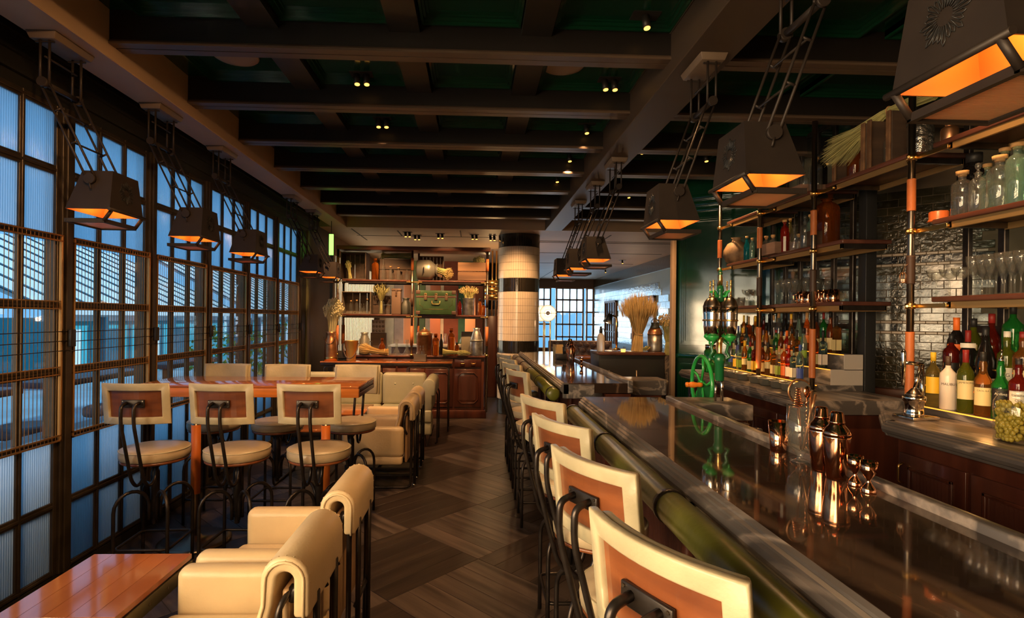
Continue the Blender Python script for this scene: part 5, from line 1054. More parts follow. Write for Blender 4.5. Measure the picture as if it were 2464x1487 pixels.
# ------------------------------------------------------------------ glasses on the shelves
coupe = MB().lathe([(0.0, 0.0), (0.032, 0.0), (0.030, 0.003), (0.005, 0.008), (0.004, 0.085), (0.010, 0.092), (0.038, 0.115), (0.047, 0.150), (0.0455, 0.150), (0.036, 0.118), (0.006, 0.096), (0.0, 0.095)], 18).mesh('coupe_glass'); coupe.materials.append(GLASS)
flute = MB().lathe([(0.0, 0.0), (0.031, 0.0), (0.029, 0.003), (0.005, 0.008), (0.004, 0.085), (0.012, 0.105), (0.030, 0.165), (0.032, 0.20), (0.0305, 0.20), (0.028, 0.165), (0.010, 0.11), (0.0, 0.10)], 16).mesh('wine_glass'); flute.materials.append(GLASS)
tumb = MB().lathe([(0.0, 0.0), (0.028, 0.0), (0.034, 0.085), (0.0325, 0.085), (0.027, 0.006), (0.0, 0.006)], 16).mesh('tumbler'); tumb.materials.append(GLASS)
mug = MB().lathe([(0.0, 0.0), (0.036, 0.0), (0.038, 0.003), (0.039, 0.088), (0.037, 0.088), (0.036, 0.006), (0.0, 0.006)], 20).mesh('copper_mug'); mug.materials.append(COPPER)
S1, S2, S3 = 1.645+0.048, 2.065+0.048, 2.48+0.048
k = 0
for X in (2.54, 2.64):
    for i, x in enumerate((1771, 1784)): k += 1; tag(mk('tumbler', tumb, None, None, (X, yx(x, X), S1)), 'straight tumbler on the lower far shelf, %s from the beer engine' % ORD[k-1], 'glass', 'tumblers on the lower far shelf')
k = 0
for X, xs_ in ((2.53, (1797, 1813, 1841)), (2.63, (1803, 1815)), (2.72, (1806,))):
    for x in xs_:
        if not (4.57 < yx(x, X) < 5.15 or yx(x, X) < 4.41): continue
        k += 1; tag(mk('coupe_glass', coupe, None, None, (X, yx(x, X), S1)), 'coupe glass on the lower far shelf, %s counted from the tumblers' % ORD[k-1], 'glass', 'coupes on the lower shelves')
k = 0
for X, xs_ in ((2.52, (1855, 1870, 1884, 1897, 1912)), (2.61, (1863, 1877, 1891, 1906, 1922, 1938)), (2.70, (1874, 1888, 1902, 1918, 1934, 1950, 1967)), (2.78, (1884, 1900, 1916, 1934, 1953, 1972, 1990))):
    for x in xs_:
        y = yx(x, X)
        if y > 4.38 or y < 3.53: continue
        k += 1; tag(mk('wine_glass', flute, None, None, (X, y, S1)), 'stemmed glass by the copper mugs, %s counted from the far pipe' % ORD[k-1], 'glass', 'stemware on the lower shelf')
for i, x in enumerate((1929, 1944, 1966, 1979, 1992, 2005)):
    t = thing('copper_mug', 'shiny copper mug on the lower shelf, %s from the left' % ORD[i], 'mug', (2.525, yx(x, 2.525), S1), 2.2, 'copper mugs on the lower shelf')
    mk('cup', mug, None, t); MB().tube(fillet([(0.036, 0, 0.07), (0.062, 0, 0.07), (0.062, 0, 0.025), (0.036, 0, 0.02)], 0.02), 0.004, 6).obj('handle', COPPER, t)
for i, x in enumerate((2252, 2284, 2314)): tag(mk('coupe_glass', coupe, None, None, (2.55, yx(x, 2.55), S1)), 'coupe glass on the lower near shelf, %s from the pipe' % ORD[i], 'glass', 'coupes on the lower shelves')
k = 0
for X, xs_ in ((2.53, (2341, 2363, 2381, 2410, 2432, 2456)), (2.62, (2352, 2374, 2396, 2418, 2441)), (2.71, (2362, 2386, 2412, 2440))):
    for x in xs_: k += 1; tag(mk('wine_glass', flute, None, None, (X, yx(x, X), S1)), 'stemmed glass on the lower near shelf, number %s from the coupes' % ORD[k-1], 'glass', 'stemware on the lower near shelf')
# ------------------------------------------------------------------ middle shelves
GS = 'bottles on the upper shelves'
t = thing('stoneware_jug', 'big round mottled stoneware jug on the middle far shelf', 'jug', (2.58, yx(1770, 2.58), S2)); MB().lathe([(0.0, 0), (0.06, 0), (0.10, 0.03), (0.122, 0.09), (0.118, 0.14), (0.085, 0.20), (0.042, 0.225), (0.038, 0.25), (0.05, 0.262), (0.04, 0.262), (0.03, 0.23)], 24).obj('body', BUFF, t)
def sb(x, X, z, *a, **k): k['group'] = GS; return bottle((X, yx(x, X), z), *a, **k)
sb(1795, 2.52, S2, 'bright teal liquid bottle beside the round jug', 'tall', 0.028, 0.22, GLASST, capstyle='cork'); sb(1805, 2.62, S2, 'greenish bottle with glass spire stopper behind the teal one', 'deca', 0.030, 0.22, GLASSG, capstyle='spire'); sb(1808, 2.52, S2, 'slim clear corked bottle left of the small crate', 'apoth', 0.022, 0.19, GLASSG, capstyle='cork')
def tray(name, X, y0, y1, z, h, label, mt=CRATED, dx=0.10):
    t = thing(name, label, 'wooden box', (X, (y0+y1)/2, z), 0, 'wooden boxes on the shelves'); w = (y1-y0)/2
    for sx in (-1, 1): MB().box(sx*dx-0.006, sx*dx+0.006, -w, w, 0, h).obj('side', mt, t, 0.001, 1); MB().box(-dx+0.006, dx-0.006, sx*w-0.006-0.006*sx, sx*w+0.006-0.006*sx, 0, h).obj('end', mt, t, 0.001, 1)
    MB().box(-dx+0.006, dx-0.006, -w+0.012, w-0.012, 0, 0.008).obj('base', mt, t)
tray('bottle_box', 2.56, yx(1864, 2.46), yx(1815, 2.46)-0.12, S2, 0.095, 'small wooden box of corked bottles on the middle far shelf', mat('box_wood_pink', (0.23, 0.13, 0.085), 0.6, var=0.2, stretch=(1, 0.2, 3)))
for i, (x, X) in enumerate(((1842, 2.55), (1858, 2.57))):
    y = yx(x, X); sb(x, X, S2+0.008, ['corked amber-necked bottle in the small wooden box, left', 'corked bottle in the small wooden box, right'][i], 'apoth', 0.030, 0.17, GLASS, capstyle='cork')
sb(1886, 2.54, S2, 'dark red corked bottle right of the small box', 'apoth', 0.032, 0.27, REDB, capstyle='cork', lab=LBLW, lz=(0.05, 0.5), arc=0.3); sb(1899, 2.66, S2, 'tall slim yellow-green bottle behind the red one', 'tall', 0.026, 0.31, YELLOWB, capstyle='cork'); sb(1909, 2.54, S2, 'cut glass decanter bottle with pointed stopper', 'deca', 0.030, 0.24, GLASS, capstyle='spire'); sb(1919, 2.58, S2, 'small clear cut bottle beside the dark wooden block', 'apoth', 0.022, 0.13, GLASS, capstyle='cork')
tray('plain_box', 2.57, yx(1950, 2.47), yx(1925, 2.47)-0.08, S2, 0.11, 'plain dark wooden box on the middle shelf by the amber demijohn'); sb(1934, 2.56, S2+0.008, 'clear bottle with ball stopper in the plain box', 'apoth', 0.034, 0.22, GLASS, capstyle='ball'); sb(1948, 2.60, S2+0.008, 'teal tinted corked bottle in the plain box', 'apoth', 0.028, 0.26, GLASSG, capstyle='cork')
sb(1987, 2.62, S2, 'huge amber demijohn on the middle shelf', 'apoth', 0.085, 0.40, AMBER, capstyle='cap', cap=AMBER)
t = tag(MB().lathe([(0.0, 0), (0.054, 0.0), (0.05, 0.004), (0.044, 0.014), (0.045, 0.052), (0.041, 0.056), (0.0, 0.056)], 28).obj('terracotta_lid', TERRA, None, loc=(2.56, yx(2256, 2.56), S2)), 'orange terracotta cap standing on the middle near shelf', 'lid')
for x, X, sh, R_, H_, g, cs, lb in ((2312, 2.56, 'apoth', 0.048, 0.235, GLASS, 'cork', 'wide clear apothecary bottle with cork, left on the middle near shelf'), (2350, 2.545, 'apoth', 0.038, 0.215, GLASS, 'ball', 'square-shouldered clear bottle with copper-tinted ball stopper'), (2340, 2.70, 'apoth', 0.072, 0.36, BLACKB, 'cap', 'big black handled growler at the back of the middle near shelf'),
                                    (2372, 2.64, 'apoth', 0.034, 0.26, GLASSG, 'cork', 'tall pale green corked bottle behind the ball-stopper bottle'), (2402, 2.555, 'apoth', 0.052, 0.255, GLASS, 'cork', 'widest clear corked bottle on the middle near shelf'), (2414, 2.68, 'apoth', 0.042, 0.33, GLASSG, 'cork', 'tall corked bottle at the back, left of the last pair'), (2444, 2.58, 'apoth', 0.045, 0.30, GLASSG, 'cork', 'tall pale green corked bottle near the right edge'), (2466, 2.62, 'apoth', 0.042, 0.30, GLASSG, 'cork', 'pale green corked bottle cut by the right edge')):
    sb(x, X, S2, lb, sh, R_, H_, g, capstyle=cs)
# ------------------------------------------------------------------ top shelves
tray('box_low', 2.58, yx(1925, 2.48), yx(1886, 2.48), S3, 0.075, 'pinkish wooden box on the top shelf by the decanter', MATS['box_wood_pink'])
sb(1928, 2.53, S3, 'cut decanter with tall faceted stopper on the top shelf', 'deca', 0.040, 0.24, GLASS, capstyle='spire'); sb(1876, 2.60, S3, 'small clear jar left of the pinkish box', 'apoth', 0.030, 0.12, GLASS, capstyle='ball'); sb(1958, 2.54, S3, 'clear swing-top bottle beside the pipe on the top shelf', 'apoth', 0.046, 0.25, GLASS, capstyle='cork'); sb(1966, 2.70, S3, 'dark brown jug bottle behind the swing-top bottle', 'apoth', 0.06, 0.34, BLACKB, capstyle='cap')
def crate(y0, y1, x0, x1, z, h, label, open_front=True):
    t = thing('wooden_crate', label, 'crate', ((x0+x1)/2, (y0+y1)/2, z), 0, 'wooden crates on the top shelf'); w, d = (y1-y0)/2, (x1-x0)/2
    for sy in (-1, 1):
        for q in range(2): MB().box(-d+q*d+0.003, -d+(q+1)*d-0.003, sy*w-0.007-sy*0.007, sy*w+0.007-sy*0.007, 0.012, h).obj('slat', CRATED, t, 0.002, 1)
        MB().tube(fillet([(-0.03, sy*w-sy*0.016 if sy > 0 else sy*w-0.001, h*0.72), (-0.03, sy*w-0.02, h*0.7), (-0.03, sy*w-0.02, h*0.45), (-0.03, sy*w-0.001, h*0.43)], 0.01), 0.005, 6).obj('rope_handle', STRAW, t)
    for q in range(3): MB().box(d-0.012, d, -w, w, 0.012+q*(h-0.012)/3+0.003, 0.012+(q+1)*(h-0.012)/3-0.003).obj('slat', CRATED, t, 0.002, 1)
    MB().box(-d, d, -w, w, 0, 0.012).obj('bottom', CRATE, t)
    for sy in (-1, 1): MB().box(-d-0.012, -d, sy*w-0.016-sy*0.016, sy*w+0.016-sy*0.016, 0, h+0.004).obj('corner_post', CRATE, t, 0.002, 1)
ya, yb, yc = yx(1998, 2.50), yx(2078, 2.50), yx(2165, 2.50)
crate(yb+0.012, ya, 2.51, 2.78, S3, 0.31, 'left slatted wooden crate on the top shelf with amber bottles'); crate(yc+0.09, yb-0.012, 2.51, 2.78, S3, 0.31, 'right slatted wooden crate on the top shelf with a corked bottle')
sb(2054, 2.60, S3+0.0125, 'dark amber bottle standing in the left crate', 'apoth', 0.05, 0.27, AMBER, capstyle='cap', cap=AMBER); sb(2074, 2.55, S3+0.0125, 'small cut glass bottle in the left crate', 'apoth', 0.026, 0.12, GLASS, capstyle='ball'); sb(2140, 2.58, S3+0.0125, 'clear corked bottle in the right crate', 'apoth', 0.042, 0.20, GLASS, capstyle='cork')
t = thing('milk_can', 'hammered steel canister beside the nearest pipe on the top shelf', 'canister', (2.62, yx(2210, 2.62), S3)); MB().lathe([(0.0, 0), (0.062, 0), (0.065, 0.01), (0.065, 0.20), (0.05, 0.235), (0.042, 0.24), (0.046, 0.27), (0, 0.272)], 24).obj('body', mat('hammered_steel', (0.45, 0.42, 0.38), 0.25, 0.95, bump=1.0, bscale=34), t); MB().lathe([(0.066, 0.19), (0.069, 0.20), (0.066, 0.21)], 24).obj('rim', ZINC, t)
sb(2280, 2.60, S3, 'copper-topped jar on the top near shelf behind the corner lamp', 'apoth', 0.04, 0.13, COPPERW, capstyle='cap', cap=COPPERW)
# straw bundle on the crates
def bundle(name, label, cat, base, mid, tip, r0, r1, n, mt, spread=1.0, seed=1, w=0.0016, tie=0.3, head=None, group=None):
    """sheaf of stems from base through mid to tip, r0 waist radius, r1 head radius"""
    rg = random.Random(seed); b = MB(); B, M_, T_ = Vector(base), Vector(mid), Vector(tip); ax = (T_-M_).normalized(); u = ax.orthogonal().normalized(); v = ax.cross(u)
    ax0 = (M_-B).normalized(); u0 = (u-ax0*u.dot(ax0)).normalized(); v0 = ax0.cross(u0)
    hd = MB() if head else None
    for i in range(n):
        a = rg.uniform(0, 2*PI); q = math.sqrt(rg.random()); c, s_ = math.cos(a)*q, math.sin(a)*q; k = rg.uniform(0.72, 1.06)
        p0 = B+u0*c*r0*1.5+v0*s_*r0*1.5; p1 = M_+u*c*r0+v*s_*r0; k2 = math.sqrt(k)*spread*r1*rg.uniform(0.9, 1.08); p2 = M_+(T_-M_)*0.50*k+(u*c+v*s_)*k2*0.55; p3 = M_+(T_-M_)*k*(1.05-0.30*q*q)+(u*c+v*s_)*k2
        pts = [p0, p1, p2, p3]; d = (p3-p0).normalized(); sd = d.cross(Vector((rg.uniform(-1, 1), rg.uniform(-1, 1), rg.uniform(-1, 1)))).normalized()*w
        vs = []
        for j, p in enumerate(pts): f = 1 if j < 3 else 0.3; vs += [p-sd*f, p+sd*f]
        b.add(vs, [(2*j, 2*j+1, 2*j+3, 2*j+2) for j in range(3)])
        if head:
            hl, hw = head; hq = p3-d*hl*0.5; t1 = d.orthogonal().normalized(); t2 = d.cross(t1)
            hd.add([hq-d*hl*0.5, hq+t1*hw, hq+t2*hw, hq-t1*hw, hq-t2*hw, hq+d*hl*0.5], [(0, 1, 2), (0, 2, 3), (0, 3, 4), (0, 4, 1), (5, 2, 1), (5, 3, 2), (5, 4, 3), (5, 1, 4)])
    t = thing(name, label, cat, (0, 0, 0), 0, group)
    o = b.obj('stems', mt, t); o['kind'] = 'stuff'
    if head: hd.obj('ears', head_m, t)['kind'] = 'stuff'
    if tie is not None:
        c = B+(M_-B)*tie if tie <= 1 else M_; rr = r0*(1.5-0.5*tie)+0.004
        MB().tube([c+u0*rr*math.cos(a)+v0*rr*math.sin(a) for a in [k*PI/8 for k in range(16)]], 0.004, 5, closed=True).obj('twine', CORK, t)
    return t
head_m = STRAW
B_ = aty(2235, 225, 3.05); M2 = atx(2120, 245, 2.66); T2 = atx(1975, 330, 2.50)
bundle('straw_bundle', 'tied bundle of dry straw lying across the wooden crates', 'straw bundle', (2.70, yx(2240, 2.70)-0.0, S3+0.385), (2.64, yx(2120, 2.64), S3+0.375), (2.44, yx(1985, 2.44), S3+0.14), 0.028, 0.115, 900, STRAWG, 1.0, 5, 0.0015, 0.85)
# ------------------------------------------------------------------ juice press, olives, lantern
jp_ = thing('juice_press', 'chrome lever juice press at the end of the near worktop', 'juice press', (2.31, 2.70, ZC), 0.1); jp_.scale = (0.86, 0.86, 0.86)
MB().box(-0.09, 0.09, -0.075, 0.075, 0, 0.022).obj('base', CHROME, jp_, 0.006, 3); MB().lathe([(0.050, 0.022), (0.054, 0.03), (0.048, 0.04), (0.048, 0.10), (0.058, 0.11), (0.060, 0.135), (0.056, 0.14), (0.0, 0.137)], 24, (-0.01, 0, 0)).obj('cup', CHROME, jp_)
MB().lathe([(0.050, 0.142), (0.036, 0.158), (0.014, 0.185), (0.0, 0.19)], 20, (-0.01, 0, 0)).obj('cone', PIPE, jp_); MB().cyl((0.065, 0.02, 0.02), (0.065, 0.02, 0.33), 0.011, n=12).obj('column', CHROME, jp_); MB().cyl((-0.01, 0, 0.18), (0.045, 0.01, 0.325), 0.009, n=12).obj('ram', CHROME, jp_)
MB().tube([(0.065, 0.02, 0.33), (-0.045, 0.03, 0.34)], 0.012, 10).obj('head', CHROME, jp_); MB().lathe([(0.008, 0.20), (0.010, 0.30), (0.013, 0.31), (0.014, 0.40), (0.010, 0.415), (0, 0.418)], 12, (-0.055, 0.03, 0)).obj('lever', CHROME, jp_)
oj = thing('olive_jar', 'big glass jar full of green olives at the right edge', 'jar', (2.30, yx(2452, 2.30), ZC)); MB().lathe([(0.0, 0.0), (0.072, 0.0), (0.078, 0.006), (0.078, 0.17), (0.068, 0.19), (0.066, 0.21), (0.071, 0.214), (0.0, 0.216)], 28).obj('glass', PANEC, oj)
rg = random.Random(3); ov = MB()
for i in range(420):
    z = rg.uniform(0.014, 0.165); a = rg.uniform(0, 2*PI); q = 0.066*math.sqrt(rg.uniform(0.45, 1)); ov.ball((q*math.cos(a), q*math.sin(a), z), 0.0095, 8, 5, (1, 1, 1.2))
ov.obj('olives', OLIVEF, oj)['kind'] = 'stuff'
lan = thing('birdcage_lantern', 'tiny birdcage candle holder hanging on the nearest pipe', 'lantern', (2.40, 2.90, 1.775))
for k in range(8): a = k*PI/4; MB().tube([(0.016*math.cos(a), 0.016*math.sin(a), 0), (0.016*math.cos(a), 0.016*math.sin(a), 0.042), (0.010*math.cos(a), 0.010*math.sin(a), 0.056), (0, 0, 0.062)], 0.001, 4).obj('wire', COPPERW, lan)
MB().lathe([(0.0, 0), (0.018, 0), (0.018, 0.003), (0, 0.003)], 14).obj('floor_plate', COPPERW, lan); MB().lathe([(0.010, 0.003), (0.010, 0.022), (0, 0.022)], 12).obj('candle', LBLW, lan); MB().tube([(0, 0, 0.062), (0.01, 0, 0.09), (0.03, 0, 0.11), (0.045, 0, 0.115)], 0.001, 4).obj('hook', COPPERW, lan)
# ------------------------------------------------------------------ display shelving unit at the end of the room
YD = 8.40
def xd(x, Y=YD): return aty(x, 770, Y).x
ds = thing('display_unit', 'tall pipe display unit with three shelves over mahogany cabinets', 'shelving unit', (0, 8.45, 0))
XL, XM, XRr = xd(812, 8.25), xd(991, 8.25), xd(1172, 8.25)
for x, y in ((XL, -0.20), (XM, -0.20), (XRr, -0.20), (XL, 0.16), (XM+0.06, 0.16), (XRr, 0.16)):
    p = MB().cyl((x, y, 0.10 if x == XRr else 0.96), (x, y, 2.60), 0.017, n=12).obj('pole', PIPE, ds)
    for z0, z1 in ((2.28, 2.47), (1.12, 1.42)): MB().cyl((x, y, z0), (x, y, z1), 0.023, n=12).obj('leather_wrap', ORANGEL, p)
    MB().cyl((x, y, 1.72), (x, y, 1.92), 0.021, n=12).obj('leather_wrap', DARKWRAP, p)
    for z in (2.10, 1.565, 0.975): MB().cyl((x, y, z-0.015), (x, y, z+0.015), 0.026, n=12).obj('clamp', BRASS, p)
for z in (2.105, 1.57):
    for a, b in ((XL+0.06, XM-0.03), (XM+0.09, XRr-0.04)):
        s_ = MB().box(a, b, -0.18, 0.17, z, z+0.028).obj('shelf_board', SHELFWD, ds, 0.004); MB().box(a+0.02, b-0.02, -0.17, -0.15, z-0.03, z-0.0005).box(a+0.02, b-0.02, 0.14, 0.16, z-0.03, z-0.0005).obj('shelf_rail', STEEL, s_)
        for xx in (a, b): MB().box(xx-0.06, xx+0.06, -0.195, -0.185, z-0.012, z+0.006).obj('gilt_arm', BRASS, s_)
MB().box(XL-0.02, XRr+0.04, -0.24, 0.20, 2.585, 2.645).obj('top_beam', mat('red_beam_wood', (0.16, 0.050, 0.026), 0.4, var=0.2, stretch=(0.2, 1, 3)), ds, 0.006)
MB().box(XL, XRr-0.01, -0.19, 0.24, 0.935, 0.965).obj('counter', SHELFWD, ds, 0.006); MB().box(XL+0.02, XRr-0.04, -0.16, 0.22, 0.12, 0.9345).obj('cabinet_body', MAHOG, ds); MB().box(XL, XRr, -0.21, 0.24, 0.0, 0.1195).obj('plinth', MAHOG, ds, 0.006)
nd = 5; w_ = (XRr-XL-0.10)/nd
for i in range(nd):
    a, b = XL+0.03+i*w_+0.012, XL+0.03+(i+1)*w_-0.012
    d = MB().box(a, b, -0.178, -0.1605, 0.17, 0.76).obj('door', MAHOG, ds, 0.003)
    o = [(x, z) for x, z in rrect(a+0.05, b-0.05, 0.23, 0.70, 0.06, 1)]; MB().tube([(x, -0.181, z) for x, z in o], 0.008, 6, closed=True).obj('door_moulding', MAHOG, d)
    b_ = MB(); k = int((b-a-0.14)/0.022)
    for j in range(k): b_.box(a+0.07+j*0.022, a+0.086+j*0.022, -0.181, -0.1785, 0.28, 0.65)
    b_.obj('door_beading', BEAD, d)['kind'] = 'stuff'
    dr = MB().box(a, b, -0.178, -0.1605, 0.79, 0.91).obj('drawer', MAHOG, ds, 0.003)
    for hx in (0.3, 0.7): MB().tube(fillet([(a+(b-a)*hx-0.03, -0.178, 0.855), (a+(b-a)*hx-0.03, -0.198, 0.845), (a+(b-a)*hx+0.03, -0.198, 0.845), (a+(b-a)*hx+0.03, -0.178, 0.855)], 0.012), 0.006, 6).obj('handle', BRASS, dr)
Z1, Z2, Z3 = 2.1335, 1.5985, 0.9655
GD = 'bottles on the display unit'
def db(x, Y, z, *a, **k): k.setdefault('group', GD); return bottle((xd(x, Y), Y, z), *a, **k)
# top shelf
def ocrate(x0, x1, Y, z, h, label, mt=CRATE, slats=5, dep=0.15, group='crates on the display unit', front=True):
    a, b = xd(x0, Y), xd(x1, Y); t = thing('crate', label, 'crate', ((a+b)/2, Y, z), 0, group); w = (b-a)/2
    for i in range(slats): p = -w+i*2*w/slats; MB().box(p+0.003, p+2*w/slats-0.003, dep-0.012, dep, 0.012, h-0.012).obj('slat', mt, t, 0.001, 1)
    MB().box(-w, w, -dep, dep, 0, 0.012).obj('base', mt, t, 0.001, 1); MB().box(-w, w, -dep, dep, h-0.012, h).obj('top', mt, t, 0.001, 1)
    for sx in (-1, 1): MB().box(sx*w-0.007-sx*0.007, sx*w+0.007-sx*0.007, -dep, dep-0.012, 0.012, h-0.012).obj('side', mt, t, 0.001, 1)
    return t
def pcrate(x0, x1, Y, z, h, label, mt=CRATE, dep=0.14, rows_=2):
    a, b = xd(x0, Y), xd(x1, Y); t = thing('crate', label, 'crate', ((a+b)/2, Y, z), 0, 'crates on the display unit'); w = (b-a)/2; g = h/rows_
    for i in range(rows_):
        for sy in (-1, 1): MB().box(-w, w, sy*dep-0.006-sy*0.006, sy*dep+0.006-sy*0.006, i*g+0.004, (i+1)*g-0.004).obj('board', mt, t, 0.002, 1)
        for sx in (-1, 1): MB().box(sx*w-0.006-sx*0.006, sx*w+0.006-sx*0.006, -dep+0.012, dep-0.012, i*g+0.004, (i+1)*g-0.004).obj('board', mt, t, 0.002, 1)
    MB().box(-w+0.012, w-0.012, -dep+0.012, dep-0.012, 0, 0.01).obj('base', mt, t); return t
ocrate(824, 884, 8.43, Z1, 0.42, 'upright slatted crate at the left of the top display shelf', MAHOG if False else CRATED, 5)
db(902, 8.36, Z1, 'large brown swing-top bottle on the top display shelf', 'apoth', 0.058, 0.33, AMBER, capstyle='cap', cap=AMBER)
for x, H_, cs, lb in ((921, 0.27, 'spire', 'slim clear decanter on the top display shelf'), (939, 0.21, 'cork', 'clear corked bottle second along the top display shelf'), (958, 0.19, 'cork', 'clear waisted corked bottle on the top display shelf'), (978, 0.13, 'ball', 'smallest clear jar on the top display shelf')): db(x, 8.33, Z1, lb, 'apoth', 0.030, H_, GLASS, capstyle=cs)
pcrate(914, 990, 8.50, Z1, 0.34, 'long wooden trough crate behind the clear bottles', CRATED, 0.07, 2)
bundle('straw_bundle', 'green straw bundle lying on the long trough crate', 'straw bundle', (xd(988, 8.5), 8.5, Z1+0.395), (xd(930, 8.5), 8.5, Z1+0.395), (xd(914, 8.5), 8.5, Z1+0.40), 0.035, 0.07, 420, STRAWG, 1.0, 21, 0.002, 0.5)
t = thing('milk_churn', 'dented metal milk churn lying on its side on the top display shelf', 'milk churn', (xd(1006), 8.38, Z1+0.165)); T_ = Matrix.Rotation(PI/2, 4, 'Y')
MB().lathe([(0.0, -0.02), (0.15, -0.02), (0.158, 0.0), (0.160, 0.16), (0.150, 0.20), (0.095, 0.255), (0.088, 0.262)], 28, T=T_).obj('body', PEWTER, t); MB().lathe([(0.088, 0.262), (0.100, 0.29), (0.105, 0.30), (0.08, 0.30), (0.075, 0.27)], 24, T=T_).obj('neck', PEWTER, t); MB().tube(fillet([(0.10, -0.16, 0.03), (0.10, -0.185, 0.03), (0.10, -0.185, -0.05), (0.10, -0.16, -0.05)], 0.02), 0.006, 6).obj('handle', STEEL, t)
head_m = STRAW; bundle('wheat_bunch', 'cut wheat spilling out of the lying churn', 'wheat', (xd(1046), 8.38, Z1+0.17), (xd(1053), 8.38, Z1+0.165), (xd(1088), 8.36, Z1+0.09), 0.045, 0.10, 260, STRAWG, 1, 22, 0.003, None, (0.03, 0.004))
ocrate(1008, 1066, 8.56, Z1, 0.40, 'slatted crate standing behind the lying churn', CRATE, 7, 0.04)
pcrate(1101, 1170, 8.40, Z1, 0.29, 'rough two-board crate at the right of the top display shelf', CRATE, 0.13, 2)
head_m = STRAWG; bundle('grass_bunch', 'dried grass standing in the rough crate', 'dried grass', (xd(1150), 8.40, Z1+0.012), (xd(1150), 8.40, Z1+0.2), (xd(1152), 8.40, Z1+0.40), 0.05, 0.10, 260, STRAWG, 1, 23, 0.003, None, (0.03, 0.005))
head_m = STRAWG; bundle('grass_bunch', 'dried grass sprig leaning on the upright crate', 'dried grass', (xd(842, 8.30), 8.30, Z1), (xd(840, 8.30), 8.30, Z1+0.1), (xd(836, 8.30), 8.28, Z1+0.28), 0.02, 0.05, 70, STRAWG, 1, 29, 0.003, None, (0.03, 0.005))
# middle shelf
ocrate(826, 896, 8.42, Z2, 0.345, 'open grey wooden box of small clear bottles on the middle display shelf', mat('grey_box_wood', (0.16, 0.125, 0.09), 0.7, var=0.25, stretch=(0.3, 1, 2)), 4, 0.14)
for i, (x, H_, cs) in enumerate(((844, 0.19, 'cork'), (858, 0.20, 'cork'), (869, 0.11, 'ball'), (875, 0.11, 'ball'), (883, 0.22, 'cork'))): db(x, 8.36, Z2+0.0125, 'clear bottle inside the grey wooden box, %s from the left' % ORD[i], 'apoth', 0.024, H_, GLASS, capstyle=cs)
db(917, 8.34, Z2, 'clear preserving jar of grass on the middle display shelf', 'apoth', 0.05, 0.26, GLASS, capstyle='none', cat='jar'); head_m = STRAWG
bundle('grass_bunch', 'green dried grass in the preserving jar', 'dried grass', (xd(917, 8.34), 8.34, Z2+0.01), (xd(917, 8.34), 8.34, Z2+0.2), (xd(917, 8.34), 8.34, Z2+0.48), 0.015, 0.14, 180, STRAWG, 1, 24, 0.003, None, (0.04, 0.004))
db(933, 8.32, Z2, 'small cut glass bottle beside the preserving jar', 'apoth', 0.028, 0.13, GLASS, capstyle='ball')
pcrate(898, 940, 8.52, Z2, 0.30, 'small dark crate behind the preserving jar', CRATED, 0.05, 2)
t = thing('leather_case', 'tall brown leather bottle case on the middle display shelf', 'case', (xd(954, 8.36), 8.36, Z2)); MB().box(-0.072, 0.072, -0.07, 0.07, 0, 0.36).obj('body', CANVAS, t, 0.01); MB().box(-0.076, 0.076, -0.074, 0.074, 0.3605, 0.40).obj('lid', CANVAS, t, 0.012); MB().box(-0.012, 0.012, -0.082, -0.074, 0.28, 0.385).obj('strap', TRUNKB, t, 0.003); MB().ball((0, -0.083, 0.30), 0.010).obj('buckle', BRASS, t)
t = thing('milk_churn', 'small dark milk churn beside the middle pole', 'milk churn', (xd(977, 8.42), 8.42, Z2)); MB().lathe([(0.0, 0), (0.085, 0), (0.09, 0.01), (0.09, 0.16), (0.05, 0.21), (0.048, 0.24), (0.065, 0.26), (0, 0.262)], 20).obj('body', mat('dark_churn_paint', (0.06, 0.062, 0.05), 0.5), t)
t = thing('trunk', 'green travelling trunk with leather corners and gold line', 'trunk', (xd(1050, 8.36), 8.36, Z2)); W_, H2, D2 = 0.305, 0.375, 0.13
MB().box(-W_, W_, -D2, D2, 0, 0.275).obj('body', TRUNKG, t, 0.01); MB().box(-W_, W_, -D2, D2, 0.2755, H2).obj('lid', TRUNKG, t, 0.012); MB().box(-W_-0.003, W_+0.003, -D2-0.004, D2+0.004, 0.262, 0.292).obj('edge_band', TRUNKB, t, 0.002)
for sx in (-1, 1):
    for z0 in (0.0, H2-0.06): MB().box(sx*W_-0.035-sx*0.030, sx*W_+0.035-sx*0.030, -D2-0.005, -D2+0.04, z0, z0+0.06).obj('corner', TRUNKB, t, 0.008)
MB().tube([(x, -D2-0.001, z) for x, z in ((-0.25, 0.235), (-0.25, 0.15), (-0.20, 0.12), (-0.20, 0.085), (0.20, 0.085), (0.20, 0.12), (0.25, 0.15), (0.25, 0.235))], 0.0025, 4).obj('gold_line', BRASS, t)
for x in (-0.16, 0.0, 0.16):
    c = MB().box(x-0.022, x+0.022, -D2-0.014, -D2-0.004, 0.225, 0.33).obj('clasp', mat('clasp_%d' % int(x*100), (0.26, 0.17, 0.10), 0.4, 0.6), t, 0.004)
    MB().ball((x, -D2-0.014, 0.318), 0.016, sc=(1, 0.4, 1)).obj('clasp_knob', BRASS, c)
MB().tube(fillet([(-0.06, -D2-0.006, 0.22), (-0.06, -D2-0.018, 0.165), (0.06, -D2-0.018, 0.165), (0.06, -D2-0.006, 0.22)], 0.02), 0.006, 6).obj('handle', BRASS, t)
t = thing('canister', 'grey metal canister of dried grass on the middle display shelf', 'canister', (xd(1127, 8.36), 8.36, Z2)); MB().lathe([(0.0, 0.0), (0.088, 0.0), (0.09, 0.006), (0.088, 0.24), (0.096, 0.262), (0.098, 0.268), (0.085, 0.26), (0.08, 0.02)], 22).obj('body', ZINC, t)
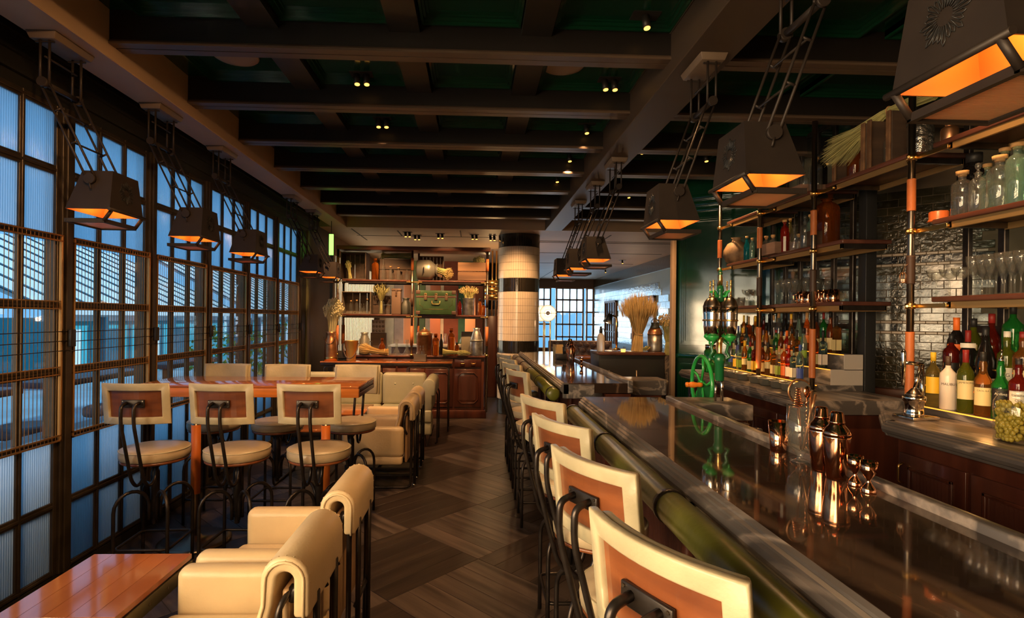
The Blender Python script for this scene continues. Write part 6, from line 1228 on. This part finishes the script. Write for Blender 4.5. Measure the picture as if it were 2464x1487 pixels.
head_m = STRAW; bundle('grass_bunch', 'dried golden grass in the grey metal canister', 'dried grass', (xd(1127, 8.36), 8.36, Z2+0.02), (xd(1127, 8.36), 8.36, Z2+0.23), (xd(1127, 8.36), 8.36, Z2+0.46), 0.05, 0.16, 320, STRAWG, 1, 25, 0.003, None, (0.035, 0.005))
for i, x in enumerate((1106, 1154, 1163)): db(x, 8.42, Z2, ['dark bottle between the trunk and the canister', 'brown bottle right of the metal canister', 'rightmost brown jar on the middle display shelf'][i], 'wine' if i == 0 else 'apoth', 0.032, 0.27 if i < 2 else 0.2, RUM if i == 0 else AMBER, capstyle='cap', cap=LBLK)
# counter
t = thing('milk_churn', 'dark grey milk churn at the left of the display counter', 'milk churn', (xd(877), 8.42, Z3)); MB().lathe([(0.0, 0), (0.082, 0), (0.085, 0.01), (0.085, 0.22), (0.055, 0.29), (0.052, 0.32), (0.062, 0.345), (0.0, 0.35)], 22).obj('body', PEWTER, t); MB().tube(fillet([(0.085, 0, 0.2), (0.12, 0, 0.2), (0.12, 0, 0.1), (0.085, 0, 0.1)], 0.03), 0.006, 6).obj('handle', STEEL, t)
t = thing('muffin_tin', 'grey twelve-cup muffin tin propped up behind the bottles', 'muffin tin', (xd(911, 8.60), 8.60, Z3+0.34), 0); T_ = Matrix.Rotation(0.12, 4, 'X')
MB().box(-0.105, 0.105, -0.004, 0.004, -0.005, 0.205, T_).obj('plate', MUFFIN, t, 0.002, 1)
for i in range(4):
    for j in range(3): MB().lathe([(0.021, 0), (0.023, -0.006), (0.016, 0.004), (0, 0.006)], 12, T=T_ @ Matrix.Translation((-0.075+i*0.05, -0.005, 0.03+j*0.07)) @ Matrix.Rotation(PI/2, 4, 'X')).obj('cup', PEWTER, t)
MB().box(-0.12, 0.12, -0.02, 0.06, -0.345, -0.006).obj('stand_box', CRATED, t)
db(920, 8.38, Z3, 'round brown bottle beside the straw on the display counter', 'flask', 0.058, 0.26, AMBER, capstyle='cap', cap=AMBER); db(937, 8.36, Z3, 'small clear jar between brown bottle and decanters', 'apoth', 0.038, 0.17, GLASS, capstyle='ball')
dec = [(0.0, 0.0), (0.075, 0.0), (0.078, 0.006), (0.045, 0.045), (0.022, 0.10), (0.020, 0.17), (0.028, 0.24), (0.026, 0.24), (0.018, 0.17), (0.020, 0.10), (0.042, 0.048), (0.0, 0.03)]
for i, x in enumerate((955, 980)): lobj('decanter', dec, GLASS, (xd(x, 8.34), 8.34, Z3), ['left flared clear wine decanter on the display counter', 'right flared clear wine decanter next to the middle pole'][i], 'decanter', 'wine decanters')
bundle('straw_bundle', 'tied straw bundle lying on the display counter', 'straw bundle', (xd(935, 8.28), 8.28, Z3+0.05), (xd(915, 8.28), 8.28, Z3+0.05), (xd(862, 8.28), 8.28, Z3+0.12), 0.035, 0.10, 500, STRAW, 1, 26, 0.002, 0.4)
t = thing('copper_urn', 'domed copper urn on the display counter', 'urn', (xd(1022, 8.38), 8.38, Z3)); MB().lathe([(0.0, 0), (0.115, 0), (0.12, 0.01), (0.12, 0.31), (0.124, 0.315), (0.12, 0.33)], 26).obj('body', COPPERW, t); MB().lathe([(0.124, 0.331), (0.12, 0.345), (0.085, 0.375), (0.05, 0.39), (0.045, 0.405), (0.015, 0.41), (0.02, 0.435), (0, 0.44)], 24).obj('lid', COPPERW, t)
db(1049, 8.30, Z3, 'tall brown glass bottle right of the copper urn', 'apoth', 0.052, 0.34, AMBER, capstyle='cap', cap=AMBER); db(1086, 8.40, Z3, 'largest brown glass bottle on the display counter', 'apoth', 0.058, 0.42, AMBER, capstyle='cap', cap=AMBER); db(1100, 8.46, Z3, 'short brown jar beside the canvas box', 'apoth', 0.035, 0.20, AMBER, capstyle='cap', cap=LBLK)
db(1062, 8.50, Z3, 'slim black bottle behind the tall brown one', 'wine', 0.03, 0.33, BLACKB, capstyle='cap')
tag(MB().box(-0.115, 0.115, -0.05, 0.05, 0, 0.37).obj('canvas_box', mat('grey_canvas', (0.20, 0.17, 0.115), 0.7, var=0.15), None, 0.006, loc=(xd(1128, 8.52), 8.52, Z3)), 'flat grey canvas box standing behind the churn', 'box')
t = thing('milk_churn', 'galvanised milk churn at the right end of the display counter', 'milk churn', (xd(1147, 8.36), 8.36, Z3)); MB().lathe([(0.0, 0), (0.098, 0), (0.10, 0.01), (0.10, 0.23), (0.09, 0.27), (0.055, 0.38), (0.045, 0.40), (0.06, 0.43), (0.0, 0.44)], 24).obj('body', ZINC, t); MB().lathe([(0.102, 0.22), (0.104, 0.235), (0.102, 0.25)], 24).obj('band', PEWTER, t)
head_m = STRAWG; bundle('grass_bunch', 'green dried grass lying on the right of the display counter', 'dried grass', (xd(1066, 8.27), 8.27, Z3+0.05), (xd(1075, 8.27), 8.27, Z3+0.05), (xd(1130, 8.26), 8.26, Z3+0.045), 0.04, 0.07, 420, STRAWG, 0.6, 27, 0.003, None, (0.03, 0.005))
# on the console table
ZT = 0.9455
t = thing('copper_churn', 'tall copper milk churn on the console table', 'milk churn', (xd(797, 7.40), 7.40, ZT)); MB().lathe([(0.0, 0), (0.082, 0), (0.085, 0.008), (0.084, 0.26), (0.072, 0.30), (0.062, 0.32), (0.062, 0.37), (0.072, 0.40), (0.066, 0.40), (0.055, 0.33)], 24).obj('body', COPPERW, t); MB().lathe([(0.0865, 0.0), (0.088, 0.05), (0.0855, 0.055)], 24).obj('brass_base', BRASS, t)
MB().tube([(0.075*math.cos(a), -0.085, 0.33+0.10*math.sin(a)) for a in [PI*k/10-PI for k in range(11)]], 0.005, 6).obj('handle', STEEL, t)
head_m = BUNNY; bundle('grass_bunch', 'bunch of pale bunny-tail grass in the copper churn', 'dried grass', (xd(797, 7.40), 7.40, ZT+0.05), (xd(799, 7.40), 7.40, ZT+0.36), (xd(804, 7.40), 7.40, ZT+0.84), 0.04, 0.14, 420, BUNNY, 1, 28, 0.0020, None, (0.040, 0.011))
t = thing('brass_bucket', 'polished brass champagne bucket on the console table', 'bucket', (xd(846, 7.38), 7.38, ZT)); MB().lathe([(0.0, 0), (0.062, 0), (0.066, 0.006), (0.062, 0.03), (0.064, 0.06), (0.098, 0.275), (0.104, 0.28), (0.094, 0.28), (0.06, 0.06), (0, 0.05)], 28).obj('body', BRASSS, t); MB().tube([(0.10*math.cos(a), -0.02-0.085*abs(math.sin(a)), 0.25-0.21*abs(math.sin(a))) for a in [PI*k/14 for k in range(15)]], 0.008, 6).obj('bail_handle', TRUNKB, t)
t = pcrate(998, 1027, 7.40, ZT, 0.10, 'small grey wooden crate of bottles on the console table', MATS['grey_box_wood'], 0.07, 1)
for i, (x, Y) in enumerate(((1006, 7.37), (1019, 7.37), (1012, 7.43))): db(x, Y, ZT+0.0105, 'small clear stoppered bottle in the grey crate, %s' % ['left', 'right', 'rear'][i], 'apoth', 0.026, 0.17, GLASS, capstyle='ball')
tag(MB().box(-0.07, 0.07, -0.05, 0.05, 0, 0.015).box(-0.065, 0.065, -0.045, 0.0, 0.015, 0.13, Matrix.Rotation(-0.35, 4, 'X')).obj('payment_terminal', PLASTIC, None, 0.004, loc=(xd(826, 7.46), 7.46, ZT)), 'small dark till screen behind the brass bucket', 'till')
# green exit sign and window pelmet
tag(MB().box(-0.03, 0.03, -0.012, 0.012, 0, 0.30).obj('exit_sign', EMG, None, 0.003, loc=(aty(797, 600, 7.75).x, 7.75, 2.44)), 'glowing green sign box by the corner of the windows', 'sign')
tag(MB().box(-0.004, 0.004, -0.004, 0.004, 0, 0.46).obj('sign_rod', STEEL, None, loc=(aty(797, 600, 7.75).x, 7.75, 2.741)), 'thin rod holding the glowing green sign', 'rod')
# ------------------------------------------------------------------ room behind the display unit
MB_ = MB
panels = [(-2.3, -1.95, (0.74, 0.60, 0.42)), (-1.95, -1.6, (0.50, 0.36, 0.30)), (-1.6, -1.2, (0.20, 0.24, 0.10)), (-1.2, -0.75, (0.70, 0.52, 0.36)), (-0.75, -0.4, (0.24, 0.06, 0.03)), (-0.4, 0.0, (0.05, 0.14, 0.08)), (0.0, 0.2, (0.30, 0.09, 0.04))]
for i, (a, b, c) in enumerate(panels): MB().box(a+0.004, b-0.004, 12.97, 12.999, 0.0, 2.93).obj('wall_panel', mat('rear_panel_%d' % i, c, 0.5, var=0.1), wall_front)
# slatted window on the left side of that room, daylight behind it
w = struct(MB().box(-2.45, -2.38, 9.0, 9.1, 0.6, 2.6).box(-2.45, -2.38, 12.8, 12.9, 0.6, 2.6).obj('window_51', BRONZE), 'slatted window of the room behind the display unit')
for i in range(30): MB().box(-2.43, -2.39, 9.14+i*0.123, 9.14+i*0.123+0.055, 0.6, 2.6).obj('slat', mat('blind_slat', (0.75, 0.62, 0.45), 0.6) if 'blind_slat' not in MATS else MATS['blind_slat'], w)
mk('pane', MB().box(-2.46, -2.455, 9.05, 12.85, 0.6, 2.6).mesh('pane'), PANEC, w)
area('daylight_rear_window', (-2.9, 10.9, 1.7), (0, 10.9, 1.2), 3.4, 1.8, 160, (1.0, 0.84, 0.62))
# service island behind the display unit
t = thing('service_island', 'wooden service island with pale top behind the display unit', 'counter', (-0.8, 11.2, 0)); MB().box(-0.9, 0.9, -0.3, 0.3, 0, 0.95).obj('body', SHELFWD, t, 0.01); MB().box(-0.94, 0.94, -0.34, 0.34, 0.9505, 0.99).obj('top', mat('pale_stone', (0.70, 0.56, 0.42), 0.25), t, 0.005)
for i, (x, c) in enumerate(((-1.5, (0.55, 0.22, 0.10)), (-0.9, (0.42, 0.14, 0.07)), (-0.1, (0.60, 0.30, 0.16)))):
    t = thing('menu_board', 'tall coloured panel stand, %s behind the display unit' % ORD[i], 'stand', (x, 12.2, 0), 0, 'panel stands'); MB().box(-0.12, 0.12, -0.02, 0.02, 0.06, 2.3).obj('panel', mat('stand_%d' % i, c, 0.5), t, 0.01); MB().box(-0.15, 0.15, -0.15, 0.15, 0, 0.06).obj('foot', STEEL, t)
for i, x in enumerate((-1.05, -0.85, -0.6, -0.45, -0.25, -0.12)):
    lobj('carafe', [(0.0, 0), (0.05, 0), (0.065, 0.06), (0.05, 0.12), (0.025, 0.17), (0.03, 0.24), (0.024, 0.24), (0, 0.05)], GLASS, (x, 11.05, 0.9905), 'clear carafe on the service island, %s from the left' % ORD[i], 'carafe', 'carafes on the service island', 14)
# brass bar machine seen between unit and column
t = thing('brass_machine', 'gleaming brass boiler pipes between display unit and column', 'boiler', (aty(1185, 640, 10.6).x, 10.6, 0)); MB().box(-0.14, 0.14, -0.14, 0.14, 0, 1.6).obj('cabinet', MAHOG, t, 0.01)
for z in (1.98, 2.12, 2.26): MB().cyl((-0.15, 0, z), (0.15, 0, z), 0.058, n=16).obj('drum', BRASS, t)
for x in (-0.09, 0.0, 0.08): MB().cyl((x, 0, 1.6), (x, 0, 2.9), 0.016, n=8).obj('pipe', BRASS, t)
bulb((aty(1185, 640, 10.3).x, 10.2, 2.35), 14, (1, 0.6, 0.25))
# ------------------------------------------------------------------ far dining room
def booth(x0, x1, y, z1, label, rz=0, rowsb=3):
    t = thing('booth_seat', label, 'booth', ((x0+x1)/2, y, 0), rz, 'tufted booth seats'); w = (x1-x0)/2
    MB().box(-w, w, -0.55, 0.0, 0, 0.46).obj('seat', BURG, t, 0.04, 3); MB().box(-w, w, 0.0, 0.14, 0, z1).obj('back', BURG, t, 0.04, 3)
    n = int(2*w/0.16)
    for r in range(rowsb):
        for i in range(n):
            MB().ball((-w+0.1+i*0.16+(0.08 if r % 2 else 0), 0.0, z1-0.10-r*0.13), 0.062, 8, 5, (1.2, 0.35, 1.0)).obj('tuft', BURG, t)
booth(1.75, 3.25, 12.5, 1.05, 'tufted burgundy booth under the far windows', -0.12); booth(2.45, 3.5, 9.75, 0.98, 'tufted burgundy booth behind the wheat sheaf', 0.0)
def dtable(x, y, label):
    t = thing('dining_table', label, 'table', (x, y, 0), 0, 'far dining tables'); MB().box(-0.55, 0.55, -0.35, 0.35, 0.72, 0.76).obj('table_top', CHERRY, t, 0.01); MB().cyl((0, 0, 0.02), (0, 0, 0.72), 0.04).obj('leg', STEEL, t); MB().lathe([(0.25, 0), (0.25, 0.015), (0.04, 0.03)]).obj('base', STEEL, t)
    for i in range(3): tag(mk('wine_glass', flute, None, None, (x-0.3+i*0.3, y, 0.761)), 'stemmed glass %s on the %s' % (['left', 'middle', 'right'][i], label), 'glass', 'glasses on the far tables')
dtable(2.0, 11.4, 'dining table before the window booth'); dtable(1.55, 9.75, 'dining table nearest the far bar'); dtable(3.3, 11.6, 'dining table by the mirror wall')
def dchair(x, y, rz, label):
    t = thing('dining_chair', label, 'chair', (x, y, 0), rz, 'brown leather dining chairs'); MB().box(-0.21, 0.21, -0.21, 0.21, 0.40, 0.47).obj('seat', CHAIRBR, t, 0.03, 3); MB().box(-0.21, 0.21, 0.18, 0.24, 0.42, 0.84).obj('backrest', CHAIRBR, t, 0.03, 3)
    for sx in (-1, 1):
        for sy in (-1, 1): MB().cyl((sx*0.18, sy*0.18, 0), (sx*0.18, sy*0.18, 0.41), 0.015, n=6).obj('leg', STEEL, t)
dchair(1.15, 10.65, 0.2, 'brown leather dining chair left of the far tables'); dchair(1.75, 10.45, 3.0, 'brown leather dining chair between the far tables'); dchair(2.75, 10.6, 3.2, 'brown leather dining chair by the mirror wall table')
# disc floor lamps
for i, (x, y, z) in enumerate(((aty(1302, 755, 10.2).x, 10.2, 1.66), (aty(1318, 755, 9.75).x, 9.75, 1.66))):
    t = thing('floor_lamp', ['disc floor lamp with ribbed glass, half hidden by the column', 'disc floor lamp with ribbed glass, clear of the column'][i], 'floor lamp', (x, y, 0), 0, 'disc floor lamps')
    MB().lathe([(0.16, 0), (0.16, 0.012), (0.02, 0.025)], 20).obj('base', BRASS, t); 
    for sx in (-0.05, 0.05): MB().cyl((sx, 0, 0.02), (sx, 0, 1.50), 0.009, n=8).obj('pole', BRASS, t)
    T_ = Matrix.Translation((0, -0.02, 1.66)) @ Matrix.Rotation(PI/2, 4, 'X')
    d = MB().lathe([(0.045, 0.01), (0.14, 0.02), (0.155, 0.0), (0.14, -0.02), (0.045, -0.01)], 28, T=T_).obj('glass_disc', mat('ribbed_glass_disc_%d' % i, (0.9, 0.75, 0.6), 0.3, emit=(1, 0.72, 0.45), estr=0.55), t)
    for r in (0.07, 0.09, 0.11, 0.13): MB().tube([T_ @ Vector((r*math.cos(a), r*math.sin(a), 0.02)) for a in [k*PI/12 for k in range(24)]], 0.004, 5, closed=True).obj('rib', BRASS if r == 0.07 else MATS['ribbed_glass_disc_%d' % i], d)
    MB().tube([T_ @ Vector((-0.16, 0, 0.015)), T_ @ Vector((0.16, 0, 0.015))], 0.006, 6).obj('cross_bar', STEEL, t); MB().ball(T_ @ Vector((0, 0, 0)), 0.04).obj('socket', STEEL, t)
    bulb((x, y-0.2, 1.66), 6, (1, 0.7, 0.42))
# service cabinet with the wheat sheaf
XC0, XC1, YC = aty(1442, 800, 5.75).x, aty(1600, 800, 5.75).x, 5.95
sc_ = thing('service_cabinet', 'dark service cabinet carrying the wheat sheaf and milk churn', 'cabinet', ((XC0+XC1)/2, YC, 0)); hw = (XC1-XC0)/2
MB().box(-hw, hw, -0.2, 0.22, 0, 1.165).obj('carcass', PLASTIC, sc_, 0.004); MB().box(-hw-0.01, hw, -0.22, 0.22, 1.1655, 1.198).obj('top', SHELFWD, sc_, 0.005)
for x in (-0.25, 0.05): MB().cyl((x, -0.205, 0.4), (x, -0.205, 1.0), 0.008, n=6).obj('handle', PIPE, sc_)
ZS = 1.1985
def ps(x, Y): return aty(x, 800, Y).x
head_m = STRAW
bundle('wheat_sheaf', 'standing golden wheat sheaf tied at the waist on the service cabinet', 'wheat sheaf', (ps(1533, 5.95), 5.95, ZS), (ps(1537, 5.95), 5.95, ZS+0.20), (ps(1536, 5.95), 5.95, ZS+0.64), 0.045, 0.225, 1100, STRAW, 1.0, 31, 0.0014, 0.95, (0.11, 0.0026))
bundle('straw_bundle', 'short straw bundle leaning beside the wheat sheaf', 'straw bundle', (ps(1560, 5.86), 5.84, ZS+0.03), (ps(1556, 5.86), 5.84, ZS+0.05), (ps(1546, 5.84), 5.82, ZS+0.02), 0.022, 0.03, 150, STRAWG, 1, 32, 0.0018, 0.5)
t = thing('milk_churn', 'rusty and zinc milk churn with dark lid on the service cabinet', 'milk churn', (ps(1576, 5.95), 5.95, ZS)); MB().lathe([(0.0, 0.0), (0.078, 0.0), (0.082, 0.01), (0.080, 0.185)], 24).obj('body', ZINC, t); MB().lathe([(0.082, 0.185), (0.084, 0.20), (0.075, 0.235), (0.055, 0.262)], 24).obj('shoulder', COPPERW, t); MB().lathe([(0.0565, 0.262), (0.050, 0.285), (0.042, 0.30), (0.045, 0.325), (0.0, 0.33)], 20).obj('lid', mat('churn_lid', (0.08, 0.085, 0.075), 0.4, 0.6), t); MB().tube([(0.045*math.cos(a), 0, 0.325+0.045*math.sin(a)) for a in [PI*k/8 for k in range(9)]], 0.004, 6).obj('handle', STEEL, t)
head_m = STRAW; bundle('dried_flowers', 'bushy bunch of dried golden seed heads right of the churn', 'dried flowers', (ps(1608, 6.12), 6.12, ZS-0.05), (ps(1608, 6.12), 6.12, ZS+0.10), (ps(1612, 6.12), 6.12, ZS+0.42), 0.03, 0.17, 420, STRAWG, 1, 33, 0.0016, None, (0.03, 0.008))
t = thing('marble_pier', 'grey marble plinth under the dried flowers', 'plinth', (ps(1612, 6.12), 6.20, 0)); MB().box(-0.085, 0.055, -0.14, 0.1, 0, ZS-0.051).obj('block', MARBLE, t, 0.008)
t = thing('soda_siphon', 'pale frosted soda siphon on the service cabinet', 'soda siphon', (ps(1448, 5.80), 5.84, ZS)); MB().lathe([(0.0, 0), (0.040, 0), (0.043, 0.008), (0.043, 0.15), (0.032, 0.185), (0.016, 0.205)], 20).obj('body', FROST, t); MB().lathe([(0.018, 0.205), (0.018, 0.24), (0.012, 0.25), (0.012, 0.275), (0, 0.28)], 14).tube([(0, 0, 0.25), (0.03, -0.02, 0.25), (0.035, -0.022, 0.22)], 0.006, 6).obj('siphon_head', PLASTIC, t)
for i, (x, y) in enumerate(((1500, 5.80), (1478, 5.86))): tag(MB().lathe([(0.0, 0), (0.022, 0), (0.026, 0.03), (0.022, 0.03), (0, 0.01)], 14).obj('tea_light', CANDLE if i == 0 else GLASS, None, loc=(ps(x, y), y, ZS)), ['glowing tea light on the service cabinet', 'small clear glass beside the tea light'][i], 'tea light')
# desk lamp on the booth table
t = thing('desk_lamp', 'black shaded gooseneck lamp on the far table', 'desk lamp', (aty(1484, 800, 8.9).x, 8.9, 0.0)); zt = 1.1
MB().box(-0.14, 0.14, -0.14, 0.14, 0, zt-0.06).obj('pedestal', MAHOG, t); MB().lathe([(0.07, zt-0.06), (0.07, zt-0.04), (0.03, zt-0.02)], 16).obj('base', BRASS, t)
MB().tube(fillet([(0, 0, zt-0.03), (0, 0, zt+0.48), (-0.06, 0, zt+0.53), (-0.12, 0, zt+0.50)], 0.06), 0.016, 8).obj('stem', BRASS, t); MB().lathe([(0.035, 0), (0.05, -0.02), (0.075, -0.16), (0.07, -0.16), (0.03, -0.01)], 18, T=Matrix.Translation((-0.11, 0, zt+0.55)) @ Matrix.Rotation(0.35, 4, 'Y')).obj('shade', PLASTIC, t); MB().ball((-0.16, 0, zt+0.42), 0.03).obj('light_bulb', EMW, t)
bulb((aty(1484, 800, 8.9).x-0.16, 8.85, zt+0.36), 5, (1, 0.6, 0.3))
t = thing('wall_lamp', 'brass wall lamp with glowing glass beside the wheat sheaf', 'wall lamp', (XR2-0.1, 12.9, 1.8)); MB().ball((0, 0, 0), 0.07).obj('globe', EMW, t); MB().cyl((0.0, 0, 0), (0.1, 0, 0.02), 0.015).obj('arm', BRASS, t)
bulb((XR2-0.25, 12.9, 1.8), 14, (1, 0.65, 0.35))
# glowing grape-like pendant beside the second lamp
t = thing('cluster_light', 'cluster pendant of small glowing amber bulbs', 'pendant light', (aty(1722, 410, 5.9).x+0.1, 5.6, 2.62)); MB().cyl((0, 0, 0.25), (0, 0, 0.57), 0.006, n=6).obj('rod', STEEL, t)
for k in range(22): a = k*2.4; r = 0.05*math.sin(PI*(k+1)/24); MB().ball((r*math.cos(a), r*math.sin(a), 0.22-k*0.013), 0.020, 8, 5, (1, 1, 1.3)).obj('bulb', EMO, t)
